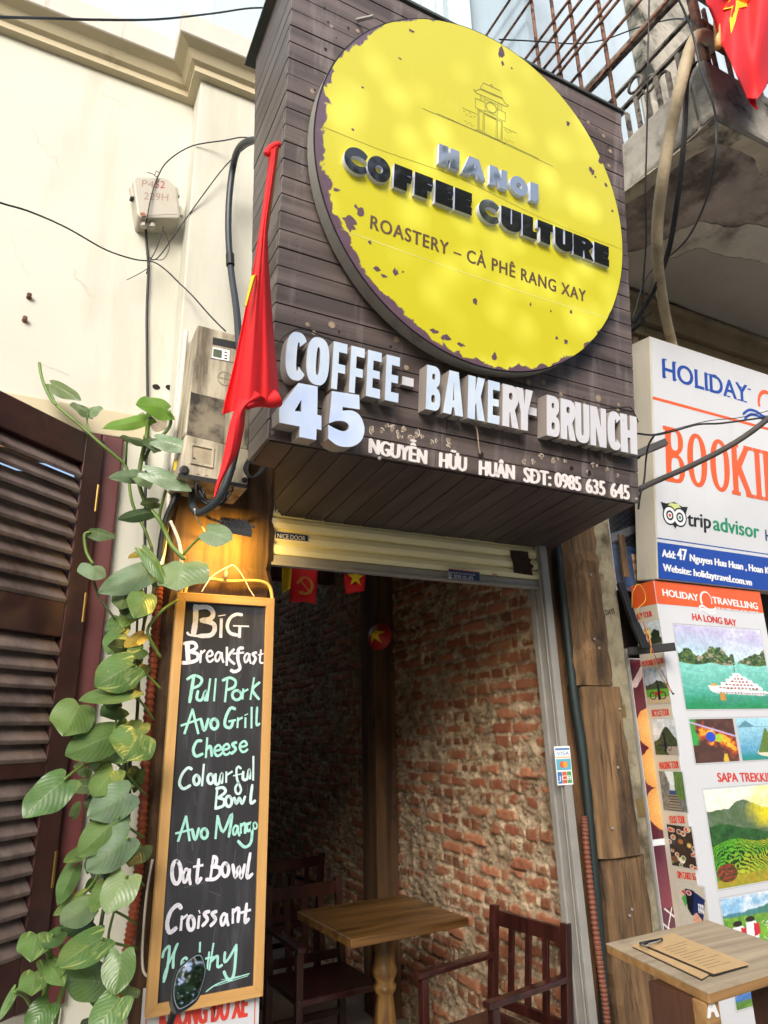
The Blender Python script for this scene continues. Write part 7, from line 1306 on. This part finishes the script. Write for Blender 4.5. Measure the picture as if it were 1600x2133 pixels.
b = MB(); b.tube([MP_.hit(1334, 1966, .012), MP_.hit(1379, 1957, .012)], .004, 8); b.build('bulldog_clip', M['black_metal'], clip, smooth_faces=True); b = MB(); b.tube([MP_.hit(1336, 1968, .012), MP_.hit(1348, 1970, .018), MP_.hit(1352, 1966, .018)], .002, 6); b.tube([MP_.hit(1377, 1958, .012), MP_.hit(1368, 1962, .018), MP_.hit(1352, 1966, .018)], .002, 6); b.build('clip_handle', M['steel'], clip, smooth_faces=True)
# ---------------------------------------------------------------- motorbike mirror in the foreground
mir = thing('bike_mirror', P(352, 2133, Y=1.5) - Vector((0, 0, .25)), 'black motorbike mirror on a stem in front of the chalkboard', 'mirror')
mn = Vector((.075, -.868, .495)).normalized(); mc = P(392, 2045, Y=1.5); mu = Vector((0, 0, 1)).cross(-mn).normalized() * -1; mu = mn.cross(Vector((0, 0, 1))).normalized() * -1; mv = mn.cross(mu).normalized()
if mv.z < 0: mv = -mv
ML = Plane(tuple(mc), mu, mv)
if ML.N.dot(mn) < 0: ML = Plane(tuple(mc), -mu, mv)
shape = [ML.uv(*p) for p in ((362, 2040), (358, 2060), (358, 2085), (364, 2103), (374, 2110), (404, 2092), (416, 2076), (428, 2040), (431, 2015), (424, 1990), (417, 1984), (403, 1989), (376, 2012), (366, 2026))]
def inset(s_, k): cx = sum(p[0] for p in s_) / len(s_); cy = sum(p[1] for p in s_) / len(s_); return [(cx + (x - cx) * k, cy + (y - cy) * k) for x, y in s_]
sm = lambda s_: [(p.x, p.y) for p in smooth([Vector((x, y, 0)) for x, y in s_ + s_[:1]], 3)[:-1]]
shape = sm(shape); shape = shape if sum(shape[i][0] * shape[(i + 1) % len(shape)][1] - shape[(i + 1) % len(shape)][0] * shape[i][1] for i in range(len(shape))) > 0 else shape[::-1]
b = MB(); b.slab(ML, [shape], -.012, 0); b.slab(ML, [inset(shape, .93)], -.026, -.012); b.slab(ML, [inset(shape, .7)], -.034, -.026); b.build('shell', mat('black_mirror_plastic', '131416', .35, var=.1), mir, bevel=.003)
b = MB(); b.slab(ML, [inset(shape, .90)], None, .0022); b.build('edge_trim', mat('grey_mirror_trim', '8d9498', .3, .4), mir)
b = MB(); b.slab(ML, [inset(shape, .86)], None, .0028); b.build('glass', NT('mirror_glass').set(Base_Color=(.86, .88, .9, 1), Metallic=1.0, Roughness=.02).mat, mir)
b = MB(); b.tube([ML.hit(366, 2095, -.02), P(360, 2115, Y=1.51), P(352, 2140, Y=1.52), P(345, 2180, Y=1.53), P(342, 2260, Y=1.55)], .0065, 10); b.build('stem', M['black_metal'], mir, smooth_faces=True)
b = MB(); h = P(342, 2260, Y=1.55); b.tube([h, h + Vector((.10, .06, -.02))], .012, 10); b.tube([h + Vector((.0, .0, -.002)), h + Vector((-.12, -.05, -.03))], .016, 10); b.build('handlebar', M['black'], mir, smooth_faces=True)
# ---------------------------------------------------------------- cafe furniture
table = thing('cafe_table', (1.575, 3.17, 0.004), 'square oak cafe table on a turned leg inside the brick room', 'table', rz=math.radians(3))
b = MB(); b.box((-.295, -.28, .712), (.295, .28, .746)); b.build('top', M['oak'], table, bevel=.004, world_parent=False)
b = MB(); b.lathe((-.0, -.03, 0), [(.05, .03), (.05, .10), (.036, .14), (.052, .2), (.055, .28), (.042, .4), (.036, .44), (.050, .46), (.052, .475), (.040, .49), (.055, .52), (.058, .535), (.050, .555), (.046, .60), (.055, .66), (.055, .711)], 28); b.build('turned_leg', M['oak_v'], table, smooth_faces=True, world_parent=False)
b = MB(); b.box((-.22, -.06, 0), (.22, .0, .03)); b.box((-.03, -.25, .0305), (.03, .19, .055)); b.build('foot', M['oak'], table, bevel=.004, world_parent=False)
tag_r = thing('round_cafe_table', (1.08, 4.55, 0.004), 'round wooden table deep in the room behind the chalkboard', 'table')
b = MB(); b.lathe((0, 0, 0), [(.29, .71), (.30, .715), (.30, .74), (.29, .745)], 40); b.build('top', M['oak'], tag_r, world_parent=False); b = MB(); b.lathe((0, 0, 0), [(.15, 0), (.15, .03), (.03, .05), (.03, .71)], 16); b.build('pedestal', M['mahogany'], tag_r, world_parent=False)
def chair(loc, rz, label):
    """armchair, local +Y is the way the sitter faces, seat 0.40 wide"""
    c = thing('cafe_chair', loc, label, 'chair', 'dark red wooden armchairs in the cafe', rz); w = .20; m = M['mahogany']
    MB().box((-w - .01, -.18, .385), (w + .01, .22, .415)).build('seat', m, c, bevel=.006, world_parent=False)
    b = MB()
    for sx in (-1, 1): MB().bar((sx * w, -.17, 0), (sx * w, -.17, .40), .036, .036, (0, 1, 0)).hexa([(sx * w - .018, -.188, .4), (sx * w + .018, -.188, .4), (sx * w + .018, -.152, .4), (sx * w - .018, -.152, .4), (sx * w - .018, -.235, .80), (sx * w + .018, -.235, .80), (sx * w + .018, -.205, .80), (sx * w - .018, -.205, .80)]).build('back_post', m, c, bevel=.003, world_parent=False)
    for sx in (-1, 1): MB().bar((sx * w, .20, 0), (sx * w, .20, .60), .032, .032, (0, 1, 0)).build('front_leg', m, c, bevel=.003, world_parent=False)
    b = MB(); b.bar((-w + .018, -.214, .755), (w - .018, -.214, .755), .022, .06, (0, 0, 1)); b.bar((-w + .018, -.178, .455), (w - .018, -.178, .455), .02, .04); b.each('back_rail', m, c, bevel=.003, world_parent=False)
    b = MB()
    for x in (-.095, 0, .095): b.bar((x, -.178, .47), (x, -.213, .73), .03, .012, (0, 1, 0))
    b.each('back_slat', m, c, bevel=.002, world_parent=False)
    for sx in (-1, 1): MB().bar((sx * w, -.2, .615), (sx * w, .235, .612), .042, .022).build('arm', m, c, bevel=.005, world_parent=False)
    b = MB(); b.bar((-w, .2, .2), (w, .2, .2), .02, .03); b.bar((-w, -.17, .2), (w, -.17, .2), .02, .03); b.each('stretcher', m, c, bevel=.002, world_parent=False)
    return c
ch1 = chair((1.79, 2.60, 0.004), math.radians(90 + 9), 'dark red armchair in front of the square table, close to the steel track')
dup(ch1, (1.44, 3.56, 0.004), math.radians(183), 'dark red armchair in shadow at the far side of the square table', 'dark red wooden armchairs in the cafe')
dup(ch1, (1.62, 4.75, 0.004), math.radians(8), 'dark red armchair farthest back beside the round table', 'dark red wooden armchairs in the cafe')
# bunting and hat
def bunting(name, TL, TR, BR, BL, Y, label, emblem):
    o = thing(name, P(*TL, Y=Y), label, 'bunting flag', 'little flags strung under the shutter'); b = MB(); c = [P(*p, Y=Y) for p in (TL, TR, BR, BL)]; n = 8
    for i in range(n + 1):
        for j in range(n + 1): s_, t = j / n, i / n; p = c[0].lerp(c[1], s_).lerp(c[3].lerp(c[2], s_), t); b.v.append(p + Vector((0, .012 * math.sin(5 * s_ + 2 * t), 0)))
    for i in range(n):
        for j in range(n): k = i * (n + 1) + j; b.f.append((k, k + 1, k + n + 2, k + n + 1)); b.m.append(0)
    solid(b.build('cloth', emblem[0], o, smooth_faces=True), .001); pl = Plane((0, Y - .016, 0)); b = MB()
    if emblem[1] == 'star': u, v = pl.uv(*emblem[2]); r = emblem[3]; b.slab(pl, [[(u + (r if k % 2 == 0 else r * .4) * math.cos(math.pi / 2 + k * math.pi / 5), v + (r if k % 2 == 0 else r * .4) * math.sin(math.pi / 2 + k * math.pi / 5)) for k in range(10)]], None, 0); b.build('star', M['yellow_cloth'], o)
    if emblem[1] == 'tools':
        u, v = pl.uv(*emblem[2]); r = emblem[3]; b.slab(pl, [ell(u, v, r, r, -130, 130, 24) + ell(u - r * .12, v + r * .05, r * .8, r * .82, 130, -130, 24)], None, 0); b.ribbon(pl, [(u - r * .55, v - r * .95), (u - r * .25, v - r * .62)], r * .22, .0006); b.ribbon(pl, [(u + r * .7, v - r * .8), (u - r * .5, v + r * .5)], r * .22, .001, 0, 1); b.ribbon(pl, [(u - r * .85, v + r * .25), (u - r * .2, v + r * .85)], r * .36, .0014, 0, 1); b.build('emblem', mat('faded_gold_emblem', 'c98a35', .7), o)
    return o
bunting('bunting_flag', (606, 1180), (660, 1185), (659, 1257), (606, 1253), 2.75, 'small red bunting flag with gold hammer and sickle under the shutter', (M['red_cloth'], 'tools', (635, 1220), .040))
bunting('bunting_flag', (718, 1195), (760, 1198), (760, 1231), (722, 1237), 2.95, 'small red bunting flag with yellow star under the shutter', (M['red_cloth'], 'star', (741, 1203), .045))
bunting('bunting_flag', (588, 1180), (606, 1182), (606, 1225), (590, 1235), 2.7, 'plain yellow bunting strip hanging beside the hammer and sickle flag', (M['yellow_cloth'], None))
hat = thing('conical_hat', P(789, 1326, X=1.945), 'small red conical hat with yellow star hung on the brick room post', 'hat')
b = MB(); hc = P(791, 1326, X=1.935); hx_ = Vector((-.8, -.55, .1)).normalized(); b.lathe(hc, [(.085, 0), (.083, .005), (.002, .085)], 28, 0, hx_); b.build('cone', mat('red_hat_lacquer', 'b3231d', .5, var=.1), hat)
a_ = hx_.cross(Vector((0, 0, 1))).normalized(); u_ = a_.cross(hx_); b = MB(); o = hc + hx_ * .0865
for k in range(10):
    pass
pts = []
for k in range(10):
    an = math.pi / 2 + k * math.pi / 5; r = .062 if k % 2 == 0 else .026; pts.append(hc + hx_ * (.005 + .08 * (1 - r / .083) + .010) + a_ * (r * math.cos(an)) + u_ * (r * math.sin(an)))
b.v = [o + hx_ * .008] + pts
for k in range(10): b.f.append((0, 1 + k, 1 + (k + 1) % 10)); b.m.append(0)
b.build('star', M['yellow_cloth'], hat)
# ---------------------------------------------------------------- the other side of the street (seen in reflections)
opp = thing('opposite_building', (0, -12, 0), 'tall pale house across the street, reflected in the signs', 'building')
b = MB()
for x0, x1, h in ((-14, 2.6, 6.5), (2.61, 6.2, 9.5), (7.0, 8.0, 10.1), (8.01, 16, 10.1)): b.box((x0, -14, -.1), (x1, -9, h))  # block heights and the sky gap are shaped for the letter reflections
b.build('wall', M['cream_trim'], opp)
b = MB()
for x0 in (-12.5, -10, -7.5, 3.6, 6.4, 10.5, 13.5):
    for z in (1.2, 4.2, 7.0): b.box((x0, -8.99, z), (x0 + 1.2, -8.95, z + 1.7))
b.islands('window', M['black'], opp)
def street_tree(x, y, h, r, seed, label):
    t = thing('street_tree', (x, y, -.126), label, 'tree'); rs = np.random.RandomState(seed)
    b = MB(); b.tube([(x, y, -.126), (x + .05, y, h * .4), (x + .2, y - .1, h * .8)], lambda k: .17 - .08 * k, 10)
    for a in range(6): an = a * 1.05 + seed; b.tube([(x + .15, y - .07, h * .62), (x + .15 + r * .5 * math.cos(an), y + r * .4 * math.sin(an), h * .9), (x + .15 + r * math.cos(an), y + r * .8 * math.sin(an), h * 1.08)], lambda k: .06 - .045 * k, 6)
    b.build('trunk', M['post_wood'], t, smooth_faces=True); b = MB(); cl = [(rs.normal(x, r * .55), rs.normal(y, r * .5), rs.normal(h, .22)) for _ in range(36)]
    for i in range(5200):
        c = cl[rs.randint(36)]; p = Vector((c[0] + rs.normal(0, .3), c[1] + rs.normal(0, .3), c[2] + rs.normal(0, .16))); n = Vector(rs.normal(0, 1, 3)).normalized(); a = n.cross(Vector((.3, .2, 1))).normalized() * .075; e = n.cross(a).normalized() * .035; b.quad(p - a, p - e, p + a, p + e)
    b.build('crown', M['tree_leaf'], t)
M['tree_leaf'] = mat('tree_leaf', '35502a', .5, var=.3, scale=3)
street_tree(3.9, -5.4, 6.95, .95, 3, 'dense street tree across the road, darkening the left letters of the round sign')
street_tree(6.9, -5.4, 6.95, .95, 9, 'leafy street tree across the road, darkening the right letters of the round sign')
